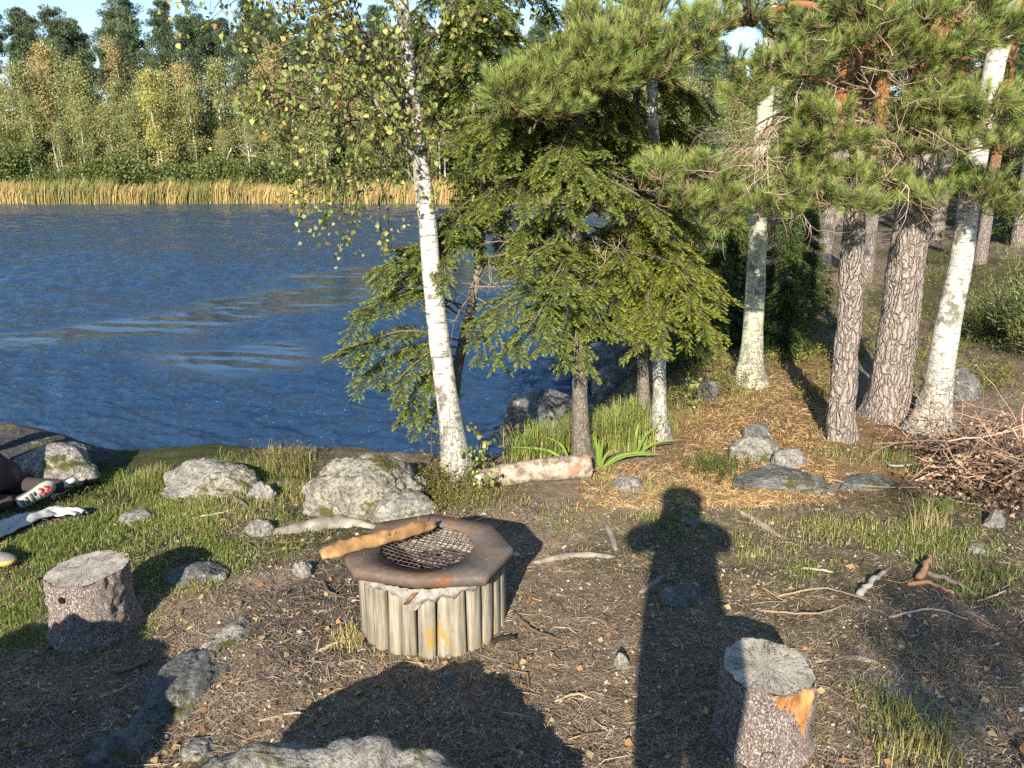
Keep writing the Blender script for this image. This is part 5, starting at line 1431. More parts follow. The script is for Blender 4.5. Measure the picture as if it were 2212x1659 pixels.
rx_ = gF.uniform(-62, 40, n); ry_ = 75.8 + gF.random(n) ** 1.3 * 3.4 + 0.8 * vnoise(np.stack([rx_ * 0.15, 0 * rx_, 0 * rx_], 1), 2)
hz = 0.9 + 0.5 * vnoise(np.stack([rx_ * 0.35, 0 * rx_, 0 * rx_], 1), 6)
rp_ = np.stack([rx_, ry_, np.full(n, WATER_Z - 0.1)], 1)
keep = gF.random(n) < 0.35 + 0.65 * hz
reeds('reed_bed', rp_[keep], 1.2, 2.7, 'golden reed bed along the far shore', 0.07, 3)
n = 2600
k = gF.random(n); bx = 6.0 + 5.2 * k + gF.normal(0, 0.5, n) - 0.9; by = 24.5 + 9.5 * k + gF.normal(0, 0.9, n)
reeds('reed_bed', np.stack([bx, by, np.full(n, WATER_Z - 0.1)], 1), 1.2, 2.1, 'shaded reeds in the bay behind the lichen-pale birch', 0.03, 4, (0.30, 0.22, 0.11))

# ================================================================== forest behind the right-hand trees
def mid_spruce(seed, H, R):
    g = np.random.default_rng(seed); w, c = MB(), MB()
    add_tube(w, [A(0, 0, -0.2), A(0, 0, H * 0.5), A(0, 0, H)], [0.02 + H * 0.011, 0.015 + H * 0.006, 0.008], 9)
    nw_ = int(12 + H * 3.2)
    for q in range(nw_):
        f = (q + g.random() * 0.6) / nw_; z = H * (0.06 + 0.93 * f)
        for b in range(6):
            a = g.uniform(0, 6.283); r = (R * (1 - f) ** 0.8 * g.uniform(0.7, 1.1) + 0.12)
            er = A(math.cos(a), math.sin(a), 0); et = A(-math.sin(a), math.cos(a), 0)
            prisms(w, [A(0, 0, z)], [er * r * 0.9 + A(0, 0, z - 0.25 * r)], 0.008, 0.003)
            n = int(26 + 85 * r); t = g.random(n) ** 0.75; s = g.uniform(-1, 1, n)
            Pn = er * (r * t)[:, None] + et * (s * r * 0.34 * (1.15 - t))[:, None] + A(0, 0, 1) * (z - 0.22 * r * t - 0.16 * r * t * t - 0.10 * np.abs(s))[:, None] + g.normal(0, 0.03, (n, 3))
            D = unit(er * 0.9 + et * s[:, None] * 0.9 + A(0, 0, -0.45) + g.normal(0, 0.35, (n, 3)))
            thatch(c, Pn, D, g.uniform(0.08, 0.17, n), 0.030, vary(n, (0.060, 0.088, 0.020), 0.25, 0.07, g), g)
    return w, c
def mid_pine(seed, H, c0=0.35):
    g = np.random.default_rng(seed); w, c = MB(), MB()
    top = A(g.normal(0, 0.3), g.normal(0, 0.3), H)
    tp = resample(np.array([A(0, 0, -0.3), top * 0.4 + g.normal(0, 0.06, 3), top]), 24)
    add_tube(w, tp, np.linspace(0.17, 0.05, 24), 14, disp=lambda p, an, r: 0.01 * fbm(p * A(14, 14, 4), 2, 3))
    for q in range(44):
        f = c0 + (1 - c0) * (q + g.random()) / 44; ctr = tp[min(23, int(f * 23))]; a = g.uniform(0, 6.283); rad = g.uniform(0.5, 2.1) * (1.15 - 0.6 * f)
        pc = ctr + A(math.cos(a) * rad, math.sin(a) * rad, g.normal(0.1, 0.25)); prisms(w, [ctr], [pc], 0.03, 0.012)
        for s in range(7):
            tc = pc + g.normal(0, 1, 3) * A(0.38, 0.38, 0.13); n = 40; d = rdir(n, g); d[:, 2] = np.abs(d[:, 2]) * 0.8
            thatch(c, tc + d * 0.05, unit(d + A(0, 0, 0.25)), g.uniform(0.10, 0.20, n), 0.018, vary(n, (0.070, 0.100, 0.030), 0.22, 0.06, g), g)
    return w, c
KINDS['mspruce', 0] = proto('dark_spruce', *[x for p in zip(mid_spruce(301, 7.0, 1.7), ('spruce', 'needle')) for x in p])
KINDS['mspruce', 1] = proto('dark_spruce', *[x for p in zip(mid_spruce(302, 3.2, 1.0), ('spruce', 'needle')) for x in p])
KINDS['mspruce', 2] = proto('dark_spruce', *[x for p in zip(mid_spruce(303, 1.8, 0.8), ('spruce', 'needle')) for x in p])
KINDS['mpine', 0] = proto('forest_pine', *[x for p in zip(mid_pine(311, 11.0), ('pine', 'needle')) for x in p])
KINDS['mpine', 1] = proto('forest_pine', *[x for p in zip(mid_pine(312, 12.0, 0.45), ('pine', 'needle')) for x in p])
def at_px(px, Y):
    x = float(P(px, 600, Y)[0]); return (x, Y, float(hgt(x, Y)) - 0.03)
for (px, Y, k, v, s, lab) in [
    (1695, 10.4, 'mspruce', 1, 0.52, 'dark young spruce just right of the lichen-pale birch'),
    (1735, 11.6, 'mspruce', 1, 0.52, 'young spruce with a spreading low bough left of the front pine'),
    (1590, 10.6, 'mspruce', 2, 0.95, 'small dark spruce left of the lichen-pale birch'),
    (1700, 9.2, 'mspruce', 2, 0.55, 'knee-high spruce seedling in front of the young spruces'),
    (1545, 9.8, 'mspruce', 2, 0.75, 'low spruce between the slim birch and the lichen-pale birch'),
    (1500, 8.9, 'mspruce', 2, 0.5, 'tiny spruce on the bank right of the slim birch'),
    (1480, 13.5, 'mspruce', 1, 1.0, 'shaded spruce on the bank of the bay'),
    (1350, 15.5, 'mspruce', 1, 1.1, 'dark spruce at the tip of the bank behind the middle spruce')]:
    plant(k, v, 'spruce_tree', at_px(px, Y), gF.uniform(0, 6), s, lab, 'tree', None)
for (px, Y, s, lab) in [(1775, 15.5, 0.95, 'reddish pine trunk seen between the pale birch and the front pine'), (1868, 14.0, 0.9, 'pine trunk peeping out behind the front pine'), (2112, 15.0, 0.72, 'thin pine trunk right of the white leaning birch'),
                        (1795, 22, 1.0, 'dark farther pine beside the reddish trunk'), (2010, 19, 1.0, 'background pine between the thick pine and the white birch'), (2190, 17, 1.05, 'background pine at the right edge of the picture'), (1920, 26, 1.1, 'far background pine behind the thick pine'), (2060, 30, 1.15, 'hindmost pine behind the white birch'), (1690, 33, 0.95, 'pine on the far bank of the bay'), (1850, 38, 1.1, 'tall pine deep in the forest behind the front pine')]:
    plant('mpine', int(gF.integers(2)), 'pine_tree', at_px(px, Y), gF.uniform(0, 6), s, lab, 'tree', 'pines of the background forest')
k_ = 0
fill = [(1960, 33), (2090, 31), (2250, 17), (2280, 19), (1830, 28), (2020, 29), (2150, 27), (1900, 31), (1760, 30), (2240, 25), (1760, 40), (1980, 38), (2100, 40), (2230, 38), (1700, 30), (2290, 30), (1800, 48), (2330, 20), (2380, 26)]
for q, (px, Y) in enumerate(sorted(fill)):
    plant('mspruce', 0, 'spruce_tree', at_px(px, Y), gF.uniform(0, 6), gF.uniform(0.85, 1.25), 'dark forest spruce behind the right-hand trees, %s from the left' % ordn(q), 'tree', 'spruces of the background forest')
# trees on the bay's far bank (right end of the far shore), seen through the gaps
row(['pine', 'spruce', 'spruce'], 84, 90, 14, 50, 3.6, 'conifer_tree', 'dark conifer', 'at the head of the bay behind the near trees', 'tree', 'conifers at the head of the bay', 0.42, 0.6, NV)
plant('spruce', 1, 'spruce_tree', (fpx(1525, 70), 70, 0.2), 0.3, 0.72, 'lone pointed spruce in the sky gap left of the lichen-pale birch', 'tree', None)
# ================================================================== ground cover and litter
gL = np.random.default_rng(404)
def scatter(n, boxes, g=gL):
    """ground points with photo-pixel boxes (x0, y0, x1, y1, share)"""
    w = np.array([b[4] for b in boxes], float); w /= w.sum()
    out = []
    for b, k in zip(boxes, (w * n).astype(int)):
        out.append(gnd(g.uniform(b[0], b[2], k), g.uniform(b[1], b[3], k)))
    p = np.concatenate(out)
    return p[(shore_sd(p[:, 0], p[:, 1]) > 0.6) & (np.hypot(p[:, 0] - PIT[0], p[:, 1] - PIT[1]) > 0.36) & (np.hypot(p[:, 0] - br_[0], p[:, 1] - br_[1]) > 0.11) & (np.hypot(p[:, 0] - bl_[0], p[:, 1] - bl_[1]) > 0.15)]
ALL = [(-300, 1085, 2512, 1759, 1.0), (1250, 960, 2500, 1085, 0.12), (1480, 800, 2300, 960, 0.07)]
PAL = np.array([(0.42, 0.31, 0.17), (0.30, 0.20, 0.11), (0.17, 0.115, 0.075), (0.36, 0.32, 0.26), (0.46, 0.39, 0.28), (0.13, 0.10, 0.08), (0.30, 0.19, 0.11)])
def strips(mb, p, L, W, pal, g, lift=0.004, tilt=0.12):
    n = len(p); a = g.uniform(0, math.pi * 2, n)
    d = unit(np.stack([np.cos(a), np.sin(a), g.normal(0, tilt, n)], 1)); u = unit(np.cross(d, A(0, 0, 1)) + np.stack([0 * a, 0 * a, g.normal(0, 0.3, n)], 1))
    L, W = L[:, None], W[:, None]
    c0 = p + A(0, 0, 1) * (lift + 0.5 * np.abs(d[:, 2:3]) * L)
    m = c0 + np.stack([0 * a, 0 * a, 0.1 * L[:, 0]], 1) + u * L * g.normal(0, 0.08, (n, 1))
    V = np.stack([c0 - d * L / 2 - u * W / 2, c0 - d * L / 2 + u * W / 2, m + u * W / 2, m - u * W / 2, c0 + d * L / 2 + u * W / 2, c0 + d * L / 2 - u * W / 2], 1)
    b = np.arange(n)[:, None] * 6
    col = pal[g.integers(len(pal), size=n)] * np.exp(g.normal(0, 0.22, (n, 1)))
    mb.add(V, np.concatenate([b + np.array([0, 1, 2, 3]), b + np.array([3, 2, 4, 5])]), 0, np.repeat(col, 6, 0))
mb = MB()
p = scatter(80000, ALL); k = mpp(p)
strips(mb, p, gL.uniform(0.015, 0.055, len(p)), np.maximum(0.0018, 0.85 * k * gL.uniform(0.5, 1.3, len(p))), PAL, gL)
p = scatter(9000, [(1480, 800, 1800, 1090, 1.0), (1250, 1000, 1700, 1100, 0.4)]); k = mpp(p)                    # straw carpet on the path
strips(mb, p, gL.uniform(0.05, 0.10, len(p)), np.maximum(0.003, 1.3 * k), np.array([(0.50, 0.33, 0.14), (0.42, 0.25, 0.10), (0.55, 0.40, 0.20), (0.25, 0.14, 0.06)]), gL)
tag(mb.build('needle_litter', M['litter'], origin=(0, 4, 0)), 'dry pine needles and straw strewn over the trodden ground', 'litter', kind='stuff')
mb = MB()
p = scatter(6000, ALL)
n = len(p); a = gL.uniform(0, 6.283, n); s = gL.uniform(0.006, 0.017, n)
D = unit(np.stack([np.cos(a), np.sin(a), gL.normal(0, 0.25, n)], 1))
leafquads(mb, p + A(0, 0, 0.005), D, unit(A(0, 0, 1) + gL.normal(0, 0.35, (n, 3))), s * gL.uniform(1, 2.6, n), s, 0, PAL[[0, 1, 3, 4, 4, 2, 6]][gL.integers(7, size=n)] * np.exp(gL.normal(0, 0.25, (n, 1))), 0.25)
p = scatter(600, ALL); n = len(p)
leafquads(mb, p + A(0, 0, 0.008), unit(gL.normal(0, 1, (n, 3)) * A(1, 1, 0.15)), unit(A(0, 0, 1) + gL.normal(0, 0.4, (n, 3))), gL.uniform(0.025, 0.05, n), 0.032, 0, np.array([(0.34, 0.18, 0.08), (0.42, 0.30, 0.14), (0.26, 0.14, 0.07), (0.36, 0.28, 0.14)])[gL.integers(4, size=n)], 0.3)
tag(mb.build('bark_chips', M['litter'], origin=(0, 4, 0)), 'pale wood chips, bark flakes and dead leaves scattered on the soil', 'litter', kind='stuff')
w = Wood()
p = scatter(1500, ALL)
for q in p:
    a = gL.uniform(0, 6.283); L = gL.uniform(0.04, 0.20); r = gL.uniform(0.0012, 0.0034)
    d = A(math.cos(a), math.sin(a), 0); bend = A(-d[1], d[0], 0) * L * gL.normal(0, 0.18)
    m = q + bend + A(0, 0, r + 0.004 + gL.uniform(0, 0.01)); c = tuple(PAL[[0, 1, 2, 3, 5, 5, 2]][gL.integers(7)] * math.exp(gL.normal(0, 0.25)))
    e0, e1 = q - d * L / 2, q + d * L / 2
    e0[2] = hgt(e0[0], e0[1]) + r; e1[2] = hgt(e1[0], e1[1]) + r + gL.uniform(0, 0.012)
    w.twig(e0, m, r, r, c); w.twig(m, e1, r, r * 0.7, c)
tag(w.build('fallen_twigs', None), 'small fallen twigs littering the ground', 'twigs', kind='stuff').location = (0, 0, 0)
mb = MB(); Vn, Fi = ico(1)
p = scatter(1300, ALL)
for q in p:
    s = gL.uniform(0.003, 0.009) * (1 + 1.0 * (gL.random() < 0.06)); sh = Vn * (s * gL.uniform(0.6, 1.3, 3)) * (1 + 0.2 * gL.normal(size=(len(Vn), 1)))
    mb.add(sh + q + A(0, 0, s * 0.25), Fi, 0, A(0.36, 0.33, 0.29) * math.exp(gL.normal(0, 0.3)))
tag(mb.build('pebbles', M['litter'], origin=(0, 0, 0)), 'gravel grains and pebbles in the soil', 'gravel', kind='stuff')

# ---------- grass
def blades(mb, p, hmin, hmax, wd, base, g=gL, lean=0.35, dry=0.15):
    n = len(p); h = g.uniform(hmin, hmax, n); ang = g.uniform(0, 6.283, n)
    out = np.stack([np.cos(ang), np.sin(ang), 0 * ang], 1); U = np.stack([-np.sin(ang), np.cos(ang), 0 * ang], 1) * wd / 2
    ln = np.abs(g.normal(0, lean, n))[:, None]
    m1 = p + A(0, 0, 1) * (h * 0.5)[:, None] + out * ln * (h * 0.22)[:, None]
    m2 = p + A(0, 0, 1) * (h * 0.82)[:, None] + out * ln * (h * 0.65)[:, None]
    tp = p + A(0, 0, 1) * (h * (1.0 - 0.25 * ln[:, 0]))[:, None] + out * ln * (h * 1.25)[:, None]
    V = np.stack([p - U, p + U, m1 + U * 0.9, m1 - U * 0.9, m2 + U * 0.6, m2 - U * 0.6, tp], 1)
    c = vary(n, base, 0.22, 0.08, g); dr = g.random(n) < dry; c[dr] = vary(int(dr.sum()), (0.42, 0.35, 0.16), 0.2, 0.05, g)
    b = np.arange(n)[:, None] * 7
    mb.add(V, np.concatenate([b + np.array([0, 1, 2, 3]), b + np.array([3, 2, 4, 5])]), 0, np.repeat(c, 7, 0))
    mb.t.append(mb.n - 7 * n + b + np.array([5, 4, 6])); mb.tm.append(np.zeros(n, int))
def patch(cx, cy, rx, ry, n, clump=0.6, g=gL):
    nc_ = max(3, n // 40); px = cx + g.normal(0, 0.5, nc_) * rx; py = cy + g.normal(0, 0.5, nc_) * ry
    c = gnd(px, py); idx = g.integers(nc_, size=n)
    q = c[idx] + np.stack([g.normal(0, 0.055, n), g.normal(0, 0.055, n), np.zeros(n)], 1)
    q = drop(q)
    ok = np.hypot(q[:, 0] - PIT[0], q[:, 1] - PIT[1]) > 0.38
    for s_ in range(8):
        f_ = BL0 + (BL1 - BL0) * s_ / 7; ok &= np.hypot(q[:, 0] - f_[0], q[:, 1] - f_[1]) > 0.12
    return q[ok & (q[:, 2] > WATER_Z + 0.1)]
BL0, BL1 = Gz(-30, 1170, 0.0), Gz(165, 1097, 0.0)
GRN, YGR, STR = (0.17, 0.225, 0.045), (0.27, 0.275, 0.075), (0.52, 0.44, 0.22)
mb = MB()
for (cx, cy, rx, ry, n, h0, h1, col, dry) in [
    (240, 1130, 240, 55, 6500, 0.03, 0.085, GRN, 0.08), (90, 1190, 130, 60, 2600, 0.03, 0.09, GRN, 0.08), (30, 1330, 90, 80, 1800, 0.03, 0.09, GRN, 0.05), (420, 1105, 150, 40, 2200, 0.03, 0.09, YGR, 0.2),
    (480, 1185, 110, 35, 1300, 0.03, 0.08, GRN, 0.15), (300, 1230, 90, 60, 900, 0.03, 0.08, GRN, 0.1), (560, 1075, 120, 35, 1500, 0.03, 0.09, YGR, 0.3), (310, 1050, 90, 20, 900, 0.05, 0.12, GRN, 0.15), (530, 1025, 90, 24, 1500, 0.04, 0.12, GRN, 0.2),
    (620, 1005, 50, 22, 900, 0.06, 0.17, YGR, 0.3), (330, 1040, 26, 14, 350, 0.09, 0.18, (0.24, 0.25, 0.07), 0.4), (630, 1130, 70, 20, 600, 0.03, 0.07, GRN, 0.2), (600, 1185, 30, 12, 220, 0.02, 0.06, GRN, 0.1), (400, 1265, 60, 22, 420, 0.03, 0.08, YGR, 0.2), (500, 1225, 50, 18, 260, 0.03, 0.07, GRN, 0.1),
    (250, 1360, 120, 60, 500, 0.02, 0.06, GRN, 0.15), (760, 1382, 16, 12, 330, 0.05, 0.11, STR, 0.9), (960, 1408, 60, 8, 300, 0.02, 0.05, YGR, 0.4), (820, 1412, 60, 8, 120, 0.02, 0.045, YGR, 0.4),
    (1470, 1120, 110, 45, 1000, 0.03, 0.08, GRN, 0.25), (1250, 1120, 110, 40, 700, 0.03, 0.07, GRN, 0.3), (1800, 1140, 210, 38, 2300, 0.03, 0.10, YGR, 0.25), (1980, 1180, 200, 45, 2200, 0.04, 0.12, GRN, 0.2), (2130, 1250, 120, 60, 1300, 0.04, 0.11, GRN, 0.2),
    (2010, 1140, 30, 14, 160, 0.15, 0.30, STR, 0.9), (1430, 1060, 150, 30, 900, 0.03, 0.09, YGR, 0.35), (1660, 1190, 90, 25, 600, 0.03, 0.08, YGR, 0.3), (1750, 1240, 50, 16, 400, 0.03, 0.07, GRN, 0.1), (1900, 1000, 220, 20, 900, 0.05, 0.14, GRN, 0.4),
    (1560, 1010, 40, 18, 600, 0.06, 0.14, GRN, 0.1), (1930, 1530, 90, 60, 900, 0.04, 0.12, GRN, 0.3), (1990, 1600, 80, 50, 700, 0.04, 0.13, YGR, 0.3), (2060, 1095, 160, 20, 1000, 0.05, 0.12, GRN, 0.15), (1500, 870, 120, 30, 1400, 0.05, 0.14, YGR, 0.35), (1620, 860, 60, 14, 500, 0.04, 0.10, YGR, 0.3), (1440, 930, 80, 26, 900, 0.05, 0.14, YGR, 0.3),
    (1800, 940, 70, 16, 400, 0.05, 0.14, STR, 0.7), (1300, 1040, 120, 14, 500, 0.04, 0.09, YGR, 0.4), (1000, 1075, 90, 22, 700, 0.04, 0.10, YGR, 0.35), (250, 1035, 150, 14, 900, 0.05, 0.10, GRN, 0.1)]:
    hs = 0.55 if h1 < 0.13 else 0.75
    blades(mb, patch(cx, cy, rx, ry, int(n * (0.5 if cx > 1200 else 1.0))), h0 * hs, h1 * hs, 0.0036, col, gL, 0.8, dry)
tag(mb.build('grass', M['grass'], origin=(0, 0, 0)), 'short grass growing in patches on the shore ground', 'grass', kind='stuff')
mb = MB()
for (cx, cy, rx, ry, n, h0, h1) in [(1175, 985, 50, 16, 700, 0.25, 0.5), (1320, 960, 70, 22, 1300, 0.25, 0.55), (1360, 930, 60, 20, 900, 0.2, 0.5), (1225, 960, 40, 14, 450, 0.25, 0.5), (1140, 1000, 24, 10, 260, 0.2, 0.35)]:
    blades(mb, patch(cx, cy, rx, ry, n), h0 * 0.62, h1 * 0.62, 0.006, (0.22, 0.28, 0.06), gL, 0.6, 0.25)
tag(mb.build('sedge', M['grass'], origin=(0.9, 6, 0)), 'tall green sedge at the water behind the fallen log', 'sedge', kind='stuff')
# iris leaves
def iris(px, py, Ls, label):
    b0 = gnd(px, py); t = thing('iris_plant', b0, label, 'plant')
    for (dx, dz, L) in Ls:
        d = unit(A(dx, gL.normal(0, 0.15), dz)); pts = resample(np.array([b0 + A(dx * 0.03, 0, 0), b0 + d * L * 0.55, b0 + d * L + A(dx * 0.12, 0, -0.06 * L / 0.4)]), 7)
        wv_ = 0.010 * np.array([0.7, 1, 1.05, 1, 0.85, 0.55, 0.08]); U = unit(np.cross(d, A(0, 1, 0)))
        V = np.concatenate([pts - U * wv_[:, None], pts + A(0, -0.004, 0), pts + U * wv_[:, None]])
        F = [[r * 7 + s, r * 7 + s + 1, (r + 1) * 7 + s + 1, (r + 1) * 7 + s] for r in (0, 1) for s in range(6)]
        MB().add(V, F, 0, vary(1, (0.19, 0.29, 0.05), 0.12, 0.05, gL)[0]).build('leaf', M['grass'], t, smooth=True)
iris(1295, 1010, [(-0.15, 1, 0.34), (-0.05, 1, 0.28), (0.05, 1, 0.32), (0.35, 0.9, 0.22), (0.75, 0.55, 0.36), (1.0, 0.5, 0.40)], 'bright green iris leaves just right of the middle spruce')
iris(1370, 985, [(0.1, 1, 0.32), (0.45, 0.9, 0.36), (-0.1, 1, 0.30), (0.8, 0.6, 0.34)], 'smaller iris clump left of the slim birch')
iris(1235, 1000, [(-0.9, 0.5, 0.40), (-0.5, 0.9, 0.3)], 'two iris leaves bending left behind the fallen log')

# ---------- dwarf shrubs
def shrublets(name, label, patches, size=0.016, seed=1):
    g = np.random.default_rng(seed); mb = MB(); w_ = []
    for (cx, cy, rx, ry, n, h, col) in patches:
        ncl = max(3, n // 60); c = gnd(cx + g.normal(0, 0.5, ncl) * rx, cy + g.normal(0, 0.5, ncl) * ry)
        c = c[c[:, 2] > WATER_Z + 0.15]
        if not len(c): continue
        nt_ = max(4, n // 7); idx = g.integers(len(c), size=nt_); kk = np.sqrt(np.maximum(1, mpp(c[idx]) / 0.0036))
        foot = c[idx] + np.stack([g.normal(0, 0.10, nt_), g.normal(0, 0.10, nt_), np.zeros(nt_)], 1) * kk[:, None]; foot = drop(foot)
        d = unit(np.stack([g.normal(0, 0.35, nt_), g.normal(0, 0.35, nt_), np.ones(nt_)], 1)); hh = h * g.uniform(0.5, 1.15, nt_)
        prisms(mb, foot, foot + d * hh[:, None], 0.0014, 0.001, 0, (0.16, 0.11, 0.06))
        id2 = np.repeat(np.arange(nt_), 9); f = g.uniform(0.25, 1.05, len(id2))
        pl = foot[id2] + d[id2] * (hh[id2] * f)[:, None] + g.normal(0, 0.010, (len(id2), 3)) * kk[id2][:, None]
        s = size * g.uniform(0.6, 1.3, len(id2)) * kk[id2]
        leafquads(mb, pl, unit(g.normal(0, 1, (len(id2), 3)) + A(0, 0, 0.4)), rdir(len(id2), g), s, s * 0.6, 0, vary(len(id2), col, 0.28, 0.10, g))
    return tag(mb.build(name, M['leaf'], origin=(0, 0, 0)), label, 'shrubs', kind='stuff')
OLV, DGR = (0.19, 0.19, 0.045), (0.085, 0.11, 0.03)
shrublets('dwarf_shrubs', 'olive bilberry and heather around the boulders and the leaning birch', [
    (905, 1055, 50, 20, 1500, 0.14, OLV), (985, 1050, 40, 16, 900, 0.12, OLV), (940, 1085, 60, 16, 800, 0.10, OLV), (1060, 1050, 40, 14, 500, 0.10, OLV), (590, 1005, 50, 14, 900, 0.12, (0.17, 0.14, 0.06)), (640, 1000, 30, 10, 500, 0.14, (0.20, 0.15, 0.08)), (490, 1045, 60, 14, 700, 0.08, OLV),
    (1555, 1020, 45, 16, 1100, 0.12, DGR), (150, 1075, 80, 12, 700, 0.07, DGR), (1040, 1085, 80, 14, 500, 0.08, OLV), (120, 1010, 80, 10, 500, 0.05, (0.16, 0.13, 0.05))], 0.014, 5)
shrublets('bilberry_carpet', 'bilberry carpet on the forest floor behind the pines', [
    (1480, 860, 90, 26, 1800, 0.18, OLV), (1560, 820, 80, 24, 1500, 0.18, OLV), (1730, 775, 80, 24, 1500, 0.16, (0.24, 0.23, 0.05)), (1780, 860, 40, 40, 1200, 0.16, OLV), (1960, 760, 160, 50, 2600, 0.16, (0.22, 0.22, 0.045)), (2000, 680, 200, 50, 3000, 0.18, (0.16, 0.17, 0.035)), (1820, 700, 120, 40, 1800, 0.16, OLV), (1760, 640, 140, 40, 2000, 0.2, OLV),
    (2100, 620, 200, 50, 3000, 0.2, (0.14, 0.15, 0.035)), (2150, 740, 120, 50, 2000, 0.2, DGR), (1420, 830, 90, 24, 1200, 0.18, DGR), (1950, 570, 260, 30, 2600, 0.25, DGR), (2120, 830, 120, 30, 1500, 0.16, OLV), (1480, 700, 90, 50, 1600, 0.25, DGR), (1380, 790, 70, 30, 1000, 0.2, DGR)], 0.018, 6)

# ---------- saplings
def sapling(px, py, hpx, n, seed, label, lean=0.0, col=(0.10, 0.08, 0.06)):
    g = np.random.default_rng(seed); f = gnd(px, py); k = mpp(f); h = hpx * k
    t = thing('sapling', f, label, 'sapling'); w = Wood(); lv = []
    top = f + A(lean * h, 0, h); st = w.limb([f, (f + top) / 2 + g.normal(0, 0.02, 3), top], 0.007, 0.003, col, 10)
    for q in range(n):
        p_ = st[int(g.uniform(2, 10))]; birch_spray(lv, w, p_, A(g.normal(0, 1), g.normal(0, 1), 0.4), g.uniform(0.10, 0.22), 0, g, 0.02, 1.0)
    w.build('stem', t); mb = MB(); birch_leaves(mb, lv, 0.036, g); mb.build('leaves', M['leaf'], t)
sapling(1035, 1030, 95, 12, 61, 'leafy birch sapling right beside the leaning birch', 0.1)
sapling(1028, 1035, 75, 9, 62, 'smaller sapling between the leaning birch and the short log end', -0.2)
sapling(925, 1000, 80, 6, 63, 'thin sapling left of the leaning birch trunk', 0.1)
sapling(1960, 905, 80, 9, 64, 'green sapling between the thick pine and the white birch', 0.05)
sapling(1500, 900, 90, 10, 65, 'pale-leaved sapling right of the slim birch', -0.1)
sapling(1045, 1062, 40, 4, 66, 'tiny yellow-leaved seedling in front of the short log end', 0.1)

# ---------- junipers at the right edge
def juniper(px, py, Y, h, r, seed, label):
    g = np.random.default_rng(seed); x = float(P(px, py, Y)[0]); f = A(x, Y, hgt(x, Y)); t = thing('juniper_bush', f, label, 'bush'); w, mb = Wood(), MB()
    for q in range(46):
        a = g.uniform(0, 6.283); rr_ = r * math.sqrt(g.random()); top = f + A(math.cos(a) * rr_, math.sin(a) * rr_, h * g.uniform(0.35, 1.0) * (1.1 - 0.5 * rr_ / r))
        st = w.limb([f + (top - f) * A(0.15, 0.15, 0.0), (f + top) / 2, top], 0.008, 0.003, (0.20, 0.14, 0.09), 7, 4)
        n = 190; i = g.integers(2, 7, n); p_ = st[i] + g.normal(0, 0.065, (n, 3))
        needles(mb, p_, unit(A(0, 0, 0.8) + unit(p_ - st[i]) + g.normal(0, 0.4, (n, 3))), g.uniform(0.035, 0.08, n), 0.010, 0, vary(n, (0.17, 0.20, 0.065), 0.28, 0.08, g), g)
    w.build('branches', t); mb.build('crown', M['needle'], t)
juniper(2205, 800, 8.6, 1.45, 0.55, 71, 'tall juniper bush at the right edge above the brush pile')
juniper(2140, 790, 9.4, 0.75, 0.45, 72, 'low juniper left of the tall one')
juniper(2290, 760, 8.2, 1.6, 0.6, 73, 'juniper half cut off by the right edge')

# ---------- brush pile
g = np.random.default_rng(81); bp = gnd(2120, 1040); t = thing('brush_pile', bp, 'brown pile of cut branches and withered leaves at the right edge', 'brush pile'); w = Wood()
for q in range(150):
    c = gnd(g.normal(2150, 70), g.normal(1030, 36)) + A(0, 0, g.uniform(0.0, 0.30))
    a = g.choice([0.3, 2.6, 0.0]) + g.normal(0, 0.5); d = A(math.cos(a), math.sin(a), g.normal(0.05, 0.2))
    L = g.uniform(0.3, 0.9); bare(w, c - d * L / 2, d, L, g.uniform(0.003, 0.008), 1, tuple(vary(1, (0.34, 0.23, 0.16), 0.3, 0.06, g)[0]), 0.01, g)
w.build('branches', t)
n = 4500; c = gnd(g.normal(2155, 62, n), g.normal(1040, 34, n)); c[:, 2] += np.abs(g.normal(0, 0.14, n)); mb = MB()
leafquads(mb, c, unit(g.normal(0, 1, (n, 3))), rdir(n, g), g.uniform(0.02, 0.045, n), 0.026, 0, np.array([(0.34, 0.21, 0.13), (0.26, 0.16, 0.10), (0.42, 0.30, 0.20), (0.18, 0.11, 0.075)])[g.integers(4, size=n)] * np.exp(g.normal(0, 0.2, (n, 1))), 0.3)
o = mb.build('withered_leaves', M['litter'], t); o['kind'] = 'stuff'
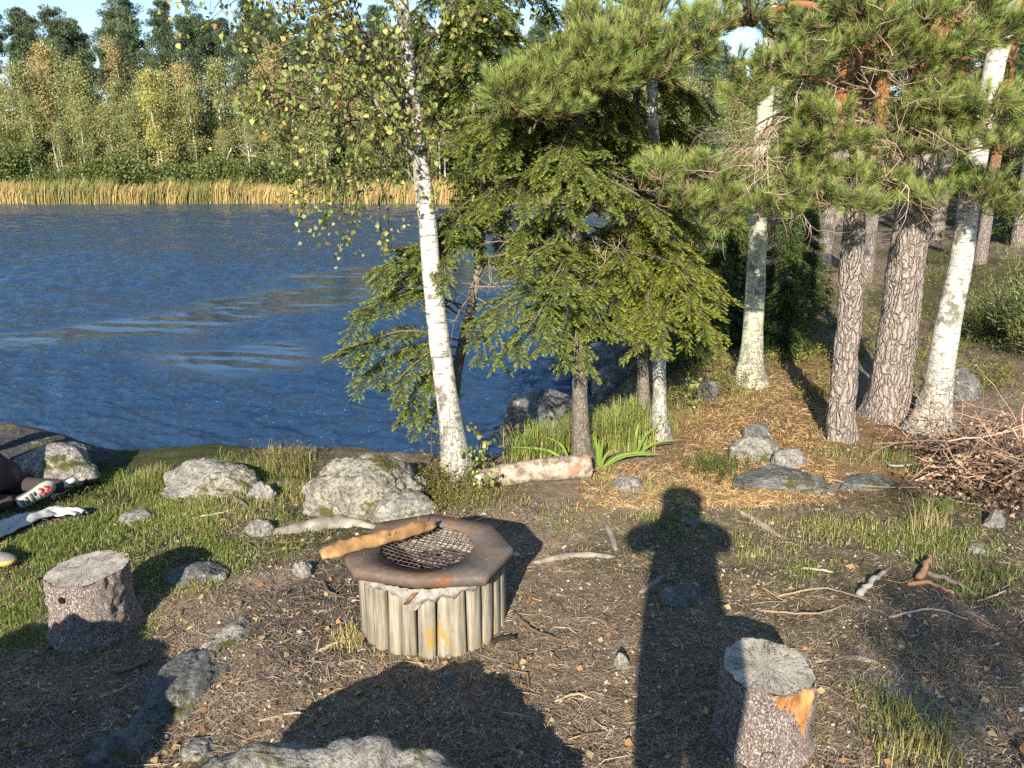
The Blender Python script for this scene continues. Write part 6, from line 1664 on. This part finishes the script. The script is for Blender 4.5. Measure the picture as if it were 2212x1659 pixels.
# ---------- single branches and sticks
STK = [  # px polyline, radius, colour, label
    ([(1985, 1000), (2080, 975), (2212, 925)], 0.014, (0.30, 0.16, 0.09), 'long reddish branch lying across the brush pile', 0.16),
    ([(1880, 960), (1950, 975), (2040, 950)], 0.007, (0.28, 0.22, 0.15), 'arched dry branch in front of the white birch', 0.07),
    ([(1780, 1035), (1880, 1060), (2020, 1055)], 0.007, (0.33, 0.25, 0.16), 'long thin stick in front of the flat grey slab', 0.03),
    ([(1900, 985), (1925, 1015), (1985, 1010), (2000, 1000)], 0.010, (0.36, 0.34, 0.29), 'lichen-grey crooked stick before the thick pine', 0.03),
    ([(2040, 1075), (2075, 1092), (2140, 1096)], 0.008, (0.33, 0.30, 0.26), 'grey forked stick at the foot of the brush pile', 0.02),
    ([(700, 1262), (712, 1285), (745, 1293)], 0.009, (0.14, 0.10, 0.08), 'charred bent stick left of the fire pit', 0.012),
    ([(505, 1075), (520, 1090), (535, 1098)], 0.014, (0.13, 0.115, 0.10), 'short dark hooked root stick below the pointed stone', 0.02),
    ([(1110, 1325), (1150, 1365), (1215, 1385)], 0.009, (0.13, 0.09, 0.07), 'dark stick beside the right foot of the fire pit', 0.012),
    ([(1215, 1397), (1265, 1380)], 0.006, (0.16, 0.11, 0.08), 'short brown twig just right of the dark stick', 0.008),
    ([(1060, 1390), (1095, 1384), (1115, 1382)], 0.015, (0.03, 0.028, 0.027), 'lump of charred wood at the foot of the fire pit', 0.012),
    ([(1850, 1400), (1200, 1400)][:0] or [(1200, 1518), (1245, 1505), (1300, 1520)], 0.007, (0.36, 0.28, 0.19), 'pale curved twig in front of the foreground shadow', 0.012),
    ([(1680, 1290), (1780, 1275), (1880, 1300)], 0.006, (0.34, 0.26, 0.18), 'thin stick curving through the litter right of the long shadow', 0.010),
    ([(1640, 1320), (1760, 1330), (1830, 1305)], 0.006, (0.30, 0.22, 0.15), 'forked brown stick below the curved one', 0.010),
    ([(1730, 1228), (1780, 1240), (1800, 1238)], 0.009, (0.50, 0.42, 0.28), 'pale split stick in the green tuft at right', 0.016),
    ([(1985, 1255), (1998, 1232), (2010, 1208)], 0.022, (0.28, 0.16, 0.09), 'upright brown chunk of wood in the grass at right', 0.03),
    ([(1960, 1262), (2010, 1268), (2060, 1285)], 0.014, (0.36, 0.21, 0.12), 'split brown board below the wood chunk', 0.014),
    ([(2000, 1240), (2050, 1262), (2110, 1290)], 0.016, (0.27, 0.22, 0.18), 'grey-brown log piece lying right of the wood chunk', 0.02),
    ([(2110, 1300), (2160, 1285), (2175, 1275)], 0.006, (0.45, 0.36, 0.24), 'pale stick at the right end of the log piece', 0.010),
    ([(1920, 1335), (2010, 1320), (2090, 1340)], 0.007, (0.38, 0.33, 0.27), 'long grey twig in the shade at right', 0.010),
    ([(1855, 1290), (1885, 1265), (1915, 1235)], 0.020, (0.36, 0.32, 0.27), 'lichen-white piece of bark standing in the litter', 0.02),
    ([(500, 1640), (560, 1630), (590, 1624)], 0.010, (0.02, 0.019, 0.018), 'black charred stick at the lower left', 0.012),
    ([(800, 1600), (860, 1570), (930, 1540)][:0] or [(560, 1560), (640, 1545), (690, 1560)], 0.006, (0.38, 0.30, 0.2), 'pale twig above the foreground boulder', 0.008),
    ([(690, 1408), (730, 1393), (760, 1385)], 0.008, (0.40, 0.32, 0.21), 'two-pronged pale stick at the left foot of the fire pit', 0.01),
    ([(250, 1455), (310, 1440), (330, 1420)], 0.012, (0.22, 0.13, 0.08), 'curl of fallen bark at the foot of the left stump', 0.01),
    ([(700, 1640), (760, 1640), (850, 1655)][:0] or [(40, 1480), (110, 1560), (190, 1640)], 0.006, (0.2, 0.16, 0.12), 'thin root-like stick in the shade at the lower left', 0.008),
    ([(420, 1120), (480, 1112), (560, 1090)], 0.006, (0.44, 0.38, 0.28), 'bleached stick lying in the grass by the flat-topped rock', 0.012),
    ([(1610, 1010), (1660, 1000), (1740, 985)][:0] or [(1255, 1045), (1330, 1050), (1400, 1032)], 0.007, (0.12, 0.09, 0.07), 'dark branch lying in front of the fallen log', 0.015),
]
for (px, r, col, lab, lift) in STK:
    pts = np.array([gnd(x, y) for x, y in px]); pts[:, 2] += r * 0.6; pts[1:-1, 2] += lift
    rp = resample(pts, 14); rp[1:-1] += gL.normal(0, r * 0.25, (12, 3)); mb = MB()
    add_tube(mb, rp, r * (1 - 0.45 * np.linspace(0, 1, 14)), 7, col=col, disp=lambda p, an, rr_: 0.2 * rr_ * fbm(p * 60, 2, 3))
    tag(mb.build('stick', M['twig'], origin=rp[7], smooth=True), lab, 'stick')
mb = MB(); q = Gz(567, 902, WATER_Z + 0.012); a = np.linspace(0, 6.283, 10, endpoint=False)
mb.add(np.concatenate([q + np.stack([np.cos(a) * 0.055, np.sin(a) * 0.10, 0.004 * np.sin(3 * a)], 1) * (1 + 0.25 * np.sin(2 * a + 1))[:, None], [q]]), [[k_, (k_ + 1) % 10, 10] for k_ in range(10)], 0, (0.42, 0.44, 0.20))
tag(mb.build('floating_leaf', M['leaf'], origin=q), 'pale green leaf floating alone on the lake', 'leaf')
# ================================================================== people
def figure(joints, edges, mats, parent, name='body', sub=2):
    """one skin over a skeleton; materials by the nearest joint's zone"""
    names = list(joints); me = bpy.data.meshes.new('tmp')
    me.from_pydata([joints[n][0] for n in names], [(names.index(a), names.index(b)) for a, b in edges], [])
    ob = bpy.data.objects.new('tmp', me); COL.objects.link(ob)
    sk = ob.modifiers.new('s', 'SKIN'); sk.use_smooth_shade = True
    for i_, n_ in enumerate(names):
        r_ = joints[n_][1]; r_ = r_ if isinstance(r_, tuple) else (r_, r_)
        me.skin_vertices[0].data[i_].radius = r_
        me.skin_vertices[0].data[i_].use_root = (i_ == 0)
    ob.modifiers.new('d', 'SUBSURF').levels = sub
    dg = bpy.context.evaluated_depsgraph_get(); dg.update()
    ev = ob.evaluated_get(dg).to_mesh()
    V = np.array([v.co[:] for v in ev.vertices]); polys = [list(p.vertices) for p in ev.polygons]
    ob.evaluated_get(dg).to_mesh_clear(); bpy.data.objects.remove(ob)
    zones = sorted({j[2] for j in joints.values()})
    seg = [(np.array(joints[a][0]), np.array(joints[b][0]), joints[b][2]) for a, b in edges]
    mb = MB(); C = np.zeros((len(V), 3)); best = np.full(len(V), 9e9)
    for a, b, z in seg:
        e = b - a; t = np.clip((V - a) @ e / (e @ e), 0, 1); d = np.linalg.norm(V - a - t[:, None] * e, axis=1)
        m_ = d < best; best[m_] = d[m_]; C[m_] = mats[z]
    q4 = [p for p in polys if len(p) == 4]; t3 = [p for p in polys if len(p) == 3]
    mb.add(V, q4 if q4 else t3, 0, C)
    if q4 and t3: mb.t.append(np.array(t3)); mb.tm.append(np.zeros(len(t3), int))
    return mb.build(name, M['cloth'], parent, smooth=True)
def shoe(parent, heel, toe, up, col, solecol, L=0.27, tread=None):
    heel, toe, up = A(*heel), A(*toe), unit(A(*up)); f = unit(toe - heel); s = unit(np.cross(up, f)); up = np.cross(f, s)
    X = lambda u, v, w: heel + f * u * L + s * v + up * w
    st = [(-0.02, 0.020, 0.07), (0.05, 0.034, 0.105), (0.2, 0.036, 0.10), (0.38, 0.036, 0.088), (0.55, 0.042, 0.070), (0.72, 0.046, 0.058), (0.88, 0.042, 0.046), (0.98, 0.026, 0.034), (1.01, 0.008, 0.026)]
    V = []; n = 10
    for (u, hw, h) in st:
        for q in range(n):
            a = math.pi * q / (n - 1); V.append(X(u, hw * math.cos(a) * (1.0 if q not in (0, n - 1) else 1.02), 0.018 + (h - 0.018) * math.sin(a) ** 0.7))
    F = [[r * n + q, r * n + q + 1, (r + 1) * n + q + 1, (r + 1) * n + q] for r in range(len(st) - 1) for q in range(n - 1)]
    up_o = MB().add(V, F, 0, col).build('shoe_upper', M['cloth'], parent, smooth=True)
    Vs = []
    for (u, hw, h) in st:
        for (v, w) in ((-hw * 1.08, 0.024), (-hw * 1.05, -0.004), (hw * 1.05, -0.004), (hw * 1.08, 0.024)): Vs.append(X(u, v, w))
    Fs = [[r * 4 + q, r * 4 + (q + 1) % 4, (r + 1) * 4 + (q + 1) % 4, (r + 1) * 4 + q] for r in range(len(st) - 1) for q in range(4)] + [[0, 1, 2, 3], [32, 33, 34, 35]]
    so = MB().add(Vs, Fs, 0, solecol).build('shoe_sole', M['plain'], parent)
    for (u0, v0, u1, v1, cc, wd) in (tread or []):
        a, b = X(u0, v0, -0.0075), X(u1, v1, -0.0075); d = unit(b - a); e = unit(np.cross(d, up)) * wd
        bx = [a - e, a + e, b + e, b - e]; Vb = bx + [p_ + up * 0.005 for p_ in bx]
        MB().add(Vb, [[0, 1, 2, 3], [7, 6, 5, 4], [0, 4, 5, 1], [1, 5, 6, 2], [2, 6, 7, 3], [3, 7, 4, 0]], 0, cc).build('tread', M['plain'], so)
    return up_o
SKIN = (0.55, 0.36, 0.27)
# --- photographer: stands on the knoll behind the camera, phone held out in front of the chin
z0 = hgt(0.06, -0.42); bx, by = 0.06, -0.42; kh = (2.66 - z0) / 1.74
def J(x, y, z): return (bx + x, by + y, z0 + z * kh)
ph = thing('person', (bx, by, z0), 'standing photographer in a dark jacket holding up a phone, known by the long shadow', 'person')
jt = {'pelvis': (J(0, 0, 0.92), (0.225, 0.14), 'j'), 'waist': (J(0, 0, 1.12), (0.215, 0.13), 'j'), 'chest': (J(0, 0.01, 1.33), (0.215, 0.135), 'j'), 'neck': (J(0, 0.01, 1.46), 0.12, 's'), 'chin': (J(0, 0.03, 1.53), (0.135, 0.12), 's'), 'brow': (J(0, 0.02, 1.63), (0.165, 0.15), 'h'), 'crown': (J(0, 0.01, 1.72), (0.13, 0.12), 'h')}
ed = [('pelvis', 'waist'), ('waist', 'chest'), ('chest', 'neck'), ('neck', 'chin'), ('chin', 'brow'), ('brow', 'crown')]
for sgn, nm in ((-1, 'l'), (1, 'r')):
    jt.update({nm + 'sh': (J(0.17 * sgn, 0.0, 1.40), 0.11, 'j'), nm + 'el': (J(0.285 * sgn, 0.12, 1.27), 0.085, 'j'), nm + 'wr': (J(0.085 * sgn, 0.31, 1.29), 0.040, 'j'), nm + 'pa': (J(0.055 * sgn, 0.36, 1.31), (0.036, 0.018), 's'),
               nm + 'hip': (J(0.10 * sgn, 0, 0.80), 0.135, 't'), nm + 'kn': (J(0.10 * sgn, 0.02, 0.46), 0.105, 't'), nm + 'an': (J(0.10 * sgn, -0.01, 0.10), 0.075, 't')})
    ed += [('chest', nm + 'sh'), (nm + 'sh', nm + 'el'), (nm + 'el', nm + 'wr'), (nm + 'wr', nm + 'pa'), ('pelvis', nm + 'hip'), (nm + 'hip', nm + 'kn'), (nm + 'kn', nm + 'an')]
    for fi in range(4):
        a1, a2 = nm + 'f%da' % fi, nm + 'f%db' % fi
        jt[a1] = (J(0.058 * sgn, 0.385 - 0.004 * fi, 1.365 - 0.022 * fi), 0.009, 's'); jt[a2] = (J(0.030 * sgn, 0.398 - 0.004 * fi, 1.37 - 0.022 * fi), 0.008, 's'); ed += [(nm + 'pa', a1), (a1, a2)]
    jt[nm + 'th'] = (J(0.030 * sgn, 0.345, 1.34), 0.010, 's'); ed.append((nm + 'pa', nm + 'th'))
figure(jt, ed, {'t': (0.05, 0.06, 0.09), 'j': (0.04, 0.05, 0.045), 's': SKIN, 'h': (0.10, 0.06, 0.035)}, ph)
for sgn in (-1, 1): shoe(ph, J(0.115 * sgn, -0.07, 0.0), J(0.13 * sgn, 0.2, 0.0), (0, 0, 1), (0.10, 0.08, 0.06), (0.05, 0.05, 0.05))
c0 = A(0.06, -0.035, 2.18); e = [A(0.04, 0, 0), A(0, 0.004, 0), A(0, 0, 0.075)]
Vb = [c0 + sx * e[0] + sy * e[1] + sz * e[2] for sz in (-1, 1) for sx, sy in ((-1, -1), (1, -1), (1, 1), (-1, 1))]
tag(MB().add(Vb, [[3, 2, 1, 0], [4, 5, 6, 7], [0, 1, 5, 4], [1, 2, 6, 5], [2, 3, 7, 6], [3, 0, 4, 7]], 0, (0.02, 0.02, 0.022)).build('phone', M['plain'], origin=c0), 'black phone in the hands of the photographer', 'phone')
# --- kneeling person at the left edge, seen from behind
zk = float(hgt(-3.75, 4.8)); kp = thing('person', (-3.8, 4.8, zk), 'person kneeling on the grass at the left edge in dark brown trousers and patterned sneakers', 'person')
pk = P(-12, 1055, 4.72); K = lambda x, y, z: (x + 3.74 + float(pk[0]), y, zk + z)
jt = {'pelvis': (K(-3.74, 4.72, 0.24), (0.17, 0.16), 't'), 'waist': (K(-3.95, 4.76, 0.42), (0.16, 0.13), 'j'), 'chest': (K(-4.15, 4.82, 0.66), (0.18, 0.13), 'j'), 'neck': (K(-4.25, 4.85, 0.83), 0.06, 's'), 'chin': (K(-4.29, 4.86, 0.89), 0.075, 's'), 'brow': (K(-4.30, 4.87, 0.98), 0.088, 'h'),
      'lk': (K(-4.12, 4.62, 0.10), 0.085, 't'), 'rk': (K(-4.10, 4.98, 0.10), 0.085, 't'), 'lh': (K(-3.80, 4.64, 0.20), 0.12, 't'), 'rh': (K(-3.78, 4.90, 0.20), 0.12, 't'), 'la': (K(-3.62, 4.74, 0.08), 0.05, 't'), 'ra': (K(-3.42, 4.99, 0.08), 0.05, 't'),
      'ls': (K(-4.16, 4.63, 0.75), 0.07, 'j'), 'rs': (K(-4.14, 5.02, 0.75), 0.07, 'j'), 'le': (K(-4.38, 4.55, 0.50), 0.05, 'j'), 're': (K(-4.36, 5.08, 0.50), 0.05, 'j'), 'lw': (K(-4.52, 4.66, 0.30), 0.035, 's'), 'rw': (K(-4.52, 5.0, 0.30), 0.035, 's')}
figure(jt, [('pelvis', 'waist'), ('waist', 'chest'), ('chest', 'neck'), ('neck', 'chin'), ('chin', 'brow'), ('pelvis', 'lh'), ('lh', 'lk'), ('lk', 'la'), ('pelvis', 'rh'), ('rh', 'rk'), ('rk', 'ra'), ('chest', 'ls'), ('ls', 'le'), ('le', 'lw'), ('chest', 'rs'), ('rs', 're'), ('re', 'rw')],
       {'t': (0.060, 0.048, 0.045), 'j': (0.10, 0.10, 0.12), 's': SKIN, 'h': (0.12, 0.07, 0.04)}, kp)
RD, DK = (0.50, 0.045, 0.07), (0.10, 0.10, 0.09)
tr = [(0.60, -0.03, 0.68, -0.01, RD, 0.008), (0.68, -0.01, 0.60, 0.01, RD, 0.008), (0.60, 0.01, 0.70, 0.03, RD, 0.008), (0.74, -0.025, 0.84, -0.005, RD, 0.008), (0.84, -0.005, 0.76, 0.015, RD, 0.008), (0.78, 0.018, 0.90, 0.022, RD, 0.008),
      (0.35, -0.03, 0.35, 0.03, DK, 0.009), (0.45, -0.028, 0.45, 0.0, DK, 0.008), (0.22, -0.025, 0.22, 0.025, DK, 0.008), (0.10, -0.02, 0.10, 0.02, (0.16, 0.15, 0.13), 0.008), (0.52, 0.005, 0.52, 0.035, (0.16, 0.24, 0.23), 0.008)]
shoe(kp, P(42, 1090, 4.70), P(100, 1056, 4.82), (-0.35, 0.9, 0.1), (0.10, 0.11, 0.14), (0.36, 0.37, 0.32), 0.235, tr)
shoe(kp, P(118, 1078, 4.98), P(158, 1043, 5.02), (-0.75, 0.35, 0.6), (0.05, 0.06, 0.11), (0.52, 0.55, 0.52), 0.20, [(0.2, -0.03, 0.2, 0.02, RD, 0.012), (0.6, -0.03, 0.6, 0.03, DK, 0.01), (0.8, -0.03, 0.8, 0.03, DK, 0.01)])
# --- second person, only one foot in view
zs_ = float(hgt(-3.6, 3.9)); sp = thing('person', (-3.75, 3.85, zs_), 'seated person mostly outside the left edge, one grey and yellow shoe in view', 'person')
K = lambda x, y, z: (x, y, zs_ + z)
jt = {'pelvis': (K(-3.85, 3.75, 0.16), (0.17, 0.14), 't'), 'waist': (K(-3.92, 3.72, 0.36), (0.15, 0.12), 'j'), 'chest': (K(-3.94, 3.72, 0.58), (0.18, 0.13), 'j'), 'neck': (K(-3.92, 3.73, 0.74), 0.06, 's'), 'chin': (K(-3.90, 3.74, 0.81), 0.075, 's'), 'brow': (K(-3.91, 3.74, 0.90), 0.088, 'h'),
      'lh': (K(-3.75, 3.64, 0.13), 0.11, 't'), 'rh': (K(-3.75, 3.88, 0.13), 0.11, 't'), 'lk': (K(-3.42, 3.60, 0.38), 0.075, 't'), 'rk': (K(-3.42, 3.98, 0.36), 0.075, 't'), 'la': (K(-3.20, 3.66, 0.09), 0.045, 't'), 'ra': (K(-3.10, 4.05, 0.11), 0.045, 't'),
      'ls': (K(-3.93, 3.53, 0.66), 0.07, 'j'), 'rs': (K(-3.93, 3.91, 0.66), 0.07, 'j'), 'le': (K(-3.72, 3.46, 0.46), 0.05, 'j'), 're': (K(-3.72, 3.98, 0.46), 0.05, 'j'), 'lw': (K(-3.50, 3.58, 0.45), 0.034, 's'), 'rw': (K(-3.50, 3.96, 0.44), 0.034, 's')}
figure(jt, [('pelvis', 'waist'), ('waist', 'chest'), ('chest', 'neck'), ('neck', 'chin'), ('chin', 'brow'), ('pelvis', 'lh'), ('lh', 'lk'), ('lk', 'la'), ('pelvis', 'rh'), ('rh', 'rk'), ('rk', 'ra'), ('chest', 'ls'), ('ls', 'le'), ('le', 'lw'), ('chest', 'rs'), ('rs', 're'), ('re', 'rw')],
       {'t': (0.07, 0.065, 0.07), 'j': (0.20, 0.12, 0.10), 's': SKIN, 'h': (0.20, 0.13, 0.07)}, sp)
fs = Gz(20, 1225, zs_); shoe(sp, (fs[0] - 0.25, fs[1] + 0.03, zs_ + 0.01), (fs[0], fs[1] + 0.04, zs_ + 0.01), (0, 0, 1), (0.23, 0.21, 0.21), (0.50, 0.38, 0.10), 0.26)
shoe(sp, K(-3.26, 3.67, 0.01), K(-3.02, 3.62, 0.01), (0, 0, 1), (0.23, 0.21, 0.21), (0.50, 0.38, 0.10), 0.26)
# --- white fleece blanket trailing over the grass
ax = np.array([Gz(x, y, 0.02) for x, y in [(-40, 1172), (20, 1140), (70, 1112), (120, 1094), (174, 1100)]]); ax = drop(ax)
cx_ = resample(ax, 40); T_, N_, B_ = frames(cx_); sd_ = unit(np.cross(T_, A(0, 0, 1))); wd_ = np.interp(np.linspace(0, 1, 40), [0, 0.3, 0.75, 0.95, 1], [0.06, 0.07, 0.07, 0.06, 0.05])
V = []
for i_ in range(40):
    for j_ in range(17):
        v_ = (j_ / 8.0 - 1); q = cx_[i_] + sd_[i_] * v_ * wd_[i_]; fold = 0.035 * (0.5 + 0.5 * math.cos(3.3 * v_ + 0.22 * i_)) * (1 - v_ ** 4) + 0.012 * float(fbm(A(i_ * 0.3, j_ * 0.4, 0), 3, 3))
        V.append((q[0], q[1], float(hgt(q[0], q[1])) + 0.022 + fold))
tag(MB().add(V, [[i_ * 17 + j_, (i_ + 1) * 17 + j_, (i_ + 1) * 17 + j_ + 1, i_ * 17 + j_ + 1] for i_ in range(39) for j_ in range(16)], 0, (0.50, 0.49, 0.46)).build('fleece_blanket', M['cloth'], origin=cx_[20], smooth=True),
    'rumpled white fleece blanket trailing over the grass at the left edge', 'blanket').modifiers.new('s', 'SOLIDIFY').thickness = 0.012
# ================================================================== trees behind the camera, whose shade falls into the picture
gs = np.random.default_rng(3)
tx, ty = 3.2, -6.6; tz = float(hgt(tx, ty))
t = thing('pine_tree', (tx, ty, tz), 'pine behind the camera, known by the dappled shade at the lower right', 'tree')
mb = MB(); add_tube(mb, resample(np.array([(tx, ty, tz - 0.2), (tx - 0.1, ty, 4.0), (tx - 0.2, ty, 8.5)]), 30), np.linspace(0.17, 0.06, 30), 16); mb.build('trunk', M['pine'], t, smooth=True)
w, tf = Wood(), []
lim = w.limb([(tx - 0.1, ty, 4.2), (tx - 1.6, ty, 4.6), (tx - 3.4, ty + 0.1, 4.8)], 0.05, 0.015, (0.30, 0.15, 0.07), 24, 8)
lim2 = w.limb([(tx - 0.15, ty, 5.6), (tx - 1.5, ty, 5.9), (tx - 2.8, ty, 6.0)], 0.045, 0.015, (0.30, 0.15, 0.07), 24, 8)
for (gx, gy, rx, rz, n) in [(1.75, 2.75, 0.42, 0.20, 60), (2.15, 3.0, 0.45, 0.22, 70), (1.95, 3.35, 0.40, 0.16, 45), (2.5, 3.4, 0.45, 0.20, 50), (2.2, 2.4, 0.42, 0.16, 45), (3.2, 4.7, 0.5, 0.12, 36), (3.6, 5.2, 0.5, 0.14, 40), (2.7, 4.75, 0.35, 0.08, 18)]:
    z = (gy - ty) / 2.045; c = A(gx - 0.424 * z, ty, z); LL = lim if z < 5.3 else lim2
    pine_cluster(tf, w, c, rx, 0.3, rz, n, LL[np.argmin(np.sum((LL - c) ** 2, 1))], gs)
w.build('branches', t); mb = MB(); pine_needles(mb, tf, PIN_B, PIN_T, 60, g=gs); mb.build('crown', M['needle'], t)
plant('mpine', 1, 'pine_tree', (4.6, -9.5, float(hgt(4.6, -9.5)) - 0.1), 0.3, 1.0, 'tall pine behind the camera shading the forest floor at right', 'tree', None)
